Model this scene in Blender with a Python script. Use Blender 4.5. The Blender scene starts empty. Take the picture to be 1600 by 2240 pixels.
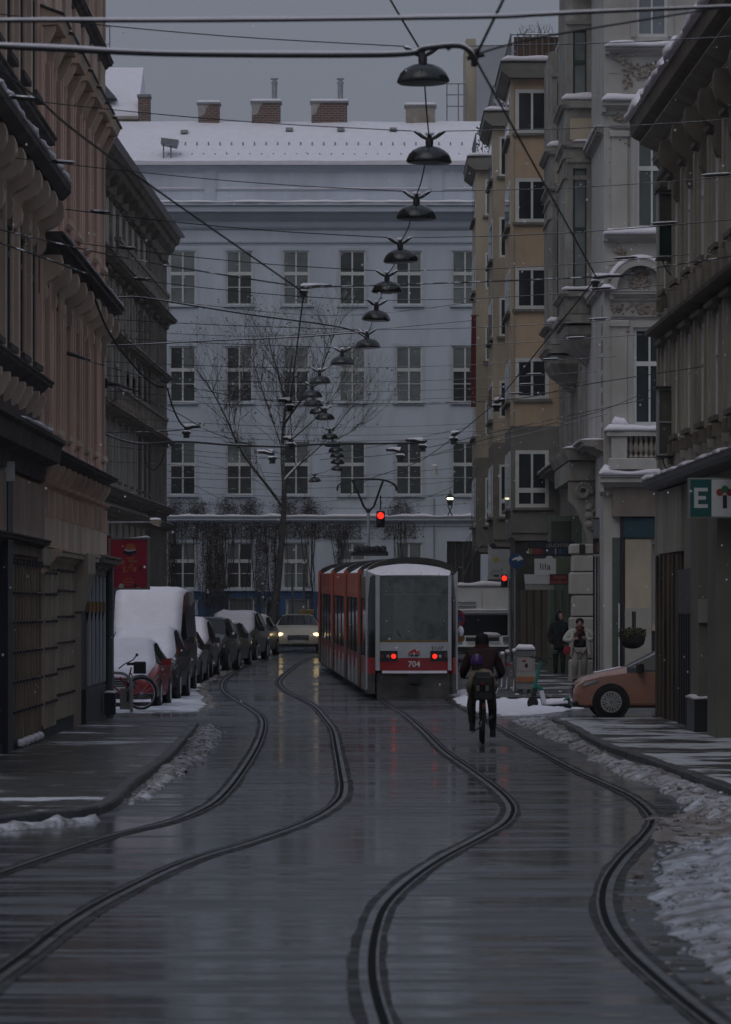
import bpy, bmesh, math, random
from mathutils import Vector, Matrix, noise as mnoise
rnd = random.Random(7)
R = math.radians
scene = bpy.context.scene
COL = scene.collection

# ---------------------------------------------------------------- camera
FPX, HORY, CAMZ = 9000.0, 1330.0, 2.0          # focal length and horizon in photo pixels (1600 x 2240)
cam_data = bpy.data.cameras.new("camera")
cam = bpy.data.objects.new("camera", cam_data); COL.objects.link(cam)
cam.location = (0, 0, CAMZ); cam.rotation_euler = (R(90), 0, 0)
cam_data.sensor_fit = 'HORIZONTAL'; cam_data.sensor_width = 24.0
cam_data.lens = 24.0 * FPX / 1600.0
cam_data.shift_y = (HORY - 1120.0) / 1600.0
cam_data.clip_start = 0.5; cam_data.clip_end = 3000
cam_data.dof.use_dof = True; cam_data.dof.focus_distance = 104.0; cam_data.dof.aperture_fstop = 6.3
scene.camera = cam

# ---------------------------------------------------------------- sky: overcast winter dusk
SUN_EL, SUN_AZ = R(48), R(200)
world = bpy.data.worlds.new("World"); scene.world = world; world.use_nodes = True
wt = world.node_tree; wt.nodes.clear()
w_out = wt.nodes.new('ShaderNodeOutputWorld'); w_bg = wt.nodes.new('ShaderNodeBackground')
w_sky = wt.nodes.new('ShaderNodeTexSky'); w_sky.sky_type = 'NISHITA'; w_sky.sun_disc = False
w_sky.sun_elevation = SUN_EL; w_sky.sun_rotation = SUN_AZ
w_sky.air_density = 2.0; w_sky.dust_density = 6.0; w_sky.ozone_density = 2.0
w_tc = wt.nodes.new('ShaderNodeTexCoord'); w_sep = wt.nodes.new('ShaderNodeSeparateXYZ')
w_rng = wt.nodes.new('ShaderNodeMapRange')       # cloud deck: an overcast sky is brighter overhead than at the horizon
w_rng.inputs['From Min'].default_value = 0.0; w_rng.inputs['From Max'].default_value = 1.0
w_rng.inputs['To Min'].default_value = 0.52; w_rng.inputs['To Max'].default_value = 1.0
w_cloud = wt.nodes.new('ShaderNodeVectorMath'); w_cloud.operation = 'SCALE'
w_cloud.inputs[0].default_value = (3.62, 3.98, 4.95)
w_mix = wt.nodes.new('ShaderNodeMix'); w_mix.data_type = 'RGBA'; w_mix.inputs[0].default_value = 0.94
wt.links.new(w_tc.outputs['Generated'], w_sep.inputs[0]); wt.links.new(w_sep.outputs['Z'], w_rng.inputs['Value'])
wt.links.new(w_rng.outputs['Result'], w_cloud.inputs['Scale'])
wt.links.new(w_sky.outputs[0], w_mix.inputs[6]); wt.links.new(w_cloud.outputs[0], w_mix.inputs[7])
wt.links.new(w_mix.outputs[2], w_bg.inputs['Color']); wt.links.new(w_bg.outputs[0], w_out.inputs['Surface'])
w_bg.inputs['Strength'].default_value = 0.12

sun_data = bpy.data.lights.new("sun", 'SUN'); sun_data.energy = 0.5; sun_data.angle = R(50); sun_data.color = (1.0, 0.97, 0.93)
sun = bpy.data.objects.new("sun", sun_data); COL.objects.link(sun)
sd = Vector((math.sin(SUN_AZ) * math.cos(SUN_EL), math.cos(SUN_AZ) * math.cos(SUN_EL), math.sin(SUN_EL)))
sun.rotation_euler = (-sd).to_track_quat('-Z', 'Y').to_euler(); sun.location = (0, 0, 60)

scene.view_settings.view_transform = 'Standard'; scene.view_settings.look = 'None'
scene.view_settings.gamma = 1.0; scene.view_settings.exposure = -0.55
scene.cycles.use_denoising = True; scene.cycles.use_adaptive_sampling = True; scene.cycles.adaptive_threshold = 0.04
scene.cycles.max_bounces = 4; scene.cycles.diffuse_bounces = 2; scene.cycles.glossy_bounces = 3
scene.cycles.transmission_bounces = 3; scene.cycles.volume_bounces = 0; scene.cycles.transparent_max_bounces = 6

# ---------------------------------------------------------------- picking up places in the street
HK = [(4, 1.78), (18, 1.86), (40, 2.06), (66, 2.19), (85, 2.21), (100, 2.19), (125, 2.02), (158, 1.70), (191, 1.55), (260, 1.5), (700, 1.5)]
def cam_h(D):
    if D <= HK[0][0]: return HK[0][1]
    for i in range(len(HK) - 1):
        a, b = HK[i], HK[i + 1]
        if D <= b[0]:
            t = (D - a[0]) / (b[0] - a[0])
            def sl(k):
                if k <= 0 or k >= len(HK) - 1: return 0.0
                return (HK[k + 1][1] - HK[k - 1][1]) / (HK[k + 1][0] - HK[k - 1][0])
            d = b[0] - a[0]; m0, m1 = sl(i) * d, sl(i + 1) * d
            return ((2*t**3 - 3*t*t + 1) * a[1] + (t**3 - 2*t*t + t) * m0 + (-2*t**3 + 3*t*t) * b[1] + (t**3 - t*t) * m1)
    return HK[-1][1]
def gz(D): return CAMZ - cam_h(D)                     # height of the street
def depth_of(y):
    lo, hi = 5.0, 600.0
    for _ in range(50):
        m = (lo + hi) / 2
        if HORY + cam_h(m) * FPX / m > y: lo = m
        else: hi = m
    return (lo + hi) / 2
def P(x, y, D): return Vector(((x - 800.0) * D / FPX, D, CAMZ + (HORY - y) * D / FPX))
def PX(x, D): return (x - 800.0) * D / FPX
def PZ(y, D): return CAMZ + (HORY - y) * D / FPX
def G(x, y):
    D = depth_of(y); return Vector((PX(x, D), D, gz(D)))

# ---------------------------------------------------------------- materials
MATS = {}
def pm(name, col, rough=0.8, var=0.18, scale=1.5, col2=None, amount=0.0, scale2=0.6, stretch=(1, 1, 1), bump=0.0, bscale=20.0,
       metal=0.0, spec=0.5, emit=None, estr=0.0, snow=0.0, coat=0.0, thresh=0.55, soft=0.12, rvar=0.0, space='world'):
    """noise-varied principled material; col2 = patches of a second colour; snow = white on the faces that look up"""
    if name in MATS: return MATS[name]
    m = bpy.data.materials.new(name); m.use_nodes = True
    nt = m.node_tree; N = nt.nodes; L = nt.links
    b = N['Principled BSDF']
    b.inputs['Roughness'].default_value = rough; b.inputs['Metallic'].default_value = metal
    b.inputs['Specular IOR Level'].default_value = spec
    if coat: b.inputs['Coat Weight'].default_value = coat; b.inputs['Coat Roughness'].default_value = 0.08
    if space == 'world':
        src = N.new('ShaderNodeNewGeometry').outputs['Position']
    else:
        src = N.new('ShaderNodeTexCoord').outputs['Object']
    mp = N.new('ShaderNodeMapping'); mp.inputs['Scale'].default_value = stretch
    L.new(src, mp.inputs['Vector'])
    n1 = N.new('ShaderNodeTexNoise'); n1.inputs['Scale'].default_value = scale; n1.inputs['Detail'].default_value = 3; n1.inputs['Roughness'].default_value = 0.62
    L.new(mp.outputs[0], n1.inputs['Vector'])
    r1 = N.new('ShaderNodeMapRange'); r1.inputs['From Min'].default_value = 0.28; r1.inputs['From Max'].default_value = 0.72
    r1.inputs['To Min'].default_value = 1 - var; r1.inputs['To Max'].default_value = 1 + var
    L.new(n1.outputs['Fac'], r1.inputs['Value'])
    sc = N.new('ShaderNodeVectorMath'); sc.operation = 'SCALE'; sc.inputs[0].default_value = col[:3]
    L.new(r1.outputs[0], sc.inputs['Scale'])
    out = sc.outputs[0]
    if col2 is not None:
        n2 = N.new('ShaderNodeTexNoise'); n2.inputs['Scale'].default_value = scale2; n2.inputs['Detail'].default_value = 4; n2.inputs['Roughness'].default_value = 0.68
        L.new(mp.outputs[0], n2.inputs['Vector'])
        r2 = N.new('ShaderNodeMapRange'); r2.inputs['From Min'].default_value = thresh - soft; r2.inputs['From Max'].default_value = thresh + soft
        r2.inputs['To Min'].default_value = 0; r2.inputs['To Max'].default_value = amount
        L.new(n2.outputs['Fac'], r2.inputs['Value'])
        mx = N.new('ShaderNodeMix'); mx.data_type = 'RGBA'; mx.inputs[7].default_value = (*col2[:3], 1)
        L.new(r2.outputs[0], mx.inputs[0]); L.new(out, mx.inputs[6]); out = mx.outputs[2]
    if snow:
        g = N.new('ShaderNodeNewGeometry'); s = N.new('ShaderNodeSeparateXYZ'); L.new(g.outputs['Normal'], s.inputs[0])
        n3 = N.new('ShaderNodeTexNoise'); n3.inputs['Scale'].default_value = 7.0; n3.inputs['Detail'].default_value = 3
        L.new(src, n3.inputs['Vector'])
        ad = N.new('ShaderNodeMath'); ad.operation = 'ADD'; L.new(s.outputs['Z'], ad.inputs[0]); L.new(n3.outputs['Fac'], ad.inputs[1])
        r3 = N.new('ShaderNodeMapRange'); r3.inputs['From Min'].default_value = 1.30 - 0.5 * snow; r3.inputs['From Max'].default_value = 1.42 - 0.5 * snow
        L.new(ad.outputs[0], r3.inputs['Value'])
        mx2 = N.new('ShaderNodeMix'); mx2.data_type = 'RGBA'; mx2.inputs[7].default_value = (0.80, 0.82, 0.88, 1)
        L.new(r3.outputs[0], mx2.inputs[0]); L.new(out, mx2.inputs[6]); out = mx2.outputs[2]
    L.new(out, b.inputs['Base Color'])
    if rvar:
        r4 = N.new('ShaderNodeMapRange'); r4.inputs['From Min'].default_value = 0.3; r4.inputs['From Max'].default_value = 0.7
        r4.inputs['To Min'].default_value = max(0.03, rough - rvar); r4.inputs['To Max'].default_value = min(1, rough + rvar)
        L.new(n1.outputs['Fac'], r4.inputs['Value']); L.new(r4.outputs[0], b.inputs['Roughness'])
    if bump:
        n5 = N.new('ShaderNodeTexNoise'); n5.inputs['Scale'].default_value = bscale; n5.inputs['Detail'].default_value = 2
        L.new(mp.outputs[0], n5.inputs['Vector'])
        bp = N.new('ShaderNodeBump'); bp.inputs['Strength'].default_value = bump; bp.inputs['Distance'].default_value = 0.05
        L.new(n5.outputs['Fac'], bp.inputs['Height']); L.new(bp.outputs[0], b.inputs['Normal'])
    if emit is not None:
        b.inputs['Emission Color'].default_value = (*emit, 1); b.inputs['Emission Strength'].default_value = estr
    MATS[name] = m
    return m

SNOW = pm('snow', (0.84, 0.81, 0.88), 0.85, 0.05, 3.0, bump=0.35, bscale=9.0)
SLUSH = pm('slush', (0.56, 0.57, 0.62), 0.55, 0.30, 6.0, col2=(0.10, 0.08, 0.06), amount=0.95, scale2=2.8, thresh=0.50, soft=0.12, bump=0.7, bscale=22)
SLUSHB = pm('brown slush', (0.16, 0.13, 0.11), 0.4, 0.35, 5.0, col2=(0.50, 0.50, 0.54), amount=0.9, scale2=3.0, thresh=0.60, soft=0.10, bump=0.5, bscale=14)
BLACK = pm('black metal', (0.018, 0.019, 0.022), 0.45, 0.2, 5)
DARK = pm('dark plastic', (0.012, 0.013, 0.016), 0.6, 0.2, 5)
RUBBER = pm('rubber', (0.013, 0.013, 0.014), 0.85, 0.3, 12)
STEEL = pm('steel', (0.42, 0.43, 0.45), 0.35, 0.2, 6, metal=0.8)
GREYP = pm('grey paint', (0.20, 0.21, 0.22), 0.5, 0.15, 4)
WHITEP = pm('white window paint', (0.62, 0.63, 0.62), 0.5, 0.10, 3)
GLASS = pm('dark window glass', (0.028, 0.034, 0.038), 0.06, 0.6, 0.35, spec=0.55)
CURT = pm('curtained window glass', (0.17, 0.19, 0.19), 0.12, 0.35, 0.7, spec=0.5)
CARGL = pm('car glass', (0.010, 0.012, 0.014), 0.06, 0.4, 2.0, spec=0.28)
LAMPRED = pm('red lamp', (0.5, 0.01, 0.01), 0.3, 0.05, 3, emit=(1.0, 0.02, 0.008), estr=3.2)
LAMPWARM = pm('warm headlamp', (0.9, 0.8, 0.5), 0.3, 0.05, 3, emit=(1.0, 0.72, 0.30), estr=6.0)

# ---------------------------------------------------------------- mesh building
class MB:
    def __init__(s): s.v = []; s.f = []; s.m = []
    def add(s, vs, fs, mi=0):
        o = len(s.v); s.v += [tuple(p) for p in vs]
        for f in fs: s.f.append(tuple(i + o for i in f)); s.m.append(mi)
        return s
    def box(s, x0, x1, y0, y1, z0, z1, mi=0):
        return s.add([(x0,y0,z0),(x1,y0,z0),(x1,y1,z0),(x0,y1,z0),(x0,y0,z1),(x1,y0,z1),(x1,y1,z1),(x0,y1,z1)],
              [(0,3,2,1),(4,5,6,7),(0,1,5,4),(1,2,6,5),(2,3,7,6),(3,0,4,7)], mi)
    def bbox(s, x0, x1, y0, y1, z0, z1, b=0.01, mi=0):
        """box with chamfered upright and top edges"""
        def ring(x0,x1,y0,y1,c,z): return [(x0+c,y0,z),(x1-c,y0,z),(x1,y0+c,z),(x1,y1-c,z),(x1-c,y1,z),(x0+c,y1,z),(x0,y1-c,z),(x0,y0+c,z)]
        vs = ring(x0,x1,y0,y1,b,z0) + ring(x0,x1,y0,y1,b,z1-b) + ring(x0+b,x1-b,y0+b,y1-b,b,z1)
        fs = []
        for k in range(2):
            for i in range(8): j = (i+1) % 8; fs.append((k*8+i, k*8+j, k*8+8+j, k*8+8+i))
        fs.append(tuple(range(16, 24))); fs.append(tuple(range(7, -1, -1)))
        return s.add(vs, fs, mi)
    def quad(s, a, b, c, d, mi=0): return s.add([a, b, c, d], [(0, 1, 2, 3)], mi)
    def prism(s, poly, lo, hi, axis='x', mi=0):
        """closed polygon extruded along an axis. 'x': poly = (y,z); 'y': poly = (x,z); 'z': poly = (x,y)"""
        n = len(poly)
        def pt(p, t): return {'x': (t, p[0], p[1]), 'y': (p[0], t, p[1]), 'z': (p[0], p[1], t)}[axis]
        vs = [pt(p, lo) for p in poly] + [pt(p, hi) for p in poly]
        area = sum(poly[i][0]*poly[(i+1)%n][1] - poly[(i+1)%n][0]*poly[i][1] for i in range(n))
        flip = (area < 0) != (axis == 'y')
        fs = [tuple(range(n-1, -1, -1)), tuple(range(n, 2*n))]
        for i in range(n): j = (i+1) % n; fs.append((i, j, n+j, n+i))
        if flip: fs = [tuple(reversed(f)) for f in fs]
        return s.add(vs, fs, mi)
    def tube(s, pts, r, n=6, mi=0, cap=True):
        pts = [Vector(p) for p in pts]
        rs = r if isinstance(r, (list, tuple)) else [r] * len(pts)
        vs = []; up = None
        for i, p in enumerate(pts):
            t = (pts[min(i+1, len(pts)-1)] - pts[max(i-1, 0)])
            if t.length < 1e-9: t = Vector((0, 0, 1))
            t.normalize()
            if up is None: up = Vector((0, 0, 1)) if abs(t.z) < 0.9 else Vector((1, 0, 0))
            a = t.cross(up)
            if a.length < 1e-4: a = t.cross(Vector((1, 0, 0)))
            a.normalize(); b = a.cross(t).normalized(); up = b
            for k in range(n):
                an = 2*math.pi*k/n
                vs.append(p + (a*math.cos(an) + b*math.sin(an)) * rs[i])
        fs = []
        for i in range(len(pts)-1):
            for k in range(n):
                j = (k+1) % n; fs.append((i*n+k, i*n+j, (i+1)*n+j, (i+1)*n+k))
        if cap: fs.append(tuple(range(n-1, -1, -1))); fs.append(tuple(range((len(pts)-1)*n, len(pts)*n)))
        return s.add(vs, fs, mi)
    def lathe(s, prof, c=(0,0,0), n=12, mi=0, axis='z', ang=2*math.pi):
        vs = []; full = abs(ang - 2*math.pi) < 1e-6; nn = n if full else n + 1
        for (r, h) in prof:
            for k in range(nn):
                a = ang*k/n
                q = (r*math.cos(a), r*math.sin(a), h)
                if axis == 'x': q = (h, q[0], q[1])
                elif axis == 'y': q = (q[0], -h, q[1]) if False else (q[1], h, q[0])
                vs.append((q[0]+c[0], q[1]+c[1], q[2]+c[2]))
        fs = []
        for i in range(len(prof)-1):
            for k in range(n):
                j = (k+1) % nn if full else k+1
                fs.append((i*nn+k, i*nn+j, (i+1)*nn+j, (i+1)*nn+k))
        if full:
            if prof[0][0] > 1e-6: fs.append(tuple(range(nn-1, -1, -1)))
            if prof[-1][0] > 1e-6: fs.append(tuple(range((len(prof)-1)*nn, len(prof)*nn)))
        return s.add(vs, fs, mi)
    def ball(s, c, r, n=8, m=5, sq=(1,1,1), mi=0):
        vs = [(c[0], c[1], c[2]-r*sq[2])]
        for i in range(1, m):
            a = -math.pi/2 + math.pi*i/m
            for k in range(n):
                b = 2*math.pi*k/n
                vs.append((c[0]+r*sq[0]*math.cos(a)*math.cos(b), c[1]+r*sq[1]*math.cos(a)*math.sin(b), c[2]+r*sq[2]*math.sin(a)))
        vs.append((c[0], c[1], c[2]+r*sq[2])); fs = []
        for k in range(n): fs.append((0, 1+(k+1)%n, 1+k))
        for i in range(m-2):
            for k in range(n): fs.append((1+i*n+k, 1+i*n+(k+1)%n, 1+(i+1)*n+(k+1)%n, 1+(i+1)*n+k))
        t = len(vs)-1
        for k in range(n): fs.append((1+(m-2)*n+k, 1+(m-2)*n+(k+1)%n, t))
        return s.add(vs, fs, mi)
    def loft(s, rings, mi=0, closed=True, caps=True):
        n = len(rings[0]); vs = [p for r in rings for p in r]; fs = []
        for i in range(len(rings)-1):
            for k in range(n if closed else n-1):
                j = (k+1) % n; fs.append((i*n+k, i*n+j, (i+1)*n+j, (i+1)*n+k))
        if caps: fs.append(tuple(range(n-1, -1, -1))); fs.append(tuple(range((len(rings)-1)*n, len(rings)*n)))
        return s.add(vs, fs, mi)
    def mesh(s, name, mats, smooth=False, sharp=40):
        me = bpy.data.meshes.new(name); me.from_pydata(s.v, [], s.f)
        for m in (mats if isinstance(mats, (list, tuple)) else [mats]): me.materials.append(m)
        if any(s.m): me.polygons.foreach_set('material_index', s.m)
        if smooth:
            me.polygons.foreach_set('use_smooth', [True]*len(s.f))
            try: me.set_sharp_from_angle(angle=R(sharp))
            except Exception: pass
        me.update(); return me
    def build(s, name, mats, parent=None, loc=(0,0,0), rz=0.0, smooth=False, sharp=40):
        return ob(name, s.mesh(name, mats, smooth, sharp), parent, loc, rz)

def ob(name, me, parent=None, loc=(0,0,0), rz=0.0):
    o = bpy.data.objects.new(name, me); COL.objects.link(o)
    if parent is not None: o.parent = parent
    o.location = loc; o.rotation_euler = (0, 0, rz); return o
def tag(o, label=None, cat=None, group=None, kind=None):
    if label: o['label'] = label
    if cat: o['category'] = cat
    if group: o['group'] = group
    if kind: o['kind'] = kind
    return o
def thing(name, label, cat, loc=(0,0,0), rz=0.0, group=None):
    return tag(ob(name, None, None, loc, rz), label, cat, group)
def copy_tree(o, parent=None):
    c = o.copy(); COL.objects.link(c); c.parent = parent
    for ch in o.children: copy_tree(ch, c)
    return c
def text_mesh(txt, size, mat, extrude=0.004, align='CENTER', bold=0.0, spacing=1.0):
    cu = bpy.data.curves.new('lettering', 'FONT'); cu.body = txt; cu.size = size; cu.extrude = extrude
    cu.align_x = align; cu.align_y = 'CENTER'; cu.offset = bold; cu.space_character = spacing; cu.resolution_u = 4
    o = bpy.data.objects.new('lettering', cu); COL.objects.link(o)
    bpy.context.view_layer.update()
    me = bpy.data.meshes.new_from_object(o.evaluated_get(bpy.context.evaluated_depsgraph_get()))
    bpy.data.objects.remove(o); bpy.data.curves.remove(cu)
    me.materials.clear(); me.materials.append(mat)
    for p in me.polygons: p.material_index = 0
    return me
def put_text(txt, size, mat, parent, loc, rot=(math.pi/2, 0, 0), name='lettering', **k):
    o = ob(name, text_mesh(txt, size, mat, **k), parent, loc); o.rotation_euler = rot; return o
def smooth_path(pts, n=8):
    """Catmull-Rom through 2-D or 3-D points"""
    pts = [Vector(p) for p in pts]; out = []
    for i in range(len(pts)-1):
        p0, p1, p2, p3 = pts[max(i-1,0)], pts[i], pts[i+1], pts[min(i+2,len(pts)-1)]
        for k in range(n):
            t = k/n
            out.append(0.5*((2*p1)+(p2-p0)*t+(2*p0-5*p1+4*p2-p3)*t*t+(3*p1-p0-3*p2+p3)*t**3))
    out.append(pts[-1]); return out
def nz(x, y, z=0.0): return mnoise.noise(Vector((x, y, z)))

# ================================================================ the street
def wet_material(name, col, col2, wet=0.12, dry=0.5, snowcover=0.0, nscale=0.55):
    m = bpy.data.materials.new(name); m.use_nodes = True; nt = m.node_tree; N = nt.nodes; L = nt.links
    b = N['Principled BSDF']; geo = N.new('ShaderNodeNewGeometry')
    def noise(sc, det=5, ro=0.6, off=0.0, st=(1, 1, 1)):
        n = N.new('ShaderNodeTexNoise'); n.inputs['Scale'].default_value = sc; n.inputs['Detail'].default_value = det; n.inputs['Roughness'].default_value = ro
        mp = N.new('ShaderNodeMapping'); mp.inputs['Location'].default_value = (off, off * 1.7, 0); mp.inputs['Scale'].default_value = st
        L.new(geo.outputs['Position'], mp.inputs[0]); L.new(mp.outputs[0], n.inputs['Vector']); return n.outputs['Fac']
    def rng(v, a, c, d, e):
        r = N.new('ShaderNodeMapRange'); r.inputs['From Min'].default_value = a; r.inputs['From Max'].default_value = c
        r.inputs['To Min'].default_value = d; r.inputs['To Max'].default_value = e; L.new(v, r.inputs['Value']); return r.outputs[0]
    def mixc(f, a, c):
        x = N.new('ShaderNodeMix'); x.data_type = 'RGBA'; L.new(f, x.inputs[0])
        for k, q in ((6, a), (7, c)):
            if isinstance(q, tuple): x.inputs[k].default_value = (*q, 1)
            else: L.new(q, x.inputs[k])
        return x.outputs[2]
    grain = noise(60, 3); wide = noise(nscale, 6, 0.68); mid = noise(1.9, 5, 0.6, 9.0); low = noise(0.13, 3, 0.5, 31.0)
    c = mixc(rng(mid, 0.35, 0.7, 0, 1), col, col2)
    c = mixc(rng(grain, 0.5, 0.75, 0, 0.30), c, tuple(q * 2.0 for q in col))
    band = noise(1.0, 6, 0.7, 77.0, (0.16, 1.5, 1.0)); band2 = noise(1.0, 5, 0.65, 12.0, (0.40, 4.2, 1.0))
    ad = N.new('ShaderNodeMath'); ad.operation = 'ADD'; L.new(rng(wide, 0.3, 0.7, 0, 0.45), ad.inputs[0]); L.new(rng(low, 0.3, 0.7, -0.25, 0.35), ad.inputs[1])
    ad2 = N.new('ShaderNodeMath'); ad2.operation = 'ADD'; L.new(ad.outputs[0], ad2.inputs[0]); L.new(rng(band, 0.34, 0.66, -0.28, 0.48), ad2.inputs[1])
    ad3 = N.new('ShaderNodeMath'); ad3.operation = 'ADD'; L.new(ad2.outputs[0], ad3.inputs[0]); L.new(rng(band2, 0.38, 0.64, -0.24, 0.42), ad3.inputs[1])
    film = rng(ad3.outputs[0], 0.42, 0.60, 0, 1)
    c = mixc(rng(film, 0.2, 1.0, 0.0, 0.75), c, tuple(q * 0.46 for q in col2))                 # 0 = standing water, 1 = merely damp
    if not snowcover:                                             # pale cross streaks: sky reflection painted into the road colour
        sl = noise(1.0, 6, 0.7, 140.0, (0.22, 2.4, 1.0)); c = mixc(rng(sl, 0.50, 0.66, 0, 0.75), c, (0.150, 0.160, 0.178))
    ro = rng(film, 0, 1, wet, dry)
    if snowcover:
        sn = noise(0.42, 8, 0.72, 55.0); sm = rng(sn, 0.62 - 0.2 * snowcover, 0.68 - 0.2 * snowcover, 0, 0.9)
        c = mixc(sm, c, (0.66, 0.68, 0.74))
        x = N.new('ShaderNodeMix'); L.new(sm, x.inputs[0]); L.new(ro, x.inputs[2]); x.inputs[3].default_value = 0.8; ro = x.outputs[0]
    L.new(c, b.inputs['Base Color']); L.new(ro, b.inputs['Roughness'])
    bp = N.new('ShaderNodeBump'); bp.inputs['Strength'].default_value = 0.10; bp.inputs['Distance'].default_value = 0.010
    L.new(noise(3.2, 4, 0.6, 3.0), bp.inputs['Height']); L.new(bp.outputs[0], b.inputs['Normal'])
    b.inputs['Specular IOR Level'].default_value = 0.5
    return m
M_ROAD = wet_material('wet asphalt', (0.062, 0.070, 0.081), (0.100, 0.105, 0.114), 0.105, 0.55)
M_PAVE = wet_material('wet pavement', (0.034, 0.033, 0.031), (0.060, 0.058, 0.054), 0.26, 0.62, snowcover=0.36)
M_PAVE2 = wet_material('wet pavement with snow remains', (0.036, 0.034, 0.031), (0.060, 0.055, 0.048), 0.22, 0.6, snowcover=0.72)
M_KERB = pm('wet granite kerb', (0.050, 0.051, 0.056), 0.45, 0.35, 4.0)
M_BAND = pm('bitumen joint', (0.017, 0.017, 0.018), 0.7, 0.5, 3.0, spec=0.3, rvar=0.25, col2=(0.045,0.045,0.047), amount=0.8, scale2=1.2, thresh=0.55, soft=0.1)
M_RAIL = pm('worn rail steel', (0.10, 0.104, 0.112), 0.38, 0.4, 2.0, metal=0.4, rvar=0.15, col2=(0.05,0.035,0.028), amount=0.7, scale2=1.0)
M_GROOVE_SHADE = pm('rail groove shade', (0.004, 0.004, 0.005), 0.8, 0.3, 6.0, spec=0.1)

stations = [-60, -20, 0] + [4 + 2*i for i in range(118)] + [260, 300, 380, 500, 700]
m = MB(); vs = []
for D in stations: vs += [(-300, D, gz(D)), (-8, D, gz(D)), (8, D, gz(D)), (300, D, gz(D))]
m.add(vs, [(i*4+k, i*4+k+1, i*4+k+5, i*4+k+4) for i in range(len(stations)-1) for k in range(3)])
tag(m.build('road', M_ROAD, smooth=True), 'wet dark asphalt street with tram tracks curving through it', kind='structure')

# ---- tram tracks: each rail follows the line it draws on the street
RAIL_A = [(-120,1950),(0,1910),(125,1867),(250,1827),(375,1797),(450,1765),(490,1732),(530,1680),(560,1630),(573,1590),(568,1568),(548,1552),(514,1530),(492,1515),(486,1502),(492,1487),(517,1468),(545,1451),(573,1438),(612,1428),(660,1421),(720,1415)]
RAIL_B = [(-90,2215),(0,2145),(75,2090),(150,2030),(225,1982),(300,1942),(375,1905),(450,1875),(550,1845),(650,1810),(710,1782),(748,1752),(757,1725),(752,1690),(742,1640),(733,1600),(714,1573),(690,1546),(651,1524),(626,1512),(612,1497),(614,1487),(626,1475),(645,1460),(666,1446),(690,1437),(730,1427),(780,1420)]
RAIL_C = [(850,2360),(818,2240),(807,2203),(796,2147),(796,2090),(807,2034),(829,1984),(880,1933),(953,1882),(1037,1837),(1094,1804),(1113,1776),(1105,1753),(1077,1725),(1026,1686),(970,1646),(925,1601),(886,1566),(845,1540),(800,1505),(768,1475),(752,1455),(752,1440),(770,1427)]
RAIL_D = [(1730,2360),(1577,2240),(1515,2192),(1448,2136),(1392,2085),(1352,2034),(1335,1989),(1335,1950),(1347,1916),(1375,1877),(1414,1837),(1437,1804),(1431,1781),(1392,1747),(1335,1719),(1262,1686),(1178,1641),(1094,1593),(1037,1562),(990,1535),(935,1503),(885,1475),(855,1455),(848,1440),(860,1427)]
def rail_mesh(img, side):
    """side +1: the running edge lies to the right (gauge side), with the groove next to it"""
    path = [G(p.x, p.y) for p in smooth_path([(a, b, 0) for a, b in img], 22)]
    mb = MB(); L_ = len(path); nrm = []
    for i in range(L_):
        t = path[min(i+2, L_-1)] - path[max(i-2, 0)]; t.z = 0; t.normalize(); nrm.append(Vector((t.y, -t.x, 0)) * side)
    def strip(a, b, h, mi, thick=0.0):
        vs = []
        for p, n in zip(path, nrm):
            ja, jb = (0.022*nz(p.y*0.9, p.x*3, 1.5)+0.006*nz(p.y*5, 3, 2), 0.022*nz(p.y*0.8, p.x*3, 8.5)+0.006*nz(p.y*4, 5, 4)) if mi == 0 else (0, 0)
            vs += [p + n*(a+ja) + Vector((0,0,h)), p + n*(b+jb) + Vector((0,0,h))]
        fs = [(2*i, 2*i+1, 2*i+3, 2*i+2) if side > 0 else (2*i+2, 2*i+3, 2*i+1, 2*i) for i in range(L_-1)]
        mb.add(vs, fs, mi)
    strip(-0.085, 0.125, 0.004, 0)           # bitumen joint
    strip(-0.024, 0.024, 0.010, 1)         # rail head
    strip(0.024, 0.068, 0.007, 2)          # groove: flat near-black strip in place of its shaded depth
    strip(0.068, 0.084, 0.010, 1)           # guard lip
    return mb
for nm, a, b, lab in (('left', RAIL_A, RAIL_B, 'pair of grooved steel rails nearer the left pavement, swinging out of the frame'),
                      ('right', RAIL_C, RAIL_D, 'pair of grooved steel rails that the tram runs on')):
    root = tag(ob('tram_track', None), lab, kind='structure')
    for img, s in ((a, 1), (b, -1)):
        rail_mesh(img, s).build('rail', [M_BAND, M_RAIL, M_GROOVE_SHADE], root)

# ---- pavements with kerb stones
def kerb_row(path, parent, side, length=1.0, gap=0.012):
    """granite stones laid one by one along a path"""
    path = [Vector((p[0], p[1], 0)) for p in path]
    cum = [0.0]
    for i in range(1, len(path)): cum.append(cum[-1] + (path[i]-path[i-1]).length)
    def at(s):
        for i in range(1, len(path)):
            if s <= cum[i]: return path[i-1].lerp(path[i], (s-cum[i-1]) / max(1e-6, cum[i]-cum[i-1]))
        return path[-1]
    me = MB().bbox(0, length-gap, 0, 0.15, -0.25, 0.0, 0.018).mesh('kerb_stone', M_KERB)
    k = 0
    while (k+1)*length < cum[-1]:
        a, b = at(k*length), at((k+1)*length); d = b - a
        off = Vector((-d.y, d.x, 0)).normalized() * (0.15 if side > 0 else 0)
        if side > 0: a = a - Vector((-d.y, d.x, 0)).normalized() * 0.15
        o = ob('kerb_stone', me, parent, (a.x, a.y, gz(a.y) + 0.092 + rnd.uniform(-.008, .008)), math.atan2(d.y, d.x) + rnd.uniform(-.006, .006))
        k += 1
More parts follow.
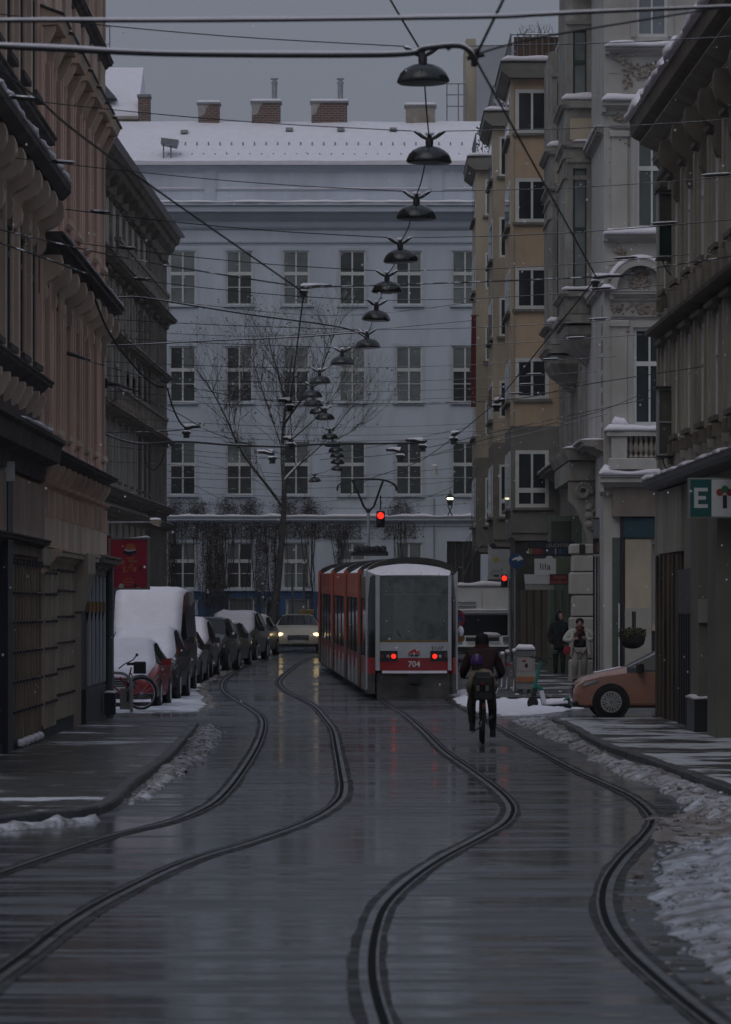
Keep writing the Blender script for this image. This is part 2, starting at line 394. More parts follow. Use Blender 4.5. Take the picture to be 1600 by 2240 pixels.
def pavement(name, label, kerb_img, xwall, mat, d0=None, d1=None, leftside=True):
    kp = [G(p.x, p.y) for p in smooth_path([(a, b, 0) for a, b in kerb_img], 6)]
    kp.sort(key=lambda p: p.y)
    def xk(D):
        if D <= kp[0].y: return kp[0].x
        for i in range(1, len(kp)):
            if D <= kp[i].y: return kp[i-1].x + (kp[i].x-kp[i-1].x) * (D-kp[i-1].y) / max(1e-6, kp[i].y-kp[i-1].y)
        return kp[-1].x
    d0 = kp[0].y if d0 is None else d0; d1 = kp[-1].y if d1 is None else d1
    mb = MB(); n = 60; vs = []
    for i in range(n+1):
        D = d0 + (d1-d0)*i/n; k = xk(D) + (-0.06 if leftside else 0.06); w = xwall(D)
        vs += [(min(k, w), D, gz(D)+0.085), (max(k, w), D, gz(D)+0.085)]
    mb.add(vs, [(2*i, 2*i+1, 2*i+3, 2*i+2) for i in range(n)])
    root = tag(mb.build(name, mat), label, kind='structure')
    kerb_row([(p.x, p.y) for p in kp], root, 1 if not leftside else -1)
    return xk
XL = lambda D: -5.25
XR = lambda D: 5.8 + 0.0147*(81-D)
xk_left = pavement('pavement_left', 'wet dark pavement along the pink building on the left',
   [(-30,1812),(60,1802),(150,1795),(240,1775),(300,1722),(370,1668),(410,1622),(437,1588)], lambda D: -6.5, M_PAVE)
xk_right = pavement('pavement_right', 'wet pavement with streaks of old snow beside the slatted shopfront on the right',
   [(1205,1580),(1250,1600),(1320,1640),(1420,1675),(1500,1705),(1600,1742),(1760,1800)], lambda D: 9.5, M_PAVE2, leftside=False)
m = MB(); vs = []                                                  # pavement beyond the side street on the right, and the one in front of the far house
for D in [96, 100, 104, 108, 112, 118, 124, 130, 136, 144, 152, 160, 168]:
    xk = 3.0 + (D-96)*0.045
    vs += [(xk, D, gz(D)+0.12), (13, D, gz(D)+0.12)]
m.add(vs, [(2*i, 2*i+1, 2*i+3, 2*i+2) for i in range(len(vs)//2-1)])
o = tag(m.build('pavement_corner', M_PAVE), 'dark pavement past the side street where people are walking', kind='structure')
kerb_row([(3.0+(D-96)*0.045, D) for D in range(96, 168, 4)], o, 1)
m = MB(); vs = []
for D in (178, 184, 191.5): vs += [(-16, D, gz(D)+0.12), (14, D, gz(D)+0.12)]
m.add(vs, [(0, 1, 3, 2), (2, 3, 5, 4)])
tag(m.build('pavement_back', M_PAVE), 'pavement in front of the long blue-grey building', kind='structure')

# ---- lying snow
def inside(p, poly):
    c = False; j = len(poly)-1
    for i in range(len(poly)):
        a, b = poly[i], poly[j]
        if (a[1] > p[1]) != (b[1] > p[1]) and p[0] < (b[0]-a[0])*(p[1]-a[1])/(b[1]-a[1]) + a[0]: c = not c
        j = i
    return c
def edge_dist(p, poly, sy):
    best = 1e9
    for i in range(len(poly)):
        a, b = poly[i], poly[(i+1) % len(poly)]
        ax, ay, bx, by, px, py = a[0], a[1]*sy, b[0], b[1]*sy, p[0], p[1]*sy
        dx, dy = bx-ax, by-ay; t = max(0, min(1, ((px-ax)*dx+(py-ay)*dy)/max(1e-9, dx*dx+dy*dy)))
        best = min(best, math.hypot(px-ax-dx*t, py-ay-dy*t))
    return best
def snowfield(name, label, img, hmax, mat, dx=0.1, dD=0.25, fall=0.35, lump=0.5, lscale=1.6, lift=0.0, patch=0.0, seed=0.0, world_pts=None, sy=0.35, chunks=0):
    poly = [(p[0], p[1]) for p in (world_pts or [G(x, y) for x, y in img])]
    x0, x1 = min(p[0] for p in poly), max(p[0] for p in poly); y0, y1 = min(p[1] for p in poly), max(p[1] for p in poly)
    nx, ny = int((x1-x0)/dx)+2, int((y1-y0)/dD)+2
    idx = {}; vs = []
    for j in range(ny):
        for i in range(nx):
            px, py = x0+i*dx, y0+j*dD
            e = 0.18*nz(px*1.7+seed, py*0.8, 5)
            q = (px+e, py)
            d = edge_dist(q, poly, sy) * (1 if inside(q, poly) else -1)
            h = hmax * max(0.0, min(1.0, d/fall))**0.6
            l = nz(px*lscale*2+seed, py*lscale*0.9, 1.0)*0.6 + nz(px*lscale*5, py*lscale*2.2+seed, 2.0)*0.4
            h *= 1 + lump*l*1.6
            h += hmax*0.25*lump*nz(px*9, py*4, seed)
            if patch: h -= hmax * patch * max(0, nz(px*0.9+seed, py*0.5, 7)+0.15) * 2.2
            if d < 0: h = -0.06
            idx[i, j] = len(vs); vs.append((px, py, gz(py) + lift + h - 0.015))
    fs = []
    for j in range(ny-1):
        for i in range(nx-1):
            q = [idx[i, j], idx[i+1, j], idx[i+1, j+1], idx[i, j+1]]
            if any(vs[k][2] > gz(vs[k][1]) + lift for k in q): fs.append(tuple(q))
    ck = MB(); rc = random.Random(int(seed)+5); made = 0; tries = 0
    while made < chunks and tries < chunks*30:
        tries += 1; q = (rc.uniform(x0-0.25, x1+0.25), rc.uniform(y0, y1)); d = edge_dist(q, poly, sy) * (1 if inside(q, poly) else -1)
        if d < -0.10*rc.random()**2: continue
        made += 1; r_ = rc.uniform(0.005, 0.018)*(1 if rc.random() < 0.9 else 1.7); zc = gz(q[1])+lift+(hmax*min(1, max(0, d)/fall)**0.6*0.8 if d > 0 else 0)
        ck.ball((q[0], q[1], zc+r_*0.2), r_, 6, 4, (rc.uniform(0.8,1.5), rc.uniform(0.8,1.5), rc.uniform(0.5,0.9)))
    used = sorted({k for f in fs for k in f}); mp = {k: n for n, k in enumerate(used)}
    mb = MB(); mb.add([vs[k] for k in used], [tuple(mp[k] for k in f) for f in fs]); mb.add(ck.v, ck.f)
    return tag(mb.build(name, mat, smooth=True, sharp=180), label, 'snow', kind='stuff')
snowfield('slush_ridge', 'ridge of dirty slush along the left kerb', [(425,1594),(475,1588),(492,1602),(460,1645),(405,1692),(335,1742),(285,1762),(268,1762),(318,1716),(375,1670),(412,1622)], 0.06, SLUSH, 0.045, 0.11, 0.14, 0.8, 2.2, seed=3, chunks=500)
snowfield('slush_fringe', 'thin line of snow at the nearest end of the left kerb', [(-60,1815),(60,1806),(150,1799),(230,1786),(225,1796),(120,1808),(0,1820),(-60,1826)], 0.06, SLUSH, 0.05, 0.08, 0.06, 0.8, 3.0, seed=8)
snowfield('slush_ridge', 'ridge of lumpy slush along the right kerb', [(1120,1578),(1190,1574),(1230,1592),(1290,1632),(1360,1668),(1440,1690),(1520,1720),(1650,1762),(1650,1810),(1560,1800),(1500,1770),(1440,1728),(1350,1692),(1250,1640),(1180,1606)], 0.075, SLUSH, 0.045, 0.12, 0.16, 0.8, 2.0, seed=13, chunks=900)
snowfield('snow_patch', 'trampled snow at the corner where the green scooter stands', [(985,1516),(1060,1512),(1180,1518),(1275,1524),(1290,1548),(1190,1562),(1100,1566),(1045,1556),(1000,1540)], 0.10, SNOW, 0.09, 0.22, 0.25, 0.5, 1.4, seed=21)
snowfield('snow_bank', 'big heap of snow at the right edge in the foreground', [(1455,1858),(1515,1842),(1640,1832),(1800,1850),(1800,2330),(1715,2250),(1625,2170),(1525,2112),(1462,2045),(1430,1965),(1430,1903)], 0.095, pm('trodden snow', (0.44,0.46,0.52), 0.7, 0.30, 5.0, col2=(0.085,0.068,0.055), amount=0.9, scale2=2.6, thresh=0.52, soft=0.14, bump=0.8, bscale=30), 0.028, 0.07, 0.55, 0.55, 1.7, seed=33, chunks=700)
snowfield('brown_slush', 'brown wet slush between the outer rail and the snow heap', [(1395,1790),(1500,1775),(1640,1800),(1640,1850),(1440,1850),(1410,1900),(1400,1960),(1440,2050),(1500,2120),(1600,2180),(1700,2260),(1660,2270),(1560,2200),(1450,2105),(1395,2045),(1372,1985),(1378,1925),(1415,1865)], 0.022, SLUSHB, 0.04, 0.10, 0.16, 0.8, 2.2, seed=41, chunks=120)
snowfield('snow_strip', 'snow lying under and beside the row of parked cars', None, 0.055, pm('driven-over snow', (0.70,0.72,0.78), 0.75, 0.10, 2.0, col2=(0.16,0.14,0.13), amount=0.8, scale2=0.8, thresh=0.58, soft=0.07, bump=0.3), 0.12, 0.35, 0.35, 0.6, 1.2, patch=0.22, seed=51,
   world_pts=[(-8.6,84.5)] + [tuple(G(x, y)[:2]) for x, y in ((330,1560),(445,1556),(468,1540),(440,1514),(452,1484),(515,1456),(560,1443),(610,1431))] + [(-3.6,166),(-9.2,166)])
snowfield('gutter_slush', 'brown slush line where the parking strip meets the left track', [(438,1560),(474,1545),(452,1518),(462,1490),(520,1463),(575,1443),(600,1437),(585,1437),(515,1458),(448,1486),(432,1514),(448,1540)], 0.05, SLUSHB, 0.07, 0.2, 0.08, 0.9, 2.0, seed=61, chunks=300)

# ================================================================ buildings
class Fac:
    """a facade frame: local x runs along the wall, y into the wall, z up"""
    def __init__(s, root, O, ang):
        s.root = root; s.O = Vector(O); s.ang = ang; s.R = Matrix.Rotation(ang, 3, 'Z'); s.rl = Vector(root.location)
    def put(s, name, mb, mats, loc=(0,0,0), smooth=False, sharp=40):
        me = mb if isinstance(mb, bpy.types.Mesh) else mb.mesh(name, mats, smooth, sharp)
        p = s.O + s.R @ Vector(loc) - s.rl
        return ob(name, me, s.root, p, s.ang)
LEFT, RIGHT, FRONT = R(90), R(-90), 0.0
def building(name, label, loc): return thing(name, label, 'building', loc)
def wall_mesh(L, z0, z1, openings, reveal=0.22, depth=9.0):
    """front with real openings and reveals, plus the body of the house behind it"""
    us = sorted({0.0, L} | {q for o in openings for q in (o[0], o[1])}); zs = sorted({z0, z1} | {q for o in openings for q in (o[2], o[3])})
    mb = MB()
    for i in range(len(us)-1):
        for j in range(len(zs)-1):
            cu, cz = (us[i]+us[i+1])/2, (zs[j]+zs[j+1])/2
            if any(o[0] < cu < o[1] and o[2] < cz < o[3] for o in openings): continue
            mb.quad((us[i],0,zs[j]), (us[i+1],0,zs[j]), (us[i+1],0,zs[j+1]), (us[i],0,zs[j+1]))
    for a, b, c, d in openings:
        mb.quad((a,0,c),(a,reveal,c),(b,reveal,c),(b,0,c)); mb.quad((a,0,d),(b,0,d),(b,reveal,d),(a,reveal,d))
        mb.quad((a,0,c),(a,0,d),(a,reveal,d),(a,reveal,c)); mb.quad((b,0,c),(b,reveal,c),(b,reveal,d),(b,0,d))
        mb.quad((a,reveal,c),(b,reveal,c),(b,reveal,d),(a,reveal,d))
    for a, b in (((0,0),(0,depth)), ((0,depth),(L,depth)), ((L,depth),(L,0))):
        mb.quad((b[0],b[1],z0),(a[0],a[1],z0),(a[0],a[1],z1),(b[0],b[1],z1))
    mb.quad((0,0,z1),(L,0,z1),(L,depth,z1),(0,depth,z1))
    return mb
_wc = {}
def window(fac, u, z, w, h, recess=0.16, bars=None, cols=2, sill=True, curt=0.3, frame=WHITEP, fr=0.07, sillm=None, glass=None, dark_glass=None):
    """one window: frame with its own panes and sill. bars = fractions of the height where a bar (fraction, thickness) crosses"""
    bars = bars if bars is not None else [(0.62, 0.09)]
    key = (round(w,3), round(h,3), tuple(bars), cols, fr, frame.name)
    if key not in _wc:
        mb = MB(); t = 0.05
        mb.box(0, fr, 0, t, 0, h); mb.box(w-fr, w, 0, t, 0, h); mb.box(fr, w-fr, 0, t, 0, fr); mb.box(fr, w-fr, 0, t, h-fr, h)
        us = [fr]; ms = 0.075 if w > 0.9 else 0.05
        for k in range(1, cols):
            c = w*k/cols; mb.box(c-ms/2, c+ms/2, -0.012, t-0.005, fr, h-fr); us += [c-ms/2, c+ms/2]
        us.append(w-fr); zs = [fr]
        for f, th in bars:
            zs += [f*h-th/2, f*h+th/2]
            for k in range(cols): mb.box(us[2*k], us[2*k+1], -0.006, t-0.008, f*h-th/2, f*h+th/2)
        zs.append(h-fr); panes = []
        for k in range(cols):
            for j in range(len(zs)//2):
                panes.append((us[2*k], us[2*k+1], zs[2*j], zs[2*j+1]))
        _wc[key] = (mb.mesh('window', frame), panes, {})
    me, panes, pc = _wc[key]
    o = fac.put('window', me, None, (u, recess-0.05, z))
    dark = rnd.random() > curt
    for (a, b, c, d) in panes:
        upper = c > h*0.5
        g = glass or ((dark_glass or GLASS) if (dark and not (upper and rnd.random() < 0.55)) else CURT)
        pk = (round(b-a,3), round(d-c,3), g.name)
        if pk not in pc: pc[pk] = MB().box(0, b-a, 0, 0.012, 0, d-c).mesh('pane', g)
        ob('pane', pc[pk], o, (a, 0.028, c))
    if sill:
        sk = ('sill', round(w,3), (sillm or frame).name)
        if sk not in pc: pc[sk] = MB().box(-0.10, w+0.10, -0.12-recess, 0.0, -0.09, -0.003).mesh('sill', sillm or frame)
        ob('sill', pc[sk], o, (0, 0.05, 0))
    return o
def ledge(fac, name, u0, u1, z, prof, mat, smooth=False):
    """moulding: profile of (projection, height) extruded along the wall"""
    poly = [(0.02, prof[0][1])] + [(-p, h) for p, h in prof] + [(0.02, prof[-1][1])]
    return fac.put(name, MB().prism(poly, u0, u1, 'x'), mat, (0, 0, z), smooth)
CORN = [(0.03,-0.34),(0.06,-0.30),(0.06,-0.22),(0.14,-0.16),(0.18,-0.10),(0.30,-0.08),(0.30,0.0),(0.34,0.02),(0.34,0.06)]
def sprof(p, h):
    mx = max(a for a, _ in CORN); return [(a/mx*p, (b-0.06)/0.40*h) for a, b in CORN]
def snowcap(fac, u0, u1, proj, z, th=0.10, inner=0.0, seed=None, parent=None, lumps=0.4, step=0.22):
    """uneven snow lying on a ledge"""
    sd = rnd.random()*50 if seed is None else seed
    n = max(2, int((u1-u0)/step)); rings = []
    for i in range(n+1):
        u = u0 + (u1-u0)*i/n
        e = 1.0 if 0 < i < n else 0.35
        t = th*e*(1 + lumps*1.6*nz(u*1.3+sd, sd)); p = proj*(1 + 0.10*nz(u*2.1, sd+9)) + 0.02*e
        rings.append([(u, inner, 0.0), (u, -p, -0.01), (u, -p-0.02, t*0.45), (u, -p*0.82, t*0.95), (u, -p*0.4+inner*0.3, t*1.12), (u, inner, t*1.0)])
    mb = MB().loft(rings)
    return fac.put('snow_layer', mb, SNOW, (0, 0, z+0.003), True, 180)
def scroll_bracket(d, h, t):
    """S-shaped console seen from the side: (depth, height) profile extruded by its thickness"""
    pr = [(0,0),(-0.16,0.02),(-0.30,0.12),(-0.34,0.26),(-0.28,0.38),(-0.36,0.46),(-0.58,0.50),(-0.82,0.58),(-0.98,0.72),(-1.0,0.88),(-0.92,1.0),(0,1.0)]
    return MB().prism([(a*d, b*h) for a, b in pr], -t/2, t/2, 'x')
def row(fac, name, me, us, z, w=0.0):
    for u in us: fac.put(name, me, None, (u, w, z))

# ---- materials of the houses
M_DKFR = pm('dark window frame', (0.06,0.05,0.045), 0.6, 0.2, 3)
M_PINK = pm('dirty pink render', (0.76, 0.515, 0.41), 0.9, 0.14, 1.2, col2=(0.37,0.24,0.19), amount=0.5, scale2=0.9, stretch=(1,1,0.22), thresh=0.52, soft=0.16)
M_OCHRE = pm('pale ochre render', (0.68, 0.535, 0.42), 0.9, 0.16, 1.1, col2=(0.32,0.24,0.19), amount=0.6, scale2=0.9, stretch=(1,1,0.3), thresh=0.53, soft=0.16)
M_BROWN = pm('sooty brown render', (0.44, 0.325, 0.255), 0.9, 0.2, 1.1, col2=(0.17,0.125,0.105), amount=0.6, scale2=1.0, stretch=(1,1,0.3), thresh=0.5, soft=0.16)
M_SOOT_SHADE = pm('sooty moulding and painted shade', (0.10, 0.083, 0.075), 0.9, 0.3, 2.0, col2=(0.035,0.031,0.033), amount=0.8, scale2=1.5, thresh=0.5, soft=0.15, snow=0.15)  # soot on the mouldings, and painted shade behind the brackets
M_GREYST = pm('grey weathered stucco', (0.56, 0.54, 0.49), 0.9, 0.2, 1.0, col2=(0.26,0.235,0.21), amount=0.5, scale2=0.8, stretch=(1,1,0.3), thresh=0.52, soft=0.16)
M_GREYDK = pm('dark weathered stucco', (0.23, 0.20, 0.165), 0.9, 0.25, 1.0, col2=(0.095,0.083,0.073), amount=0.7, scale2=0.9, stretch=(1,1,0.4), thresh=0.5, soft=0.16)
M_BLUE = pm('blue-grey render', (0.60, 0.65, 0.74), 0.9, 0.05, 0.5, col2=(0.42,0.455,0.515), amount=0.75, scale2=0.55, stretch=(1,1,0.22), thresh=0.56, soft=0.16)
M_BLUETR = pm('blue-grey moulding', (0.50, 0.545, 0.62), 0.85, 0.08, 0.7)
M_YELL = pm('yellow ochre render', (0.54, 0.405, 0.285), 0.9, 0.10, 0.8, col2=(0.27,0.22,0.17), amount=0.65, scale2=0.6, stretch=(1,1,0.4), thresh=0.56, soft=0.14)
M_SAND = pm('sand render', (0.46, 0.395, 0.30), 0.9, 0.12, 0.8, col2=(0.22,0.195,0.16), amount=0.65, scale2=0.6, stretch=(1,1,0.4), thresh=0.54, soft=0.14)
M_CEM = pm('grey cement render', (0.21, 0.20, 0.18), 0.9, 0.16, 0.9, col2=(0.10,0.095,0.085), amount=0.6, scale2=0.7, thresh=0.54, soft=0.14)
M_WHITE = pm('off-white stucco', (0.47, 0.46, 0.435), 0.88, 0.10, 0.9, col2=(0.26,0.225,0.195), amount=0.55, scale2=0.7, stretch=(1,1,0.45), thresh=0.56, soft=0.14)
M_WHITED = pm('stained stucco ornament', (0.36, 0.325, 0.285), 0.9, 0.25, 3.0, col2=(0.15,0.105,0.085), amount=0.75, scale2=2.4, thresh=0.52, soft=0.14)
M_STONE = pm('grey carved stone', (0.33, 0.315, 0.285), 0.9, 0.22, 1.6, col2=(0.13,0.115,0.10), amount=0.75, scale2=1.2, stretch=(1,1,0.5), thresh=0.5, soft=0.15)
M_OLIVE = pm('olive grey render', (0.40, 0.375, 0.315), 0.9, 0.2, 1.0, col2=(0.18,0.16,0.135), amount=0.7, scale2=0.9, stretch=(1,1,0.25), thresh=0.5, soft=0.16)
M_OLIVED = pm('dark olive moulding', (0.15, 0.13, 0.105), 0.9, 0.25, 1.6)
M_WOOD = pm('weathered wood', (0.10, 0.070, 0.045), 0.8, 0.4, 3.0, col2=(0.022,0.020,0.024), amount=0.85, scale2=2.2, stretch=(1,1,0.12), thresh=0.52, soft=0.10)
M_BRICK = None
def brick_material():
    m = bpy.data.materials.new('old brick'); m.use_nodes = True; N = m.node_tree.nodes; L = m.node_tree.links
    b = N['Principled BSDF']; b.inputs['Roughness'].default_value = 0.9
    g = N.new('ShaderNodeNewGeometry'); s = N.new('ShaderNodeSeparateXYZ'); c = N.new('ShaderNodeCombineXYZ'); ad = N.new('ShaderNodeMath'); ad.operation = 'ADD'
    L.new(g.outputs['Position'], s.inputs[0]); L.new(s.outputs['X'], ad.inputs[0]); L.new(s.outputs['Y'], ad.inputs[1]); L.new(ad.outputs[0], c.inputs[0]); L.new(s.outputs['Z'], c.inputs[1])
    t = N.new('ShaderNodeTexBrick'); t.inputs['Color1'].default_value = (0.17,0.085,0.06,1); t.inputs['Color2'].default_value = (0.10,0.06,0.05,1); t.inputs['Mortar'].default_value = (0.24,0.23,0.22,1)
    t.inputs['Scale'].default_value = 1.0; t.inputs['Brick Width'].default_value = 0.30; t.inputs['Row Height'].default_value = 0.11; t.inputs['Mortar Size'].default_value = 0.014
    L.new(c.outputs[0], t.inputs['Vector']); L.new(t.outputs['Color'], b.inputs['Base Color'])
    return m
M_BRICK = brick_material()
M_SLATE = pm('dark slate roof', (0.05, 0.05, 0.055), 0.7, 0.3, 2.0, snow=0.6)

M_FGL = pm('grey window glass', (0.050, 0.057, 0.060), 0.08, 0.5, 0.5, spec=0.5)
# ================= the long blue-grey house that closes the street
DF = 191.0; SF = FPX/DF
fx = lambda x: PX(x, DF); fzz = lambda y: PZ(y, DF)
bl = building('blue_house', 'long blue-grey house with rows of white windows closing the street', (fx(650), DF, gz(DF)))
U0 = fx(215); F = Fac(bl, (U0, DF, 0), FRONT); LF = fx(1290) - U0
fu = lambda x: fx(x) - U0
COLX = [276, 400, 524, 648, 771, 895, 1018, 1142]
ROWY = [(548, 667), (757, 880), (967, 1083), (1187, 1288)]
ops = []; wins = []
for cx in COLX:
    for r_, (ya, yb) in enumerate(ROWY):
        if r_ == 3 and cx > 940: continue
        if r_ == 3 and cx == 276: continue
        a, b, c, d = fu(cx-29), fu(cx+29), fzz(yb), fzz(ya)
        ops.append((a, b, c, d)); wins.append((a, c, b-a, d-c, r_))
BASE = [(500, 556, 1308, 1345), (628, 676, 1310, 1347), (376, 430, 1312, 1345)]
for a, b, c, d in BASE: ops.append((fu(a), fu(b), fzz(d), fzz(c)))
gate = (fu(978), fu(1052), gz(DF)+0.05, fzz(1184)); ops.append(gate)
F.put('wall', wall_mesh(LF, gz(DF)-0.5, fzz(360), ops, 0.20, 14.0), M_BLUE)
for (u, z, w, h, r_) in wins:
    window(F, u, z, w, h, recess=0.10, bars=[(0.33, 0.035), (0.58 if r_ < 3 else 0.60, 0.16)], fr=0.075, curt=0.7 if r_ == 0 else 0.15, sillm=M_BLUETR, dark_glass=M_FGL)
    fr = MB()                                                        # flat plaster surround
    fr.box(-0.13, 0, -0.025, 0.0, -0.02, h+0.13); fr.box(w, w+0.13, -0.025, 0.0, -0.02, h+0.13); fr.box(0, w, -0.025, 0.0, h, h+0.13)
    F.put('window_surround', fr, M_BLUETR, (u, 0, z))
for a, b, c, d in BASE:
    window(F, fu(a), fzz(d), fx(b)-fx(a), fzz(c)-fzz(d), recess=0.14, bars=[], cols=1, fr=0.06, sill=False, glass=CURT)
m = MB()
for k in range(4): m.box(gate[0]+k*(gate[1]-gate[0])/4+0.01, gate[0]+(k+1)*(gate[1]-gate[0])/4-0.01, 0.12, 0.19, gate[2], gate[3])
F.put('gate', m, pm('dark gate paint', (0.022,0.022,0.026), 0.6, 0.3, 2))
# plaster bands
ledge(F, 'cornice', 0, LF, fzz(447), sprof(0.95, 1.15), M_BLUETR); snowcap(F, 0, LF, 0.95, fzz(447), 0.13, step=0.5)
ledge(F, 'string_course', 0, LF, fzz(528), sprof(0.10, 0.18), M_BLUETR)
ledge(F, 'string_course', 0, LF, fzz(1131), sprof(0.28, 0.45), M_BLUETR); snowcap(F, 0, LF, 0.28, fzz(1131), 0.10, step=0.3, lumps=0.7)
ledge(F, 'eaves', 0, LF, fzz(360), sprof(0.30, 0.30), M_BLUETR)
for a, b in ((330, 447), (472, 945), (968, 1200)):                    # framed panels of the attic
    m = MB(); u0, u1, z0, z1 = fu(a), fu(b), fzz(416), fzz(372); t = 0.07
    for q in ((u0, u1, z0, z0+t), (u0, u1, z1-t, z1), (u0, u0+t, z0+t, z1-t), (u1-t, u1, z0+t, z1-t)): m.box(q[0], q[1], -0.05, 0.0, q[2], q[3])
    F.put('attic_panel', m, M_BLUETR); snowcap(F, u0, u1, 0.06, z0+t, 0.05, step=0.4)
for a, b in ((447, 472), (945, 968)): F.put('attic_pilaster', MB().box(fu(a), fu(b), -0.07, 0, fzz(440), fzz(364)), M_BLUETR)
# painted base: blue with black shapes
m = MB(); blocked = sorted((fu(a), fu(b)) for a, b, _, _ in BASE)
PB = pm('blue wall paint', (0.045, 0.105, 0.23), 0.8, 0.2, 0.8, col2=(0.02,0.022,0.03), amount=0.9, scale2=0.5, thresh=0.60, soft=0.03)
cur = 0.0
for a, b in blocked + [(fu(978), LF)]:
    m.box(cur, a-0.06, -0.010, 0.0, gz(DF)-0.3, fzz(1294)); cur = b+0.06
for (a, b, c, d) in BASE: m.box(fu(a)-0.059, fu(b)+0.059, -0.010, 0.0, gz(DF)-0.3, fzz(d)-0.003); m.box(fu(a)-0.059, fu(b)+0.059, -0.010, 0.0, fzz(c)+0.003, fzz(1294))
F.put('painted_base', m, PB)
for cx in (590, 708):                                                 # painted pale ovals with a dark leaf shape, as murals on the base
    m = MB(); n = 20; c = (fu(cx), fzz(1340))
    m.add([(c[0]+0.30*math.cos(2*math.pi*k/n), -0.014, c[1]+0.72*math.sin(2*math.pi*k/n)) for k in range(n)], [tuple(range(n))])
    F.put('mural', m, pm('pale blue mural paint', (0.24,0.34,0.44), 0.8, 0.1, 1))
    if cx == 590:
        m = MB(); m.add([(c[0]+0.14*math.cos(2*math.pi*k/n)*abs(math.cos(math.pi*k/n - math.pi/2))**0.5, -0.018, c[1]+0.62*math.sin(2*math.pi*k/n)) for k in range(n)], [tuple(range(n))])
        F.put('mural', m, pm('black mural paint', (0.02,0.025,0.04), 0.8, 0.1, 1))
put_text('STADT WIEN', 0.40, pm('rusty letters', (0.10,0.05,0.045), 0.8, 0.2, 3), bl, (fx(702)-bl.location.x, -0.02, fzz(1169)-bl.location.z), extrude=0.015, spacing=1.15)
# roof under snow
zr0, zr1 = fzz(361), PZ(265, DF+5.2)
m = MB(); n = 70; rings = []
for i in range(n+1):
    u = LF*i/n - 0.3; q = 0.05*nz(u*0.5, 3.3)
    rings.append([(u, -0.42, zr0-0.02), (u, -0.44+q*0.4, zr0+0.16+q), (u, -0.2, zr0+0.26+q)] + [(u, 5.2*t, zr0+0.2+(zr1-zr0-0.2)*t+0.035*nz(u*0.4, t*5, 1)) for t in (0.25,0.5,0.75,1.0)] + [(u, 5.6, zr1-0.1), (u, 11, zr0), (u, 0.5, zr0-0.02)])
m.loft(rings); roof = F.put('roof', m, SNOW, (0,0,0), True, 50)
def on_roof(t): return (5.2*t, zr0+0.2+(zr1-zr0-0.2)*t)
pg = MB()
for rr, y_ in ((0.40, 312), (0.12, 345)):
    for k in range(27):
        w_, z_ = on_roof(rr); u = fu(368 + k*25.5 + (8 if rr > .3 else 0)); pg.prism([(w_-0.06, z_-0.02), (w_+0.05, z_), (w_+0.05, z_+0.14)], u-0.035, u+0.035, 'x')
ob('snow_guards', pg.mesh('snow_guards', GREYP), roof)['kind'] = 'stuff'
for x_, t_ in ((396, 0.72), (630, 0.78), (745, 0.78), (862, 0.78)):
    w_, z_ = on_roof(t_); mb = MB(); mb.prism([(w_-0.35, z_-0.08), (w_-0.30, z_+0.06), (w_, z_+0.12), (w_+0.2, z_)], fu(x_)-0.17, fu(x_)+0.17, 'x'); ob('roof_vent', mb.mesh('roof_vent', [GREYP]), roof)
w_, z_ = on_roof(0.10); mb = MB()                                     # small hatch on legs above the eaves
mb.prism([(fu(352), z_+0.55), (fu(386), z_+0.40), (fu(391), z_+0.72), (fu(353), z_+0.82)], w_-0.7, w_+0.3, 'y')
for x_ in (358, 374): mb.tube([(fu(x_), w_-0.5, z_-0.1), (fu(x_), w_-0.5, z_+0.55)], 0.04, 6)
ob('roof_hatch', mb.mesh('roof_hatch', [pm('snowy zinc', (0.22,0.23,0.25), 0.5, 0.2, 2, snow=0.9)]), roof)
def chimney(xa, xb, ya, pipe=None, mat=M_BRICK, plaster=0.0):
    Dc = DF+5.6; s = lambda x: PX(x, Dc)-U0; mb = MB()
    z0, z1 = PZ(275, Dc), PZ(ya+6, Dc)
    mb.box(s(xa), s(xb), 5.0, 5.9, z0-0.6, z1, 0); mb.box(s(xa)-0.07, s(xb)+0.07, 4.93, 5.97, z1, z1+0.09, 1)
    o = ob('chimney', mb.mesh('chimney', [mat, GREYP]), roof)
    if plaster: ob('plaster_patch', MB().prism([(s(xa)-0.012, z1-0.003), (s(xa)-0.012, z1-0.62), (s(xa)+plaster*0.5, z1-0.5), (s(xa)+plaster*0.7, z1-0.2), (s(xa)+plaster, z1-0.003)], 4.985, 5.02, 'y').mesh('plaster_patch', pm('old plaster', (0.34,0.33,0.31), 0.9, 0.15, 3)), o)
    sc = MB(); sc.bbox(s(xa)-0.06, s(xb)+0.06, 4.95, 5.95, z1+0.09, z1+0.20, 0.06); ob('snow_layer', sc.mesh('snow_layer', SNOW), o)
    if pipe:
        pp = MB(); pp.lathe([(0.13, z1+0.1), (0.13, z1+0.95), (0.16, z1+0.96), (0.16, z1+1.05), (0.10, z1+1.06), (0.10, z1+1.16), (0.19, z1+1.17), (0.19, z1+1.22), (0.02, z1+1.25)], (s(pipe), 5.4, 0), 12)
        ob('flue_pipe', pp.mesh('flue_pipe', STEEL, True), o)
M_PLAST = pm('chimney plaster', (0.33,0.30,0.26), 0.9, 0.15, 2.0, col2=(0.20,0.16,0.13), amount=0.8, scale2=1.2)
chimney(435, 481, 225, None, M_BRICK, 0.55); chimney(552, 614, 222, 601, M_BRICK, 0.55); chimney(682, 760, 222, 745, M_BRICK, 0.45); chimney(888, 952, 230, None, M_PLAST)
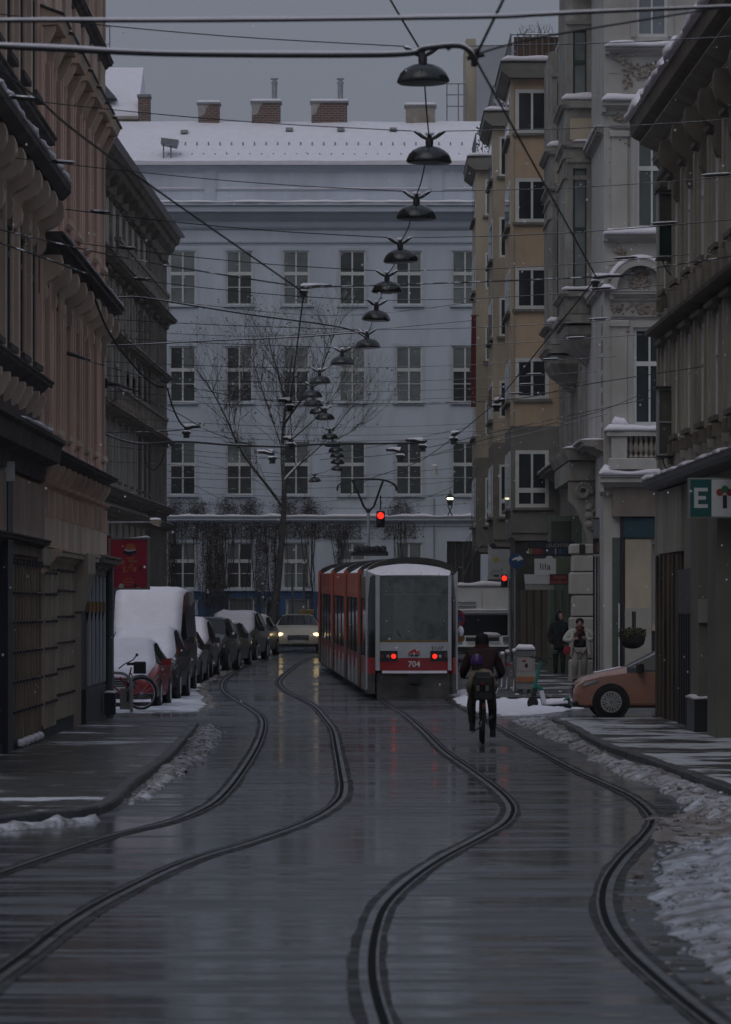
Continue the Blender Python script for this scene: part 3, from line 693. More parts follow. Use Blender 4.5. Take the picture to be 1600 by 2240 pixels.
# creeper on the lower wall: bare stems and dead leaves
cr = MB(); r2 = random.Random(4)
def creeper_density(x, y):
    d = 0.0
    if 1120 < y < 1190: d = 0.85 if x < 600 else (0.75 if x < 790 else (0.6 if 840 < x < 910 else 0.12))
    if y <= 1130: d = max([0.95*math.exp(-((x-c)/24.0)**2)*min(1, (y-1085)/25.0) for c in (385, 432, 498, 545, 632, 676, 876)] + [0.0])
    if y >= 1180: d = max([1.0*math.exp(-((x-c)/w)**2) for c, w in ((462, 22), (372, 8), (600, 6), (575, 10), (742, 7), (566, 8), (480, 12))] + [0.0]) * (1.0 if y < 1290 else 0.6)
    return d
for _ in range(120000):
    x = r2.uniform(362, 930); y = r2.uniform(1086, 1330)
    if r2.random() > creeper_density(x, y) * (0.55 + 0.9*abs(nz(x*0.03, y*0.03, 2))): continue
    c = (fu(x), -r2.uniform(0.015, 0.16), fzz(y)); a, b = r2.uniform(0, 6.28), r2.uniform(0.014, 0.038)
    e = Vector((math.cos(a), r2.uniform(-.6,.6), math.sin(a))).normalized()*b; f = Vector((-math.sin(a), r2.uniform(-.6,.6), math.cos(a))).normalized()*b*0.6
    c = Vector(c); cr.add([c-e, c-f, c+e, c+f], [(0,1,2,3)])
for k in range(90):
    x = r2.choice((385,432,462,462,470,498,545,600,676,742,876,372,575)) + r2.uniform(-14,14); pts = []
    for j in range(9):
        y = 1390 - j*33; x += r2.uniform(-6,6)
        if y < 1100: break
        pts.append((fu(x), -0.03-0.03*r2.random(), fzz(y)))
    cr.tube(pts, 0.014, 4)
o = F.put('creeper', cr, pm('dead creeper leaves', (0.060,0.050,0.045), 0.9, 0.5, 3.0)); o['kind'] = 'stuff'
# antenna rods, small wall lamp and conduit
F.put('conduit', MB().tube([(fu(950), -0.05, fzz(1230)), (fu(950), -0.05, fzz(1090))], 0.025, 5), GREYP)

# ---- taller house behind, on the left, with a brick chimney
DB = 197.0; bx = lambda x: PX(x, DB); bz = lambda y: PZ(y, DB)
b2 = building('snowy_roofed_house', 'beige house with steep snow-covered roof behind the blue-grey house', (bx(260), DB, gz(191)))
Fb = Fac(b2, (bx(120), DB, 0), FRONT); bu = lambda x: bx(x)-bx(120)
Fb.put('wall', wall_mesh(bu(302), 0, bz(268), [(bu(232), bu(296), bz(356), bz(300))], 0.1, 10), M_SAND)
Fb.put('roof', MB().prism([(-0.5, bz(262)), (-0.45, bz(244)), (4.5, bz(120)), (9.0, bz(262))], 0, bu(303), 'x'), SNOW)
Fb.put('eaves', MB().prism([(-0.55, bz(262)), (-0.55, bz(256)), (0.02, bz(252)), (0.02, bz(268))], 0, bu(302), 'x'), M_PLAST)
Fb.put('dormer', MB().prism([(bu(150), bz(214)), (bu(255), bz(214)), (bu(222), bz(176)), (bu(150), bz(150))], -0.2, 3.0, 'y'), pm('dark dormer glass', (0.10,0.12,0.12), 0.3, 0.2, 1))
mb = MB(); mb.box(bu(303), bu(329), -0.4, 0.5, bz(362), bz(214), 0); mb.box(bu(301), bu(331), -0.45, 0.55, bz(214), bz(208), 1)
Fb.put('chimney', mb, [M_BRICK, GREYP])
mb = MB(); mb.tube([(bu(222), -0.3, bz(118)), (bu(222), -0.3, bz(58))], 0.03, 5); mb.tube([(bu(241), -0.3, bz(118)), (bu(241), -0.3, bz(58))], 0.03, 5); mb.tube([(bu(215), -0.3, bz(60)), (bu(241), -0.3, bz(60))], 0.03, 5); mb.tube([(bu(215), -0.3, bz(98)), (bu(241), -0.3, bz(98))], 0.025, 5)
Fb.put('roof_railing', mb, GREYP)
# ---- fire wall and roof terrace behind, on the right
DB2 = 199.0; b3 = building('fire_wall_house', 'plain beige fire wall rising behind the roof on the right', (PX(1045, DB2), DB2, gz(191)))
Fc = Fac(b3, (PX(1020, DB2), DB2, 0), FRONT)
Fc.put('wall', MB().box(0, PX(1042, DB2)-PX(1020, DB2), 0, 6, 0, PZ(84, DB2)), M_SAND)
Fc.put('grey_wall', MB().box(PX(1042.2, DB2)-PX(1020, DB2), PX(1160, DB2)-PX(1020, DB2), -0.6, 6.1, 0, PZ(104, DB2)), pm('pale grey render', (0.34,0.35,0.38), 0.9, 0.08, 0.6))
mb = MB()
for x_ in (978, 1003, 1018): mb.tube([(PX(x_, DB2)-PX(1020, DB2), -0.2, PZ(268, DB2)), (PX(x_, DB2)-PX(1020, DB2), -0.2, PZ(183, DB2))], 0.03, 5)
for y_ in (184, 208, 233): mb.tube([(PX(976, DB2)-PX(1020, DB2), -0.2, PZ(y_, DB2)), (-0.02, -0.2, PZ(y_, DB2))], 0.028, 5)
Fc.put('roof_railing', mb, GREYP)

# ================= left: the pink house (ends at the side street)
l2 = building('pink_house', 'pink house with fluted upper storeys and bracketed cornices at the corner on the left', (-5.25, 74, gz(74)))
DL0, DL1 = 66.0, 82.5; A = Fac(l2, (-5.25, DL0, 0), LEFT); LA = DL1-DL0
bays = 7; bw = LA/bays
ops = []
for k in range(bays):
    u = bw*(k+0.5)
    for z0, z1 in ((5.0, 7.05), (8.75, 10.95), (13.15, 15.1)): ops.append((u-0.5, u+0.5, z0, z1))
A.put('wall', wall_mesh(LA, -0.6, 17.5, ops, 0.10, 10), M_PINK)
A.put('shade_frieze', MB().box(0, LA, -0.02, 0, 7.06, 7.7), M_SOOT_SHADE)  # dark panel paints the shade between the brackets
me_j = MB().box(-0.20, 0.0, -0.06, 0.0, 0, 2.4).mesh('jamb', M_PINK); me_j3 = MB().box(-0.16, 0.0, -0.07, 0.0, 0, 2.0).mesh('jamb', M_OCHRE)
me_p = MB().box(-0.16, 0.16, -0.055, 0.0, 0, 3.0).mesh('pilaster', M_PINK)
me_flute = MB().bbox(-0.05, 0.05, -0.035, 0.0, 0, 3.05, 0.012).mesh('flute', M_PINK)
hood = MB(); hood.prism([(0.0,0.0),(-0.30,0.02),(-0.33,0.10),(-0.36,0.16),(0.0,0.30)], -0.85, 0.85, 'x', 0); hood.prism([(0,-0.42),(-0.08,-0.38),(-0.24,-0.06),(-0.24,0.0),(0,0.0)], -0.80, -0.62, 'x', 0); hood.prism([(0,-0.42),(-0.08,-0.38),(-0.24,-0.06),(-0.24,0.0),(0,0.0)], 0.62, 0.80, 'x', 0)
me_hood = hood.mesh('window_hood', [M_OCHRE])
me_roof = MB().prism([(0,0.305),(-0.37,0.165),(-0.39,0.17),(-0.39,0.20),(0,0.34)], -0.88, 0.88, 'x').mesh('hood_cover', pm('dark hood zinc', (0.03,0.03,0.035), 0.5, 0.2, 2, snow=0.3))
for k in range(bays):
    u = bw*(k+0.5)
    for z0, h in ((5.0, 2.05), (8.75, 2.2), (13.15, 1.95)):
        window(A, u-0.5, z0, 1.0, h, recess=0.06, sill=True, sillm=M_OCHRE, glass=GLASS, frame=M_DKFR)
    for z0, me in ((4.85, me_j), (8.6, me_j), (13.0, me_j3)):
        A.put('jamb', me, None, (u-0.5, 0, z0)); A.put('jamb', me, None, (u+0.70, 0, z0))
    for z0 in (4.65, 8.35): A.put('pilaster', me_p, None, (bw*k+0.02 if k else 0.17, 0, z0)); A.put('flute', me_flute, None, (bw*k+0.32, 0, z0)); A.put('flute', me_flute, None, (bw*(k+1)-0.30, 0, z0)); A.put('flute', me_flute, None, (bw*k+0.52, 0, z0))
    h_ = A.put('window_hood', me_hood, None, (u, 0, 11.40)); ob('hood_cover', me_roof, h_)
    A.put('window_apron', MB().box(-0.7, 0.7, -0.06, 0, 0, 0.95), M_OCHRE, (u, 0, 11.78))
ledge(A, 'sill_cornice', 0, LA, 12.95, sprof(0.20, 0.24), M_SOOT_SHADE)
me_sc = scroll_bracket(0.36, 0.78, 0.34).mesh('scroll_bracket', M_OCHRE)
ledge(A, 'cornice', -0.3, LA+0.25, 8.02, sprof(0.42, 0.34), M_SOOT_SHADE)
row(A, 'scroll_bracket', me_sc, [0.5+1.9*k for k in range(9)], 6.92)
snowcap(A, 0.2, LA, 0.40, 8.02, 0.025, step=0.4, lumps=1.0)
me_dn = MB().prism([(0,0),(-0.10,0.05),(-0.20,0.22),(-0.20,0.30),(0,0.30)], -0.11, 0.11, 'x').mesh('console', M_OCHRE)
me_dn2 = MB().box(-0.10, 0.10, -0.13, 0, 0, 0.42).mesh('dentil', M_OCHRE)
ledge(A, 'cornice', 0, LA+0.02, 4.58, sprof(0.30, 0.20), M_SOOT_SHADE)
row(A, 'console', me_dn, [0.4+1.35*k for k in range(12)], 4.08)
ledge(A, 'string_course', 0, LA, 4.06, sprof(0.14, 0.12), M_PINK)
row(A, 'dentil', me_dn2, [0.5+1.35*k for k in range(12)], 3.50)
A.put('fascia', MB().box(0.0, LA, -0.06, 0, 3.0, 3.49), M_OCHRE)
ledge(A, 'shop_cornice', 2.0, 11.5, 2.98, sprof(0.26, 0.34), M_OCHRE); ledge(A, 'shop_cornice', 11.5, LA+0.15, 3.0, sprof(0.36, 0.40), M_GREYDK)
# shop front: panelled folding shutters of beige battens, stone wedge, pencil-shaped grey leaves
M_BEIGE = pm('beige shutter paint', (0.44, 0.39, 0.305), 0.75, 0.15, 2.0, col2=(0.20,0.17,0.14), amount=0.6, scale2=1.2, stretch=(1,1,0.3), thresh=0.55, soft=0.12)
M_BRSH = pm('brown shutter paint', (0.25, 0.185, 0.135), 0.75, 0.2, 2.0, col2=(0.09,0.072,0.07), amount=0.7, scale2=1.2, stretch=(1,1,0.3), thresh=0.52, soft=0.12)
M_DOT = pm('hinge shadow and pencil tip', (0.012,0.012,0.03), 0.5, 0.2, 3)  # near-black paint for hinge shadows on the battens and for pencil tips
def batten_mesh(mat, h, pitch=0.44):
    mb = MB(); z = 0.0
    while z < h-0.05:
        zz = min(h, z+pitch); mb.bbox(-0.12, 0.12, -0.085, 0.0, z, zz-0.03, 0.012, 0); mb.box(-0.14, 0.06, -0.12, -0.085, zz-0.05, zz-0.012, 1); z = zz
    return mb.mesh('shutter_batten', [mat, M_DOT])
bm_b = batten_mesh(M_BEIGE, 2.55)
for k in range(13): A.put('shutter_batten', bm_b, None, (0.5+0.52*k, 0, 0.12 if k > 4 else 0.05))
A.put('plinth', MB().box(0, 7.2, -0.05, 0, -0.5, 0.10), pm('dark plinth', (0.02,0.02,0.026), 0.7, 0.3, 2))
A.put('shutter_panel', MB().box(0.2, 7.1, -0.05, 0, 2.70, 2.98), M_BEIGE)
A.put('stone_wedge', MB().prism([(0,1.9),(-0.10,1.95),(-0.30,2.62),(-0.30,2.98),(0,2.98)], 7.4, 9.4, 'x'), M_BEIGE)
A.put('pier', MB().box(7.4, 9.2, -0.05, 0, -0.5, 1.89), M_BRSH)
A.put('recess_shade', MB().box(9.6, 16.45, -0.02, 0, -0.5, 2.6), DARK)  # flat dark sheet standing in for the shade of a recess
leaf = MB(); leaf.bbox(-0.12, 0.12, -0.10, 0.0, 0.55, 2.62, 0.03, 0)
me_leaf = leaf.mesh('folding_leaf', [pm('grey-white shutter paint', (0.34,0.36,0.38), 0.6, 0.12, 1.5)])
M_GOLD = pm('gold paint', (0.36,0.20,0.06), 0.6, 0.15, 2)
for k in range(5):
    u = 11.0 + 1.1*k; o = A.put('folding_leaf', me_leaf, None, (u, 0, 0))
    ob('pencil_band', MB().box(-0.105, 0.10, -0.106, -0.10, 1.92, 2.12).mesh('pencil_band', M_GOLD), o)
    ob('pencil_side', MB().box(-0.124, -0.12, -0.088, -0.012, 1.92, 2.12).mesh('pencil_side', M_GOLD), o)
    ob('pencil_tip', MB().add([(-0.124,-0.085,1.918),(-0.124,-0.012,1.918),(-0.124,-0.05,1.72)], [(0,1,2)]).mesh('pencil_tip', M_DOT), o)
A.put('base_box', MB().box(9.8, 15.6, -0.10, 0, -0.5, 0.50), pm('dark green base', (0.018,0.026,0.026), 0.6, 0.3, 2))
A.put('corner_pipe', MB().tube([(LA-0.12, -0.12, -0.3), (LA-0.12, -0.12, 2.95)], 0.09, 8), pm('grey downpipe', (0.085,0.095,0.105), 0.5, 0.15, 3), (0,0,0), True)
A.put('eaves', MB().prism([(0.1,17.5),(-0.5,17.5),(-0.5,17.8),(4,20),(9,17.5)], 0, LA, 'x'), M_SLATE)

# ================= left: the nearest house, cut by the frame
l1 = building('brown_house', 'sooty brown house with S-shaped brackets at the left edge', (-5.25, 58, gz(58)))
B = Fac(l1, (-5.25, 50.0, 0), LEFT); LB = 15.97; bays = 7; bw = LB/bays
ops = []
for k in range(bays):
    u = bw*(k+0.5)
    for z0, z1 in ((5.85, 8.05), (10.1, 12.6)): ops.append((u-0.55, u+0.55, z0, z1))
B.put('wall', wall_mesh(LB, -0.6, 14.5, ops, 0.08, 10), M_BROWN)
B.put('shade_frieze', MB().box(0, LB, -0.02, 0, 7.6, 8.6), M_SOOT_SHADE); B.put('shade_frieze', MB().box(0, LB, -0.02, 0, 4.9, 5.4), M_SOOT_SHADE)  # dark panels paint the shaded gaps behind brackets and consoles
me_j = MB().box(-0.14, 0, -0.03, 0, 0, 2.45).mesh('jamb', M_OCHRE); me_p = MB().box(-0.14, 0.14, -0.07, 0, 0, 2.6).mesh('pilaster', M_OCHRE)
for k in range(bays):
    u = bw*(k+0.5)
    for z0, h in ((5.85, 2.2), (10.1, 2.5)):
        window(B, u-0.55, z0, 1.1, h, recess=0.06, sillm=M_SOOT_SHADE, glass=GLASS, frame=M_DKFR); B.put('jamb', me_j, None, (u-0.55, 0, z0-0.12)); B.put('jamb', me_j, None, (u+0.77, 0, z0-0.12))
    for z0 in (5.75, 9.9): B.put('pilaster', me_p, None, (bw*k+0.16, 0, z0))
ledge(B, 'cornice', 0, LB+0.12, 9.55, sprof(0.30, 0.34), M_SOOT_SHADE)
row(B, 'dentil', MB().box(-0.12, 0.12, -0.16, 0, 0, 0.30).mesh('dentil', M_OCHRE), [0.4+1.3*k for k in range(12)], 8.90)
ledge(B, 'gutter', 0, LB+0.10, 8.72, [(0.1,-0.20),(0.40,-0.18),(0.52,-0.06),(0.52,0.06),(0.44,0.06)], M_SOOT_SHADE)
snowcap(B, 3.0, LB+0.05, 0.52, 8.78, 0.09, step=0.16, lumps=1.3)
row(B, 'scroll_bracket', scroll_bracket(0.44, 0.86, 0.34).mesh('scroll_bracket', M_OCHRE), [0.7+1.5*k for k in range(11)], 7.64)
ledge(B, 'cornice', 0, LB+0.06, 5.62, sprof(0.26, 0.26), M_SOOT_SHADE)
row(B, 'console', MB().prism([(0,0),(-0.10,0.05),(-0.22,0.25),(-0.22,0.36),(0,0.36)], -0.12, 0.12, 'x').mesh('console', M_OCHRE), [0.4+1.3*k for k in range(12)], 4.98)
ledge(B, 'shop_cornice', 0, LB+0.04, 4.62, [(0.10,-0.60),(0.14,-0.36),(0.34,-0.30),(0.38,-0.05),(0.44,0.0),(0.44,0.06)], M_SOOT_SHADE)
snowcap(B, 8, LB-3, 0.44, 4.68, 0.06, step=0.3, lumps=0.9)
B.put('fascia', MB().box(0, LB, -0.10, 0, 3.1, 3.95), M_BROWN); ledge(B, 'string_course', 0, LB, 3.08, sprof(0.22, 0.22), M_SOOT_SHADE)
B.put('dark_pier', MB().box(9.0, 9.9, -0.12, 0, -0.4, 4.0), pm('dark pier paint', (0.012,0.013,0.03), 0.5, 0.2, 2))
bm_c = batten_mesh(M_BRSH, 2.7)
for k in range(10): B.put('shutter_batten', bm_c, None, (10.4+0.56*k, 0, 0.05))
B.put('plinth', MB().box(0, LB, -0.04, 0, -0.5, 0.05), MATS['dark plinth'])
for k in range(5): B.put('snow_lump', MB().ball((0,0,0), 0.11, 7, 5, (1.2,0.7,0.7)), SNOW, (11.2+0.9*k, -0.12, -0.02), True)
B.put('shutter_box', MB().box(10.1, LB, -0.07, 0, 2.80, 3.06), M_BRSH)
pl = B.put('number_plate', MB().box(-0.02, 0.0, -0.22, 0.06, 3.82, 4.10), WHITEP, (8.99,0,0))
# eave roof
B.put('roof', MB().prism([(0.1,14.5),(-0.5,14.5),(-0.5,14.8),(4,17),(9,14.5)], 0, LB, 'x'), M_SLATE)

# ================= left: the grey stucco house beyond the side street
l3 = building('grey_stucco_house', 'weathered grey stucco house with heavy eaves beyond the parked cars', (-8.7, 150, gz(150)))
Cc = Fac(l3, (-9.5, 124.0, 0), LEFT-R(0.99)); LC = 52.0; bays = 17; bw = LC/bays
ops = []
for k in range(bays):
    u = bw*(k+0.5)
    for z0, z1 in ((3.0,5.2),(6.6, 8.9), (9.4, 11.6), (12.2, 13.7), (14.8, 16.4)): ops.append((u-0.55, u+0.55, z0, z1))
Cc.put('wall', wall_mesh(LC, -0.5, 17.4, ops, 0.1, 10), M_GREYST)
me_j = MB().box(-0.2, 0, -0.07, 0, 0, 2.4).mesh('jamb', M_WHITED); me_h = MB().prism([(0,0),(-0.22,0.04),(-0.26,0.14),(0,0.22)], -0.85, 0.85, 'x').mesh('window_hood', M_GREYDK)
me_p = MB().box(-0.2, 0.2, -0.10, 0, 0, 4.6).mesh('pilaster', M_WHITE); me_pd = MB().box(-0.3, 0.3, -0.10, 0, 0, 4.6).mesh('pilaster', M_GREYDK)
for k in range(bays):
    u = bw*(k+0.5); far = k > 11
    for z0, h in ((3.0,2.2),(6.6, 2.3), (9.4, 2.2), (12.2, 1.5), (14.8, 1.6)):
        window(Cc, u-0.55, z0, 1.1, h, recess=0.06, sillm=M_GREYDK, curt=0.3)
        if k > 3:
            Cc.put('jamb', me_j if h > 2 else MB().box(-0.2, 0, -0.12, 0, 0, h+0.15).mesh('jamb', M_WHITED), None, (u-0.55, 0, z0-0.1))
            Cc.put('window_hood', me_h, None, (u, 0, z0+h+0.12))
    if k > 3:
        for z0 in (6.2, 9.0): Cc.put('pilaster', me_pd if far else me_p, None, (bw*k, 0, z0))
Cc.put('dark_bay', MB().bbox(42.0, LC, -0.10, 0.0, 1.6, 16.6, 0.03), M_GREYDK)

ledge(Cc, 'eaves', 0, LC+0.3, 17.85, [(0.05,-1.3),(0.12,-1.1),(0.16,-0.75),(0.40,-0.55),(0.46,-0.35),(0.58,-0.30),(0.66,-0.05),(0.66,0.05)], M_GREYDK)
row(Cc, 'scroll_bracket', scroll_bracket(0.5, 0.75, 0.3).mesh('scroll_bracket', M_GREYDK), [12+3.0*k for k in range(13) if 12+3.0*k < LC-8], 16.5)
snowcap(Cc, 8, LC+0.2, 0.66, 17.92, 0.10, step=0.5, lumps=1.2)
Cc.put('roof', MB().prism([(0.1,17.7),(-0.9,17.85),(5,21),(10,17.7)], 0, LC, 'x'), SNOW)
for z0, pr in ((14.3, 0.55), (11.85, 0.35), (9.1, 0.45), (7.7-1.5, 0.5), (5.55, 0.4)):
    ledge(Cc, 'cornice', 0, LC+0.1, z0, sprof(pr, 0.42), M_GREYDK); snowcap(Cc, 10, LC, pr*0.9, z0, 0.03, step=0.6, lumps=1.2)
me_bal = MB().lathe([(0.05,0),(0.10,0.12),(0.10,0.2),(0.045,0.45),(0.08,0.62),(0.05,0.7)], n=7).mesh('baluster', M_WHITED, True)
for z0 in (9.12, 14.32):
    row(Cc, 'baluster', me_bal, [22+0.5*k for k in range(54)], z0, -0.35 if z0 > 12 else -0.28)
    Cc.put('handrail', MB().box(21.7, 49, -0.45 if z0 > 12 else -0.38, -0.22, z0+0.70, z0+0.84), M_WHITED)
Cc.put('shop_fascia', MB().box(0, LC, -0.12, 0, 1.9, 2.7), DARK)

# ================= right: yellow house with three stepped bays
r4 = building('yellow_house', 'yellow rendered house with three stepped window bays on the right', (6.3, 150, gz(150)))
Wb = Fac(r4, (6.5, 182.0, 0), RIGHT)
Wb.put('wall', wall_mesh(182-136.6, -0.5, 19.6, [], 0.2, 9), M_SAND)
WINY = [(195, 291), (389, 486), (583, 676), (783, 873), (985, 1110)]
D1 = 136.4
zrow = [(PZ(b, D1), PZ(a, D1)) for a, b in WINY]
ztop = PZ(172, D1); zmid = PZ(932, D1); zbot = PZ(1166, D1)
for bi, (Db, xl, wu0, wu1, cols) in enumerate(((136.4, 1119, 1128, 1201, 2), (150.0, 1080, 1093, 1112, 1), (165.0, 1042, 1062, 1079, 1))):
    X0 = PX(xl, Db); W = 6.5 - X0
    fr = Fac(r4, (X0, Db, 0), FRONT); a, b = PX(wu0, Db)-X0, min(PX(wu1, Db)-X0, W-0.02)
    fr2 = Fac(r4, (X0, Db+6.0, 0), RIGHT)
    upper = [(a, b, c, d) for c, d in zrow[:4]]; lower = [(a, b, zrow[4][0], zrow[4][1])]
    mu = wall_mesh(W, zmid, ztop, upper, 0.12, 6.0)
    # the upper bay in yellow, the lower one in cement grey
    fr.put('bay', mu, M_YELL if bi == 0 else M_SAND)
    fr.put('bay_base', wall_mesh(W, zbot, zmid-0.004, lower, 0.12, 5.98), M_CEM)
    fr.put('bay_foot', MB().prism([(0.15, zbot-0.25), (0.02, zbot-0.12), (0.0, zbot-0.003), (W, zbot-0.003), (W, zbot-0.25)], 0.06, 5.9, 'y'), M_CEM)
    if bi == 0:                                                       # darker grey stains the yellow only on the corner pier
        fr.put('corner_pier', MB().box(-0.03, 0.10, -0.03, 0.0, zmid, ztop), M_SAND)
    for k, (c, d) in enumerate(zrow):
        bars = [] if k < 4 else [(0.30, 0.16)]
        window(fr, a, c, b-a, d-c, recess=0.05, bars=bars, cols=cols, fr=0.12 if bi == 0 else 0.08, sill=(bi == 0 or k % 2 == 0), sillm=M_CEM, glass=GLASS)
        # wide white windows on the street side of the bay
        o = fr2.put('side_window', MB().box(0.9, 5.3, -0.03, 0.0, c, d), WHITEP)
        for q in range(3): ob('pane', MB().box(1.05+q*1.42, 2.35+q*1.42, -0.045, -0.032, c+0.14, d-0.14).mesh('pane', GLASS), o)
        fr2.put('side_sill', MB().box(0.8, 5.4, -0.14, 0.0, c-0.10, c-0.004), M_CEM)
    ev = MB(); t = 0.34
    ev.prism([(-t, ztop+0.22), (-0.05, ztop), (W, ztop), (W, ztop+0.50), (-t, ztop+0.50)], -t, 6.2, 'y')
    fr.put('eaves', ev, M_CEM); fr.put('eaves_edge', MB().box(-t-0.03, W, -t-0.03, 6.25, ztop+0.50, ztop+0.56), BLACK)
    snowcap(Fac(r4, (X0, Db-t, 0), FRONT), -t, W, 0.02, ztop+0.56, 0.14, inner=1.2, step=0.2)
    rl = MB()                                                          # roof terrace railing
    for k in range(9): rl.tube([(0.0+k*W/8, 0.15, ztop+0.55), (0.0+k*W/8, 0.15, ztop+1.5)], 0.018, 5)
    rl.tube([(0, 0.15, ztop+1.5), (W, 0.15, ztop+1.5)], 0.03, 5); rl.tube([(0, 0.15, ztop+0.7), (W, 0.15, ztop+0.7)], 0.02, 5)
    for k in range(12): rl.tube([(0, 0.15+k*0.5, ztop+0.55), (0, 0.15+k*0.5, ztop+1.5)], 0.016, 5)
    rl.tube([(0, 0.15, ztop+1.5), (0, 5.9, ztop+1.5)], 0.03, 5)
    fr.put('terrace_railing', rl, pm('grey railing', (0.16,0.16,0.17), 0.5, 0.2, 3, snow=0.5))
    if bi == 0:
        o = fr.put('willow_screen', MB().box(0.1, W-0.05, 0.22, 0.28, ztop+0.62, ztop+1.42), pm('willow screen', (0.10,0.065,0.045), 0.9, 0.5, 6, stretch=(6,6,0.3), snow=0.2))
        pl = MB(); r2 = random.Random(5)
        for k in range(30):
            p = Vector((r2.uniform(0.3, W-0.4), 0.5, ztop+1.3)); q = [p]
            for _ in range(4): p = p + Vector((r2.uniform(-.14,.14), r2.uniform(-.1,.1), r2.uniform(0.05,.22))); q.append(p)
            pl.tube(q, [0.012,0.01,0.008,0.006,0.004], 4)
        fr.put('terrace_shrub', pl, pm('bare twig', (0.06,0.045,0.038), 0.9, 0.3, 4, snow=0.7))
    else:
        pl = MB(); r2 = random.Random(8+bi)
        for k in range(160):
            c = Vector((r2.uniform(0,W-0.2), r2.uniform(0.2,4), ztop+0.7+r2.random()**2*1.3)); e = Vector((r2.uniform(-1,1),r2.uniform(-1,1),r2.uniform(-1,1)))*0.09; f = Vector((r2.uniform(-1,1),r2.uniform(-1,1),r2.uniform(-1,1)))*0.06
            pl.add([c-e, c-f, c+e, c+f], [(0,1,2,3)])
        fr.put('terrace_shrub', pl, MATS['bare twig'])
sf = Fac(r4, (PX(1128, 136.2), 136.3, 0), FRONT)                       # shop level under the bays
sf.put('shop_wall', MB().box(0, 3, 0.3, 5, -0.4, zbot-0.26), pm('dim shop interior', (0.045,0.040,0.036), 0.5, 0.5, 1.2))
for k in range(5): sf.put('shop_door_leaf', MB().bbox(0.18+0.24*k, 0.38+0.24*k, 0.24, 0.30, gz(136)+0.15, PZ(1290,136.3), 0.01), pm('brown door wood', (0.085,0.066,0.052), 0.6, 0.35, 3.0, stretch=(1,1,0.2)))
wh = Fac(r4, (PX(1068, 163), 163.0, 0), FRONT)
wh.put('white_panel', MB().box(0, PX(1122,163)-PX(1068,163), 0, 0.05, PZ(1345,163), PZ(1190,163)), pm('white shop panel', (0.42,0.44,0.46), 0.6, 0.06, 1))
wh.put('yellow_disc', MB().lathe([(0.0,0),(0.10,0.0),(0.10,-0.008),(0,-0.008)], (PX(1086,163)-PX(1068,163), -0.01, PZ(1224,163)), 16, axis='y'), pm('yellow disc paint', (0.42,0.38,0.05), 0.6, 0.05, 2))

# ================= right: ornate grey house with oriels, and its white corner facing the camera
r3 = building('ornate_house', 'ornate off-white corner house with stone oriels, balconies and carved trim', (6.4, 112, gz(112)))
SW = Fac(r3, (6.42, 136.3, 0), RIGHT); LS = 136.3-108.75
sops = []
for k in range(5):
    for z0, z1 in ((6.9, 9.2), (11.0, 13.6), (15.6, 18.0)): sops.append((3.0+5.0*k, 4.2+5.0*k, z0, z1))
SW.put('wall', wall_mesh(LS, -0.5, 22.5, sops, 0.2, 1.2), M_STONE)
for a, b, c, d in sops: window(SW, a, c, b-a, d-c, recess=0.14, sillm=M_STONE)
for z0, pr in ((19.3, 0.5), (14.75, 0.35), (10.6, 0.3), (6.45, 0.75)):
    ledge(SW, 'cornice', 0, LS, z0, sprof(pr, 0.45), M_STONE); snowcap(SW, 0.5, LS, pr*0.95, z0, 0.05, step=0.5, lumps=0.8)
row(SW, 'quoin', MB().bbox(-0.32, 0.32, -0.10, 0, 0, 0.38, 0.03).mesh('quoin', M_STONE), [LS-0.5], 6.6)
for k in range(8): SW.put('quoin', MB().bbox(-0.32, 0.32, -0.14, 0, 0, 0.34, 0.03), M_STONE, (LS-0.6, 0, 6.5+0.46*k)); SW.put('quoin', MB().bbox(-0.3, 0.3, -0.12, 0, 0, 0.34, 0.03), M_STONE, (LS-2.4, 0, 6.5+0.46*k))
def oriel(D0, depth, proj, levels, mat, name='oriel', taper=False):
    """levels = (z, scale of the projection); plan with rounded front corners"""
    rings = []
    for z, sc in levels:
        p = proj*sc; r = min(0.22, p*0.4); Xw = 6.42; D0_, depth_ = D0, depth
        if taper: D0_ = D0 + depth*0.5*(1-sc)*0.8; depth_ = depth*(1-(1-sc)*0.8)
        rings.append([(Xw, D0_, z), (Xw-p+r, D0_, z), (Xw-p+r*0.3, D0_+r*0.3, z), (Xw-p, D0_+r, z), (Xw-p, D0_+depth_-r, z), (Xw-p+r*0.3, D0_+depth_-r*0.3, z), (Xw-p+r, D0_+depth_, z), (Xw, D0_+depth_, z)])
    rr = [[(x-r3.location.x, y-r3.location.y, z-r3.location.z) for x, y, z in q] for q in rings]
    return MB().loft(rr).build(name, mat, r3)
def orz(y, D): return PZ(y, D)
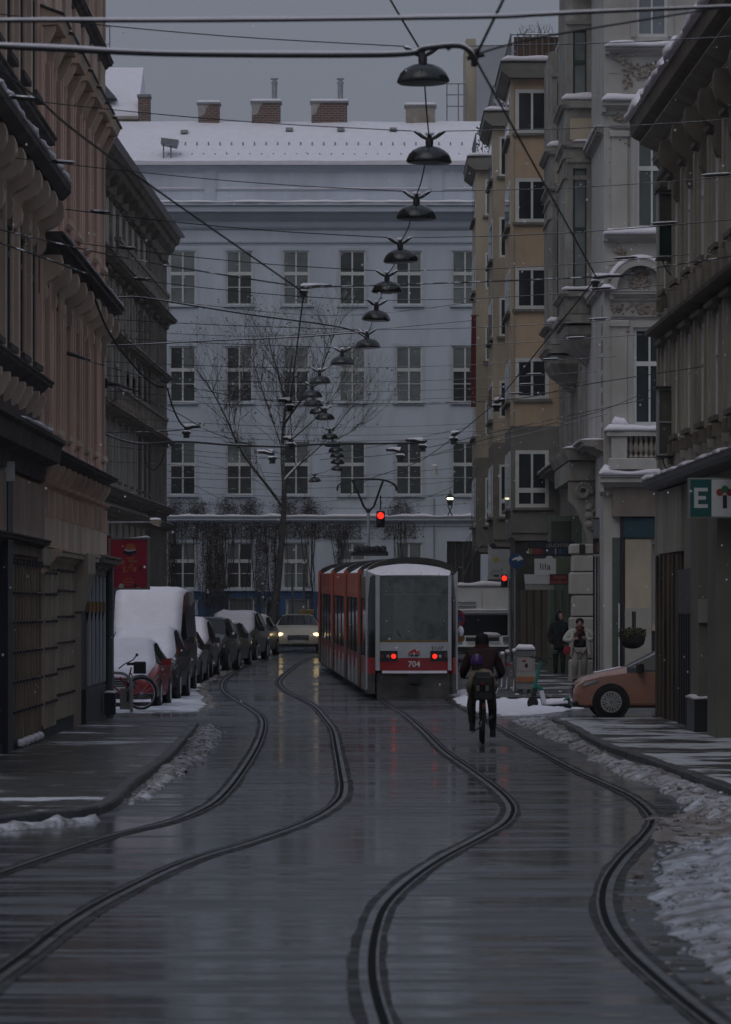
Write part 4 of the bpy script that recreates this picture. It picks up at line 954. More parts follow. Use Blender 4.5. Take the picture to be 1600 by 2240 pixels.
for D0, dep, zo in ((114.6, 4.2, 0.0), (124.0, 4.2, -0.25)):
    T = lambda y: PZ(y, 115.4) + zo
    oriel(D0, dep, 0.86, [(T(1.0),1),(T(640),1),(T(655),1.0),(T(690),0.98)][::-1], M_STONE)
    oriel(D0-0.03, dep+0.06, 0.86, [(T(795),0.15),(T(775),0.45),(T(755),0.80),(T(735),0.98),(T(716),1.0)], M_STONE, 'oriel_foot', True)
    for y, th, pr in ((702, 0.24, 0.16), (648, 0.14, 0.16), (323, 0.16, 0.10), (236, 0.20, 0.16), (395, 0.12, 0.05), (352, 0.08, 0.05)):
        oriel(D0-pr, dep+2*pr, 0.86+pr, [(T(y)-th/2,0.90),(T(y)-th*0.1,0.96),(T(y)-th*0.05,1.0),(T(y)+th/2,1.0)], M_STONE, 'oriel_moulding')
    fo = Fac(r3, (6.42-0.86, D0-0.002, 0), FRONT)
    for ya, yb in ((640, 375), (214, 75)):
        wz, wh_ = T(ya), T(yb)-T(ya)
        sr = MB(); sr.box(0.08, 0.22, -0.07, 0, wz, wz+wh_+0.16); sr.box(0.60, 0.74, -0.07, 0, wz, wz+wh_+0.16); sr.box(0.22, 0.60, -0.07, 0, wz+wh_, wz+wh_+0.16); sr.box(0.02, 0.80, -0.12, 0, wz+wh_+0.16, wz+wh_+0.26)
        fo.put('window_surround', sr, M_STONE)
        window(fo, 0.22, wz, 0.38, wh_, recess=0.02, bars=[(0.5, 0.12)], cols=1, fr=0.05, frame=pm('bottle green frame', (0.02,0.045,0.035), 0.5, 0.2, 3), sill=False, curt=0.6)
    fo.put('render_panel', MB().box(0.14, 0.74, -0.02, 0, T(312), T(266)), M_SAND)
    snowcap(fo, -0.10, 0.86, 0.16, T(640)+0.02, 0.10, step=0.12); snowcap(fo, -0.10, 0.86, 0.15, T(228)+0.03, 0.14, step=0.12); snowcap(fo, 0.2, 0.8, 0.12, T(318)+0.02, 0.05, step=0.12)
    for y in (275, 300, 350, 420, 680, 730):                          # carved brackets at the wall edge
        fo.put('carved_bracket', MB().ball((0.93, -0.16, T(y)), 0.15, 8, 6, (0.6,1.0,1.3)).ball((0.98, -0.10, T(y)-0.16), 0.12, 8, 6, (0.6,1,1.2)), M_GREYDK, (0,0,0), True)
# big balcony console and rusticated pier on the street front
T = lambda y: PZ(y, 113.0)
cf = Fac(r3, (5.55, 112.6, 0), FRONT)
cf.put('balcony_slab', MB().prism([(0.0,T(1008)),(-0.10,T(990)),(-0.12,T(982)),(0.86,T(982)),(0.86,T(1008))], -0.25, 9.0, 'y'), M_STONE)
cf.put('balcony_front', MB().bbox(0.02, 0.84, -0.05, 8.5, T(1052), T(1009), 0.03), M_STONE)
snowcap(Fac(r3, (5.43, 112.35, 0), FRONT), 0, 0.9, 0.02, T(982), 0.06, inner=0.5, step=0.15)
vol = MB()
for k in range(30):
    a = k*0.42; r_ = 0.24*math.exp(-0.09*k*0.42); vol.ball((0.40+r_*math.cos(a), -0.10, T(1076)+r_*math.sin(a)), 0.060*(1-k/42.0)+0.012, 7, 5)
vol.prism([(0.02,T(1056)),(0.84,T(1056)),(0.84,T(1190)),(0.55,T(1190)),(0.42,T(1150)),(0.20,T(1112)),(0.0,T(1095))], 0.0, 0.5, 'y')
cf.put('scroll_console', vol, M_STONE, (0,0,0), True, 35)
for k, (ya, yb) in enumerate(((1190,1212),(1214,1250),(1252,1300),(1302,1348),(1350,1394),(1396,1440),(1442,1500))):
    w0 = 0.10 if k % 2 else 0.04
    cf.put('pier_block', MB().bbox(w0, 0.84-w0*0.5, -0.06+w0*0.3, 0.7, T(yb)+0.015, T(ya), 0.05), M_WHITE)
cf.put('pier_core', MB().box(0.12, 0.78, 0.03, 0.66, gz(113)-0.1, T(1195)), M_STONE)
cf.put('pier_slot', MB().box(0.30, 0.46, -0.075, -0.055, T(1211), T(1191)), BLACK)
for y in (1110, 1128, 1148): cf.put('carved_leaf', MB().ball((0.58, -0.08, T(y)), 0.11, 8, 6, (1.2,0.8,1.0)).ball((0.70, -0.05, T(y)-0.1), 0.09, 8, 6), M_STONE, (0,0,0), True)
# green shop front beyond the pier
gf = Fac(r3, (PX(1205,122), 122.0, 0), FRONT)
M_GRN = pm('pale green shop paint', (0.105,0.135,0.095), 0.6, 0.12, 1.5)
gf.put('shop_front', MB().box(0, 1.1, 0, 2, gz(122)-0.1, PZ(1128,122)), M_GRN)
for k in range(4): gf.put('shop_mullion', MB().box(0.06+0.22*k, 0.12+0.22*k, -0.05, 0, gz(122), PZ(1290,122)), M_GRN)
gf.put('shop_pane', MB().box(0.02, 0.62, -0.02, 0, PZ(1185,122), PZ(1140,122)), pm('dim green glass', (0.05,0.06,0.045), 0.2, 0.3, 1))

# ---- white corner front facing the side street
DW = 108.5; wx = lambda x: PX(x, DW)-PX(1322, DW); wz = lambda y: PZ(y, DW)
C2 = Fac(r3, (PX(1322, DW), DW, 0), FRONT); L2 = wx(1700)
wops = [(wx(1392), wx(1462), wz(500), wz(293)), (wx(1386), wx(1458), wz(930), wz(716)), (wx(1392), wx(1462), wz(80), wz(-90)), (wx(1428), wx(1450), wz(1372), wz(1190))]
C2.put('white_front', wall_mesh(L2, gz(DW)-0.3, 22.5, wops, 0.16, 8), M_WHITE)
GRG = pm('greenish window glass', (0.085,0.105,0.095), 0.10, 0.3, 0.8)
window(C2, wx(1392), wz(500), wx(1462)-wx(1392), wz(293)-wz(500), recess=0.10, bars=[(0.64, 0.12)], glass=GRG, sill=False, fr=0.09)
window(C2, wx(1386), wz(930), wx(1458)-wx(1386), wz(716)-wz(930), recess=0.10, bars=[(0.63, 0.12)], glass=GLASS, sill=False, fr=0.09)
window(C2, wx(1392), wz(80), wx(1462)-wx(1392), wz(-90)-wz(80), recess=0.10, bars=[(0.64, 0.12)], glass=pm('pale window glass', (0.20,0.22,0.25), 0.12, 0.2, 0.8), sill=False, fr=0.09)
for a, b, c, d in wops[:3]:
    sr = MB(); sr.box(a-0.14, a, -0.06, 0, c, d+0.16); sr.box(b, b+0.14, -0.06, 0, c, d+0.16); sr.box(a, b, -0.06, 0, d, d+0.16); C2.put('window_surround', sr, M_WHITE)
def cledge(y, x0, proj, th, snow=0.0, mat=M_WHITE):
    ledge(C2, 'cornice', wx(x0), L2, wz(y), sprof(proj, th), mat)
    C2.put('cornice_end', MB().box(wx(x0)-0.01, wx(x0)+0.1, -proj*0.6, 0.6, wz(y)-th*0.8, wz(y)-0.01), mat)
    if snow: snowcap(C2, wx(x0)-0.02, L2, proj+0.03, wz(y), snow, step=0.14, lumps=0.5)
cledge(104, 1325, 0.32, 0.22, 0.16); cledge(222, 1318, 0.34, 0.36, 0.15); cledge(272, 1334, 0.16, 0.26)
cledge(514, 1322, 0.34, 0.20, 0.18); cledge(636, 1334, 0.30, 0.28); cledge(690, 1338, 0.10, 0.10)
cledge(1040, 1312, 0.62, 0.55, 0.20)
for y in (160, 245, 325, 355, 395, 430, 465, 540, 580, 760, 800, 850, 890): C2.put('joint', MB().box(wx(1332), wx(1352), -0.012, 0.0, wz(y)-0.008, wz(y)+0.008), M_WHITED)
# pilaster with hanging ornament
def ornament(name, pts, seed, spread=0.06, size=0.045, n=46, mat=M_WHITED):
    r2 = random.Random(seed); mb = MB()
    for (xa, ya, xb, yb) in pts:
        for k in range(n):
            t = r2.random(); x, y = xa+(xb-xa)*t, ya+(yb-ya)*t; s = size*r2.uniform(0.5, 1.2)
            mb.ball((wx(x)+r2.gauss(0, spread), -0.02-r2.random()*0.03, wz(y)+r2.gauss(0, spread)), s, 6, 4, (1, 0.6, 1))
    return C2.put(name, mb, mat, (0,0,0), True)
for za, zb in ((500, 285), (930, 700)):
    C2.put('pilaster', MB().bbox(wx(1338), wx(1374), -0.07, 0, wz(za), wz(zb), 0.02), M_WHITE)
    C2.put('capital', MB().bbox(wx(1334), wx(1378), -0.13, 0, wz(zb+14), wz(zb)-0.01, 0.03), M_WHITE)
ornament('carved_garland', [(1356, 330, 1356, 470)], 1, 0.035, 0.035, 60); ornament('carved_garland', [(1356, 740, 1356, 900)], 2, 0.035, 0.035, 60)
ornament('carved_capital', [(1342, 292, 1372, 312), (1344, 716, 1372, 724)], 3, 0.04, 0.06, 22); [ornament('carved_mask', [q], 4, 0.05, 0.06, 16) for q in ((1350, 118, 1362, 132), (1350, 250, 1364, 262), (1350, 540, 1364, 552))]
ornament('carved_scrollwork', [(1372, 145, 1440, 150), (1376, 150, 1372, 190), (1400, 165, 1420, 160)], 5, 0.07, 0.04, 40)
ornament('carved_frieze', [(1380, 668, 1446, 672), (1395, 680, 1440, 684), (1340, 670, 1366, 676)], 6, 0.06, 0.04, 44)
# arched pediment with wreath
arc = MB(); n = 18; cx, cz = wx(1400), wz(634); ro, ri = 0.80, 0.62
pts = [(cx+ro*math.cos(math.pi*k/n), cz+ro*math.sin(math.pi*k/n)) for k in range(n+1)] + [(cx+ri*math.cos(math.pi*(n-k)/n), cz+ri*math.sin(math.pi*(n-k)/n)) for k in range(n+1)]
for k in range(n):
    a0, a1 = math.pi*k/n, math.pi*(k+1)/n
    arc.prism([(cx+ri*math.cos(a0), cz+ri*math.sin(a0)), (cx+ro*math.cos(a0), cz+ro*math.sin(a0)), (cx+ro*math.cos(a1), cz+ro*math.sin(a1)), (cx+ri*math.cos(a1), cz+ri*math.sin(a1))], -0.34, 0, 'y')
C2.put('arched_pediment', arc, M_WHITE)
sa = MB(); rings = []
for k in range(2, n-1):
    a = math.pi*k/n; rings.append([(cx+(ro+h)*math.cos(a), w_, cz+(ro+h)*math.sin(a)) for w_, h in ((0.02,0.0),(-0.36,0.0),(-0.37,0.05),(-0.25,0.12),(-0.05,0.12))])
C2.put('snow_layer', sa.loft(rings), SNOW, (0,0,0), True, 180)
ornament('carved_wreath', [(1385, 600, 1415, 600), (1380, 615, 1420, 618), (1390, 590, 1410, 588), (1382, 626, 1418, 628)], 7, 0.05, 0.05, 34)
snowcap(C2, wx(1312), wx(1346), 0.34, wz(636), 0.14, step=0.1)
# balcony with balusters
bd = 0.62
C2.put('balcony_post', MB().bbox(wx(1336), wx(1370), -bd, -0.2, wz(1016), wz(952), 0.02), M_WHITE)
C2.put('balcony_base', MB().bbox(wx(1330), L2, -bd-0.04, -0.1, wz(1028), wz(1004), 0.02), M_WHITE)
C2.put('balcony_rail', MB().bbox(wx(1326), L2, -bd-0.06, -0.1, wz(956), wz(944), 0.03), M_WHITE)
me_b = MB().lathe([(0.05,0),(0.075,0.05),(0.03,0.12),(0.085,0.26),(0.05,0.40),(0.03,0.46),(0.07,0.56),(0.06,0.60)], n=9).mesh('baluster', M_WHITED, True)
row(C2, 'baluster', me_b, [wx(1378)+0.135*k for k in range(10)], wz(1005), -bd+0.12)
snowcap(C2, wx(1322), L2, bd+0.08, wz(944), 0.16, step=0.12); snowcap(C2, wx(1338), wx(1372), bd*0.8, wz(930), 0.24, step=0.08, lumps=0.9)
# ground floor of the corner
C2.put('teal_sign', MB().bbox(wx(1362), L2, -0.14, 0, wz(1176), wz(1132), 0.01), pm('dark teal sign', (0.008,0.045,0.06), 0.5, 0.1, 2))
C2.put('shop_pillar', MB().box(wx(1368), wx(1424), -0.10, 0, gz(DW), wz(1180)), M_SAND); C2.put('shop_pillar_base', MB().box(wx(1367), wx(1425), -0.112, -0.10, gz(DW)+0.1, wz(1330)), pm('pale painted base', (0.36,0.34,0.31), 0.8, 0.1, 1.5))
C2.put('shop_dark', MB().box(wx(1340), wx(1366), -0.03, 0, gz(DW), wz(1176)), pm('grey green shop frame', (0.075,0.09,0.08), 0.6, 0.2, 2)); C2.put('shop_window', MB().box(wx(1427), L2, -0.02, 0, gz(DW), wz(1380)), DARK)
C2.put('door_frame', MB().box(wx(1426), wx(1462), -0.05, 0, wz(1380), wz(1366)), M_SAND)
C2.put('downpipe', MB().tube([(wx(1362), -0.09, gz(DW)), (wx(1362), -0.09, wz(1100))], 0.06, 8), BLACK, (0,0,0), True)
C2.put('white_pole', MB().tube([(wx(1354), -0.2, gz(DW)), (wx(1354), -0.2, wz(1320))], 0.02, 6), WHITEP)
C2.put('frieze_shadow', MB().box(wx(1340), L2, -0.25, 0, wz(1130), wz(1066)), M_GREYDK)  # dark slab standing in for the shade below the balcony
sg = Fac(r3, (PX(1299, 110.5), 110.5, 0), FRONT); su = lambda x: PX(x,110.5)-PX(1299,110.5); sz = lambda y: PZ(y,110.5)
sg.put('grey_shop_sign', MB().box(0, su(1336), 0, 0.1, sz(1178), sz(1136)), pm('grey sign board', (0.15,0.16,0.18), 0.6, 0.1, 1))
sg.put('dark_back', MB().box(0, su(1336), 0.12, 0.3, gz(110.5), sz(1132)), DARK)
for k in range(6): sg.put('gate_bar', MB().box(su(1302)+0.075*k, su(1302)+0.075*k+0.030, -0.02, 0.03, gz(110.5), sz(1214)), pm('pale gate bar', (0.30,0.31,0.33), 0.6, 0.15, 3))
sg.put('gate_lintel', MB().box(0, su(1336), -0.03, 0.05, sz(1218), sz(1212)), MATS['pale gate bar'])
for k in range(9): sg.put('colour_stripe', MB().box(su(1300)+0.045*k, su(1300)+0.045*k+0.043, -0.01, 0.02, sz(1209), sz(1188)), pm('stripe %d' % k, [(0.08,0.02,0.03),(0.05,0.03,0.06),(0.14,0.09,0.02),(0.03,0.05,0.06),(0.12,0.05,0.02),(0.05,0.02,0.04),(0.16,0.12,0.03),(0.06,0.05,0.05),(0.03,0.03,0.05)][k], 0.6, 0.1, 3))

# ================= right: olive-grey house with deep eaves, cut by the frame
r1 = building('olive_house', 'olive-grey house with deep snow-edged eaves at the right edge', (5.8, 72, gz(72)))
E = Fac(r1, (5.8, 81.0, 0), R(-89.16)); LE = 38.0; bays = 15; bw = LE/bays
ops = []
for k in range(bays):
    u = bw*(k+0.5)
    for z0, z1 in ((5.25, 7.0), (8.15, 10.0)): ops.append((u-0.5, u+0.5, z0, z1))
E.put('wall', wall_mesh(LE, -0.6, 11.3, ops, 0.10, 10), M_OLIVE)
me_j = MB().box(-0.18, 0, -0.05, 0, 0, 2.0).mesh('jamb', M_OLIVE); me_p = MB().box(-0.16, 0.16, -0.07, 0, 0, 2.35).mesh('pilaster', M_OLIVE)
me_hd = MB().prism([(0,0),(-0.16,0.03),(-0.18,0.10),(0,0.16)], -0.75, 0.75, 'x').mesh('window_hood', M_OLIVED)
me_ap = MB().box(-0.10, 0.10, -0.14, 0, 0, 0.22).mesh('sill_block', M_OLIVED)
for k in range(bays):
    u = bw*(k+0.5)
    for z0, h in ((5.25, 1.75), (8.15, 1.85)):
        window(E, u-0.5, z0, 1.0, h, recess=0.06, sillm=M_OLIVED, curt=0.4)
        E.put('jamb', me_j, None, (u-0.5, 0, z0-0.12)); E.put('jamb', me_j, None, (u+0.68, 0, z0-0.12)); E.put('window_hood', me_hd, None, (u, 0, z0+h+0.08))
        E.put('sill_block', me_ap, None, (u-0.5, 0, z0-0.36)); E.put('sill_block', me_ap, None, (u+0.5, 0, z0-0.36))
    E.put('pilaster', me_p, None, (bw*k+0.18, 0, 7.75)); E.put('pilaster', me_p, None, (bw*k+0.18, 0, 4.75))
ledge(E, 'moulding', 0, LE, 10.85, sprof(0.16, 0.30), M_OLIVE); ledge(E, 'moulding', 0, LE, 10.45, sprof(0.08, 0.12), M_OLIVED)
me_sb = scroll_bracket(0.40, 1.15, 0.40).mesh('scroll_bracket', M_OLIVED)
row(E, 'scroll_bracket', me_sb, [4.4+2.533*k for k in range(13)], 9.55)
ev = MB(); ev.prism([(0.05,11.0),(-0.50,11.25),(-0.56,11.30),(-0.60,11.62),(0.3,11.95)], -0.12, LE, 'x')
E.put('eaves', ev, M_OLIVED); E.put('soffit_boards', MB().prism([(0.02,10.93),(-0.40,11.13),(-0.40,11.17),(0.02,10.97)], 0, LE, 'x'), M_OLIVE)
snowcap(E, -0.15, LE, 0.66, 11.60, 0.22, step=0.14, lumps=1.1, inner=0.4)
E.put('roof', MB().prism([(0.0,11.5),(-0.6,11.62),(4.5,14),(10,11.5)], 0, LE, 'x'), SNOW)
pr = MB(); pr.prism([(0.02,7.30),(-0.30,7.36),(-0.32,7.42),(0.02,7.62)], -0.05, LE, 'x')
E.put('pent_roof', pr, M_OLIVED)
gab = MB(); gab.prism([(-0.5,0.0),(0.5,0.0),(0.0,0.42)], -0.26, 0.0, 'y')
row(E, 'gablet', gab.mesh('gablet', M_OLIVED), [5.0+1.27*k for k in range(20)], 7.45)
pr = MB(); pr.prism([(0.02,4.28),(-0.28,4.34),(-0.34,4.40),(-0.34,4.48),(0.02,4.66)], -0.06, LE, 'x')
E.put('pent_roof', pr, BLACK); snowcap(E, -0.05, LE, 0.33, 4.50, 0.05, step=0.18, lumps=1.6)
E.put('wall_panel', MB().box(0.0, 5.6, -0.10, 0, 3.05, 4.26), M_OLIVE); E.put('wall_panel', MB().box(5.62, 9.6, -0.04, 0, 2.72, 4.26), pm('pale olive render', (0.25,0.245,0.20), 0.9, 0.1, 1))
planks = []
for k in range(17):
    E.put('plank', MB().bbox(0.0, 0.285, -0.03-0.07*(k % 3 == 0)-0.02*rnd.random(), 0, -0.4, 3.03-0.02*rnd.random(), 0.008), M_WOOD, (0.05+0.30*k, 0, 0))
E.put('shutter_box', MB().box(5.3, 8.8, -0.13, 0, 1.9, 2.70), pm('maroon grey sheet', (0.055,0.047,0.05), 0.6, 0.15, 2))
E.put('recess_shade', MB().box(5.2, 9.5, -0.015, 0, -0.4, 1.88), pm('dim passage', (0.02,0.021,0.025), 0.35, 0.4, 2))  # flat dark sheet gives the shade of an open passage
for k in range(9): E.put('gate_bar', MB().box(5.35+0.46*k, 5.43+0.46*k, -0.13, -0.05, -0.3, 1.88), BLACK)
E.put('pillar', MB().bbox(9.6, 10.9, -0.30, 0, -0.3, 3.6, 0.02), pm('pale olive stone', (0.165,0.165,0.14), 0.8, 0.12, 1.5)); E.put('pillar_foot', MB().bbox(9.5, 11.0, -0.36, 0, -0.4, 0.45, 0.02), BLACK)
snowcap(E, 9.5, 11.0, 0.36, 0.45, 0.06, step=0.2)
E.put('pillar', MB().bbox(12.6, 14.2, -0.30, 0, -0.3, 3.6, 0.02), MATS['pale olive stone']); E.put('recess_shade', MB().box(10.95, 12.55, -0.02, 0, -0.4, 3.3), DARK)  # dark sheet between the pillars paints recess shade
E.put('small_plate', MB().box(10.98, 11.0, -0.30, -0.08, 1.75, 2.15), pm('pale plate', (0.28,0.28,0.26), 0.6, 0.1, 2))
for k, (ya, yb, xa, xb) in enumerate(((420, 562, 1440, 1486), (850, 996, 1440, 1482))):
    Db = 78.0; lb = thing('display_box', ('empty glazed display box', 'closed grey display case')[k] + (' high on the olive house under the eaves' if k == 0 else ' lower on the olive house beside the white balcony'), 'display box', (PX(xa, Db), Db, PZ(yb, Db)))
    w, h = PX(xb, Db)-PX(xa, Db), PZ(ya, Db)-PZ(yb, Db); t = 0.03; mb = MB()
    for q in ((0, w, 0, t), (0, w, h-t, h), (0, t, t, h-t), (w-t, w, t, h-t), (t, w-t, h*0.5-t/2, h*0.5+t/2)): mb.box(q[0], q[1], 0, 0.5, q[2], q[3])
    mb.build('frame', pm('pale box frame', (0.30,0.31,0.30), 0.5, 0.1, 3), lb)
    MB().box(t, w-t, 0.05, 0.06, h*0.5+t/2, h-t).build('upper_pane', pm('murky pane', (0.10,0.105,0.085), 0.15, 0.4, 2), lb); MB().box(t, w-t, 0.05, 0.06, t, h*0.5-t/2).build('lower_pane', pm('dark green pane', (0.012,0.03,0.028), 0.15, 0.5, 2) if k == 0 else MATS['murky pane'], lb)
    MB().box(-0.05, w+0.12, -0.05, 0.55, h, h+0.045).build('lid', BLACK, lb); MB().box(-0.02, w+0.12, 0, 0.5, -0.04, -0.002).build('floor_plate', BLACK, lb)
    MB().tube(smooth_path([(w*0.25, 0.1, -0.04), (w*0.4, 0.1, -0.22), (w*0.8, 0.1, -0.36), (w+0.15, 0.1, -0.42)], 5), 0.012, 5).build('bracket', BLACK, lb)

# ================================================================ overhead wires and street lamps
M_WIRE = pm('wire', (0.012, 0.013, 0.016), 0.6, 0.2, 5)
M_WIRES = pm('snowy wire', (0.014, 0.015, 0.018), 0.6, 0.2, 5, snow=0.55)
M_INS = pm('insulator', (0.03, 0.028, 0.028), 0.5, 0.3, 5, snow=0.8)
def wire(label, pts, r, mat=M_WIRE, group=None, name='overhead_wire', snow=0.0, sag=0.0, n=8, cat='wire'):
    path = smooth_path([P(*p) for p in pts], n)
    mb = MB().tube(path, r, 6); o = tag(mb.build(name, mat, smooth=True), label, cat, group)
    if snow:
        sp = []; rs = []
        for i, p in enumerate(path):
            t = snow*(0.75 + 0.5*nz(p.x*1.1, p.y*0.7, 4.0)); sp.append(p + Vector((0, 0, r*0.5 + t*0.55))); rs.append(max(0.004, t*0.75))
        MB().tube(sp, rs, 7).build('snow_layer', SNOW, o, smooth=True)
    return o
def insulator(parent, p, d, L=0.35, r=0.035):
    d = Vector(d).normalized()
    return MB().tube([p-d*L*0.5, p-d*L*0.35, p+d*L*0.35, p+d*L*0.5], [r*0.4, r, r, r*0.4], 7).build('insulator', M_INS, parent, smooth=True)
# two thick snow-laden cables near the camera
wire('thick snow-laden cable crossing just below the top edge', [(-60,50,25),(0,46,25),(500,45,25),(1050,38,25),(1170,33,25),(1330,25,25),(1660,12,25)], 0.010, M_WIRE, snow=0.014, n=14)
wire('very thick snow-laden cable running across to the wire joint on the right', [(-60,98,27),(0,102,27),(130,108,27),(400,119,27),(850,120,27),(930,106,27),(1000,100,27),(1028,112,27),(1040,132,27)], 0.017, M_WIRE, snow=0.024, n=16)
wire('thin wire from the wire joint up to the right edge', [(1042,118,27.2),(1200,78,27.2),(1640,6,27.2)], 0.007, n=10)
# contact wires over the two tracks, zigzagging between their hangers
cr_ = wire('contact wire over the right track, kinked at its hangers', [(1145,-90,23),(1105,-8,25),(1040,125,27.1)], 0.010, n=4)
wire('contact wire slanting from the wire joint down to the snowy hanger on the right', [(1040,128,27.1),(1305,606,45)], 0.009, n=6)
wire('contact wire running back left from the snowy hanger towards the tram', [(1305,608,45),(1085,882,72)], 0.009, n=6)
wire('contact wire reaching the pantograph of the tram', [(1085,882,72),(925,1005,98),(805,1050,116),(760,1090,140)], 0.009, n=5)
wire('contact wire slanting down from the upper left to the centre hanger', [(-140,50,26),(70,205,29.5),(230,335,33),(665,640,46.6)], 0.009, n=6)
wire('contact wire dropping from the centre hanger into the tree', [(665,640,46.6),(635,880,72)], 0.009, n=6)
wire('contact wire fading into the distance over the left track', [(635,880,72),(640,970,92),(655,1050,118),(672,1092,150)], 0.009, n=5)
# span wires that carry them
wire('span wire carrying both contact wires at the first hangers', [(-40,490,46),(0,502,46),(280,565,46),(640,624,46),(720,627,46),(1310,605,46),(1450,583,46),(1700,545,46)], 0.009, M_WIRES, n=8)
wire('span wire carrying both contact wires at the second hangers', [(128,770,72),(365,836,72),(640,880,72),(1085,876,72),(1300,838,72),(1620,790,72)], 0.008, M_WIRES, n=8)
wire('heavy span cable hanging from the corbelled cornice on the left', [(-40,520,46.5),(0,531,46.5),(100,565,46.5),(192,600,46.5)], 0.013, M_WIRES, n=8)
for lab, pts, r, sn in (
    ('snowy feeder cable swinging from the left houses to a middle lamp', [(235,655,88),(300,650,88),(420,668,88),(560,690,88),(700,708,88),(770,722,88),(805,742,88)], 0.018, 0.012),
    ('pale snow-covered span wire rising to a middle lamp', [(218,757,87),(340,752,87),(470,745,87),(640,738,87),(790,727,87)], 0.012, 0.016),
    ('slack cable loop hanging beside the grey stucco house', [(190,600,75),(235,720,75),(300,808,75),(340,842,75),(365,845,75)], 0.022, 0.0),
    ('slack cable dropping in front of the far left windows', [(366,848,75),(378,890,75),(395,925,75),(412,940,75)], 0.018, 0.0),
    ('thick drooping feeder cable at mid height', [(225,948,100),(300,970,100),(400,966,100),(500,973,100),(620,977,100),(700,972,100),(900,969,100),(935,964,100)], 0.028, 0.014),
    ('short cable from the left houses to a snowy clamp', [(190,945,92),(300,945,92),(400,940,92),(440,926,92)], 0.014, 0.0),
    ('thin span wire rising to the white balcony', [(700,1005,100),(880,990,100),(1150,930,100),(1445,866,100)], 0.009, 0.0),
    ('thin span wire in front of the ornate house', [(860,1012,108),(1000,985,108),(1200,938,108),(1330,905,108)], 0.009, 0.006),
    ('thin wire from the display box across to the yellow house', [(930,1000,98),(1085,955,98),(1300,903,98),(1440,846,98)], 0.008, 0.0),
    ('anchor wire fixed to the dark bracket on the left house', [(228,838,90),(300,868,90),(390,905,90),(470,948,90),(640,1000,90)], 0.010, 0.0),
    ('wire loop sagging beside the far left windows', [(316,992,130),(322,1018,130),(335,1028,130),(350,1016,130),(362,985,130)], 0.016, 0.006)):
    wire(lab, pts, r, M_WIRES if not sn else M_WIRE, snow=sn, n=8)
far_w = [[(228,640,120),(700,690,120),(1045,660,120)],[(230,720,125),(600,735,125),(1045,700,125)],[(235,975,135),(520,1003,135),(770,985,135),(1045,930,135)],[(240,1010,140),(400,1018,140),(640,1038,140),(800,1042,140)],
         [(365,1030,150),(700,1044,150),(1045,1020,150)],[(365,1046,152),(700,1052,152),(1045,1044,152)],[(365,1060,160),(560,1070,160),(900,1060,160),(1045,1045,160)],[(365,1078,165),(700,1088,165),(900,1086,165),(1045,1076,165)],
         [(430,1008,142),(540,1040,142),(620,1095,142)],[(370,1030,145),(470,1085,145),(560,1120,145)],[(680,1100,165),(800,1090,165),(960,1085,165),(1045,1060,165)],[(830,1115,150),(930,1090,150),(1045,1040,150)],[(360,980,128),(470,990,128),(640,1006,128)],[(365,1100,170),(560,1106,170),(800,1112,170),(1045,1100,170)]]
FARL = ['across the upper third-floor windows', 'between the third and second floor windows', 'rising to the right over the second-floor windows', 'sagging from the grey house to the pantograph', 'along the first-floor window heads', 'just below the first-floor window heads', 'sagging across the first-floor panes', 'along the first-floor sills', 'sloping down to the tree trunk', 'sloping down over the creeper', 'rising from the trunk past the pantograph', 'rising from the red signal to the yellow house', 'ending in the tree crown', 'just above the snowy string course']
for q_, pts in zip(FARL, far_w): wire('thin distant wire '+q_, pts, 0.009, M_WIRES, group='distant thin wires', n=5)
# hangers of the contact wires: snowy clamps
def hanger(label, x, y, D, side):
    t = thing('wire_hanger', label, 'wire hanger', P(x, y, D))
    s = D/FPX
    MB().tube([(0,0,-16*s),(0,0,8*s)], [7*s,5*s], 8).build('clamp', M_WIRE, t, smooth=True)
    MB().ball((0,0,-4*s), 9*s, 8, 6, (1.2,1,0.7)).build('insulator', M_INS, t, smooth=True)
    MB().tube([(0,0,5*s),(side*30*s,0,9*s),(side*62*s,0,9*s)], [4.5*s,4*s,3*s], 7).build('arm', M_WIRE, t, smooth=True)
    MB().tube([(-6*s,0,9*s),(0,0,10*s),(side*30*s,0,11.5*s),(side*56*s,0,11*s)], [3*s,5.5*s,3.4*s,2*s], 7).build('snow_layer', SNOW, t, smooth=True)
    return t
hanger('snowy wire hanger in front of the centre windows', 664, 634, 46.5, 1)
hanger('snowy wire hanger in front of the ornate house', 1303, 612, 45, 1)
hanger('small snowy hanger in the middle of the tree crown', 635, 884, 72, -0.4); hanger('small snowy hanger in front of the yellow house', 1087, 884, 72, 0.3)
hanger('small snowy clamp at the lower end of the slack cable', 408, 942, 92, 0.5); hanger('snowy clamp at the right end of the thick drooping cable', 925, 972, 100, -0.6)
hanger('tiny snowy hanger on the distant wire at the right', 993, 956, 100, 0.2); hanger('tiny snowy hanger low in the tree', 637, 968, 92, -0.3)
hanger('tiny snowy hanger above the pantograph on the right', 876, 993, 108, -0.5); hanger('tiny snowy hanger left of the tree trunk', 596, 998, 110, -0.6)
j = thing('wire_joint', 'dark wire joint where the thick cable meets the contact wire', 'wire joint', P(1040, 125, 27.1)); s = 27.1/FPX
MB().tube([(-3*s,0,-20*s),(0,0,10*s),(8*s,0,16*s)], [6*s,10*s,6*s], 8).build('clamp', M_WIRE, j, smooth=True); MB().tube([(-18*s,0,-2*s),(20*s,0,6*s)], 5*s, 7).build('bolt', M_WIRE, j, smooth=True)
MB().tube(smooth_path([(-62*s,0,18*s),(-44*s,0,28*s),(-20*s,0,22*s),(-6*s,0,0)], 5), 5*s, 7).build('hook', M_WIRE, j, smooth=True)

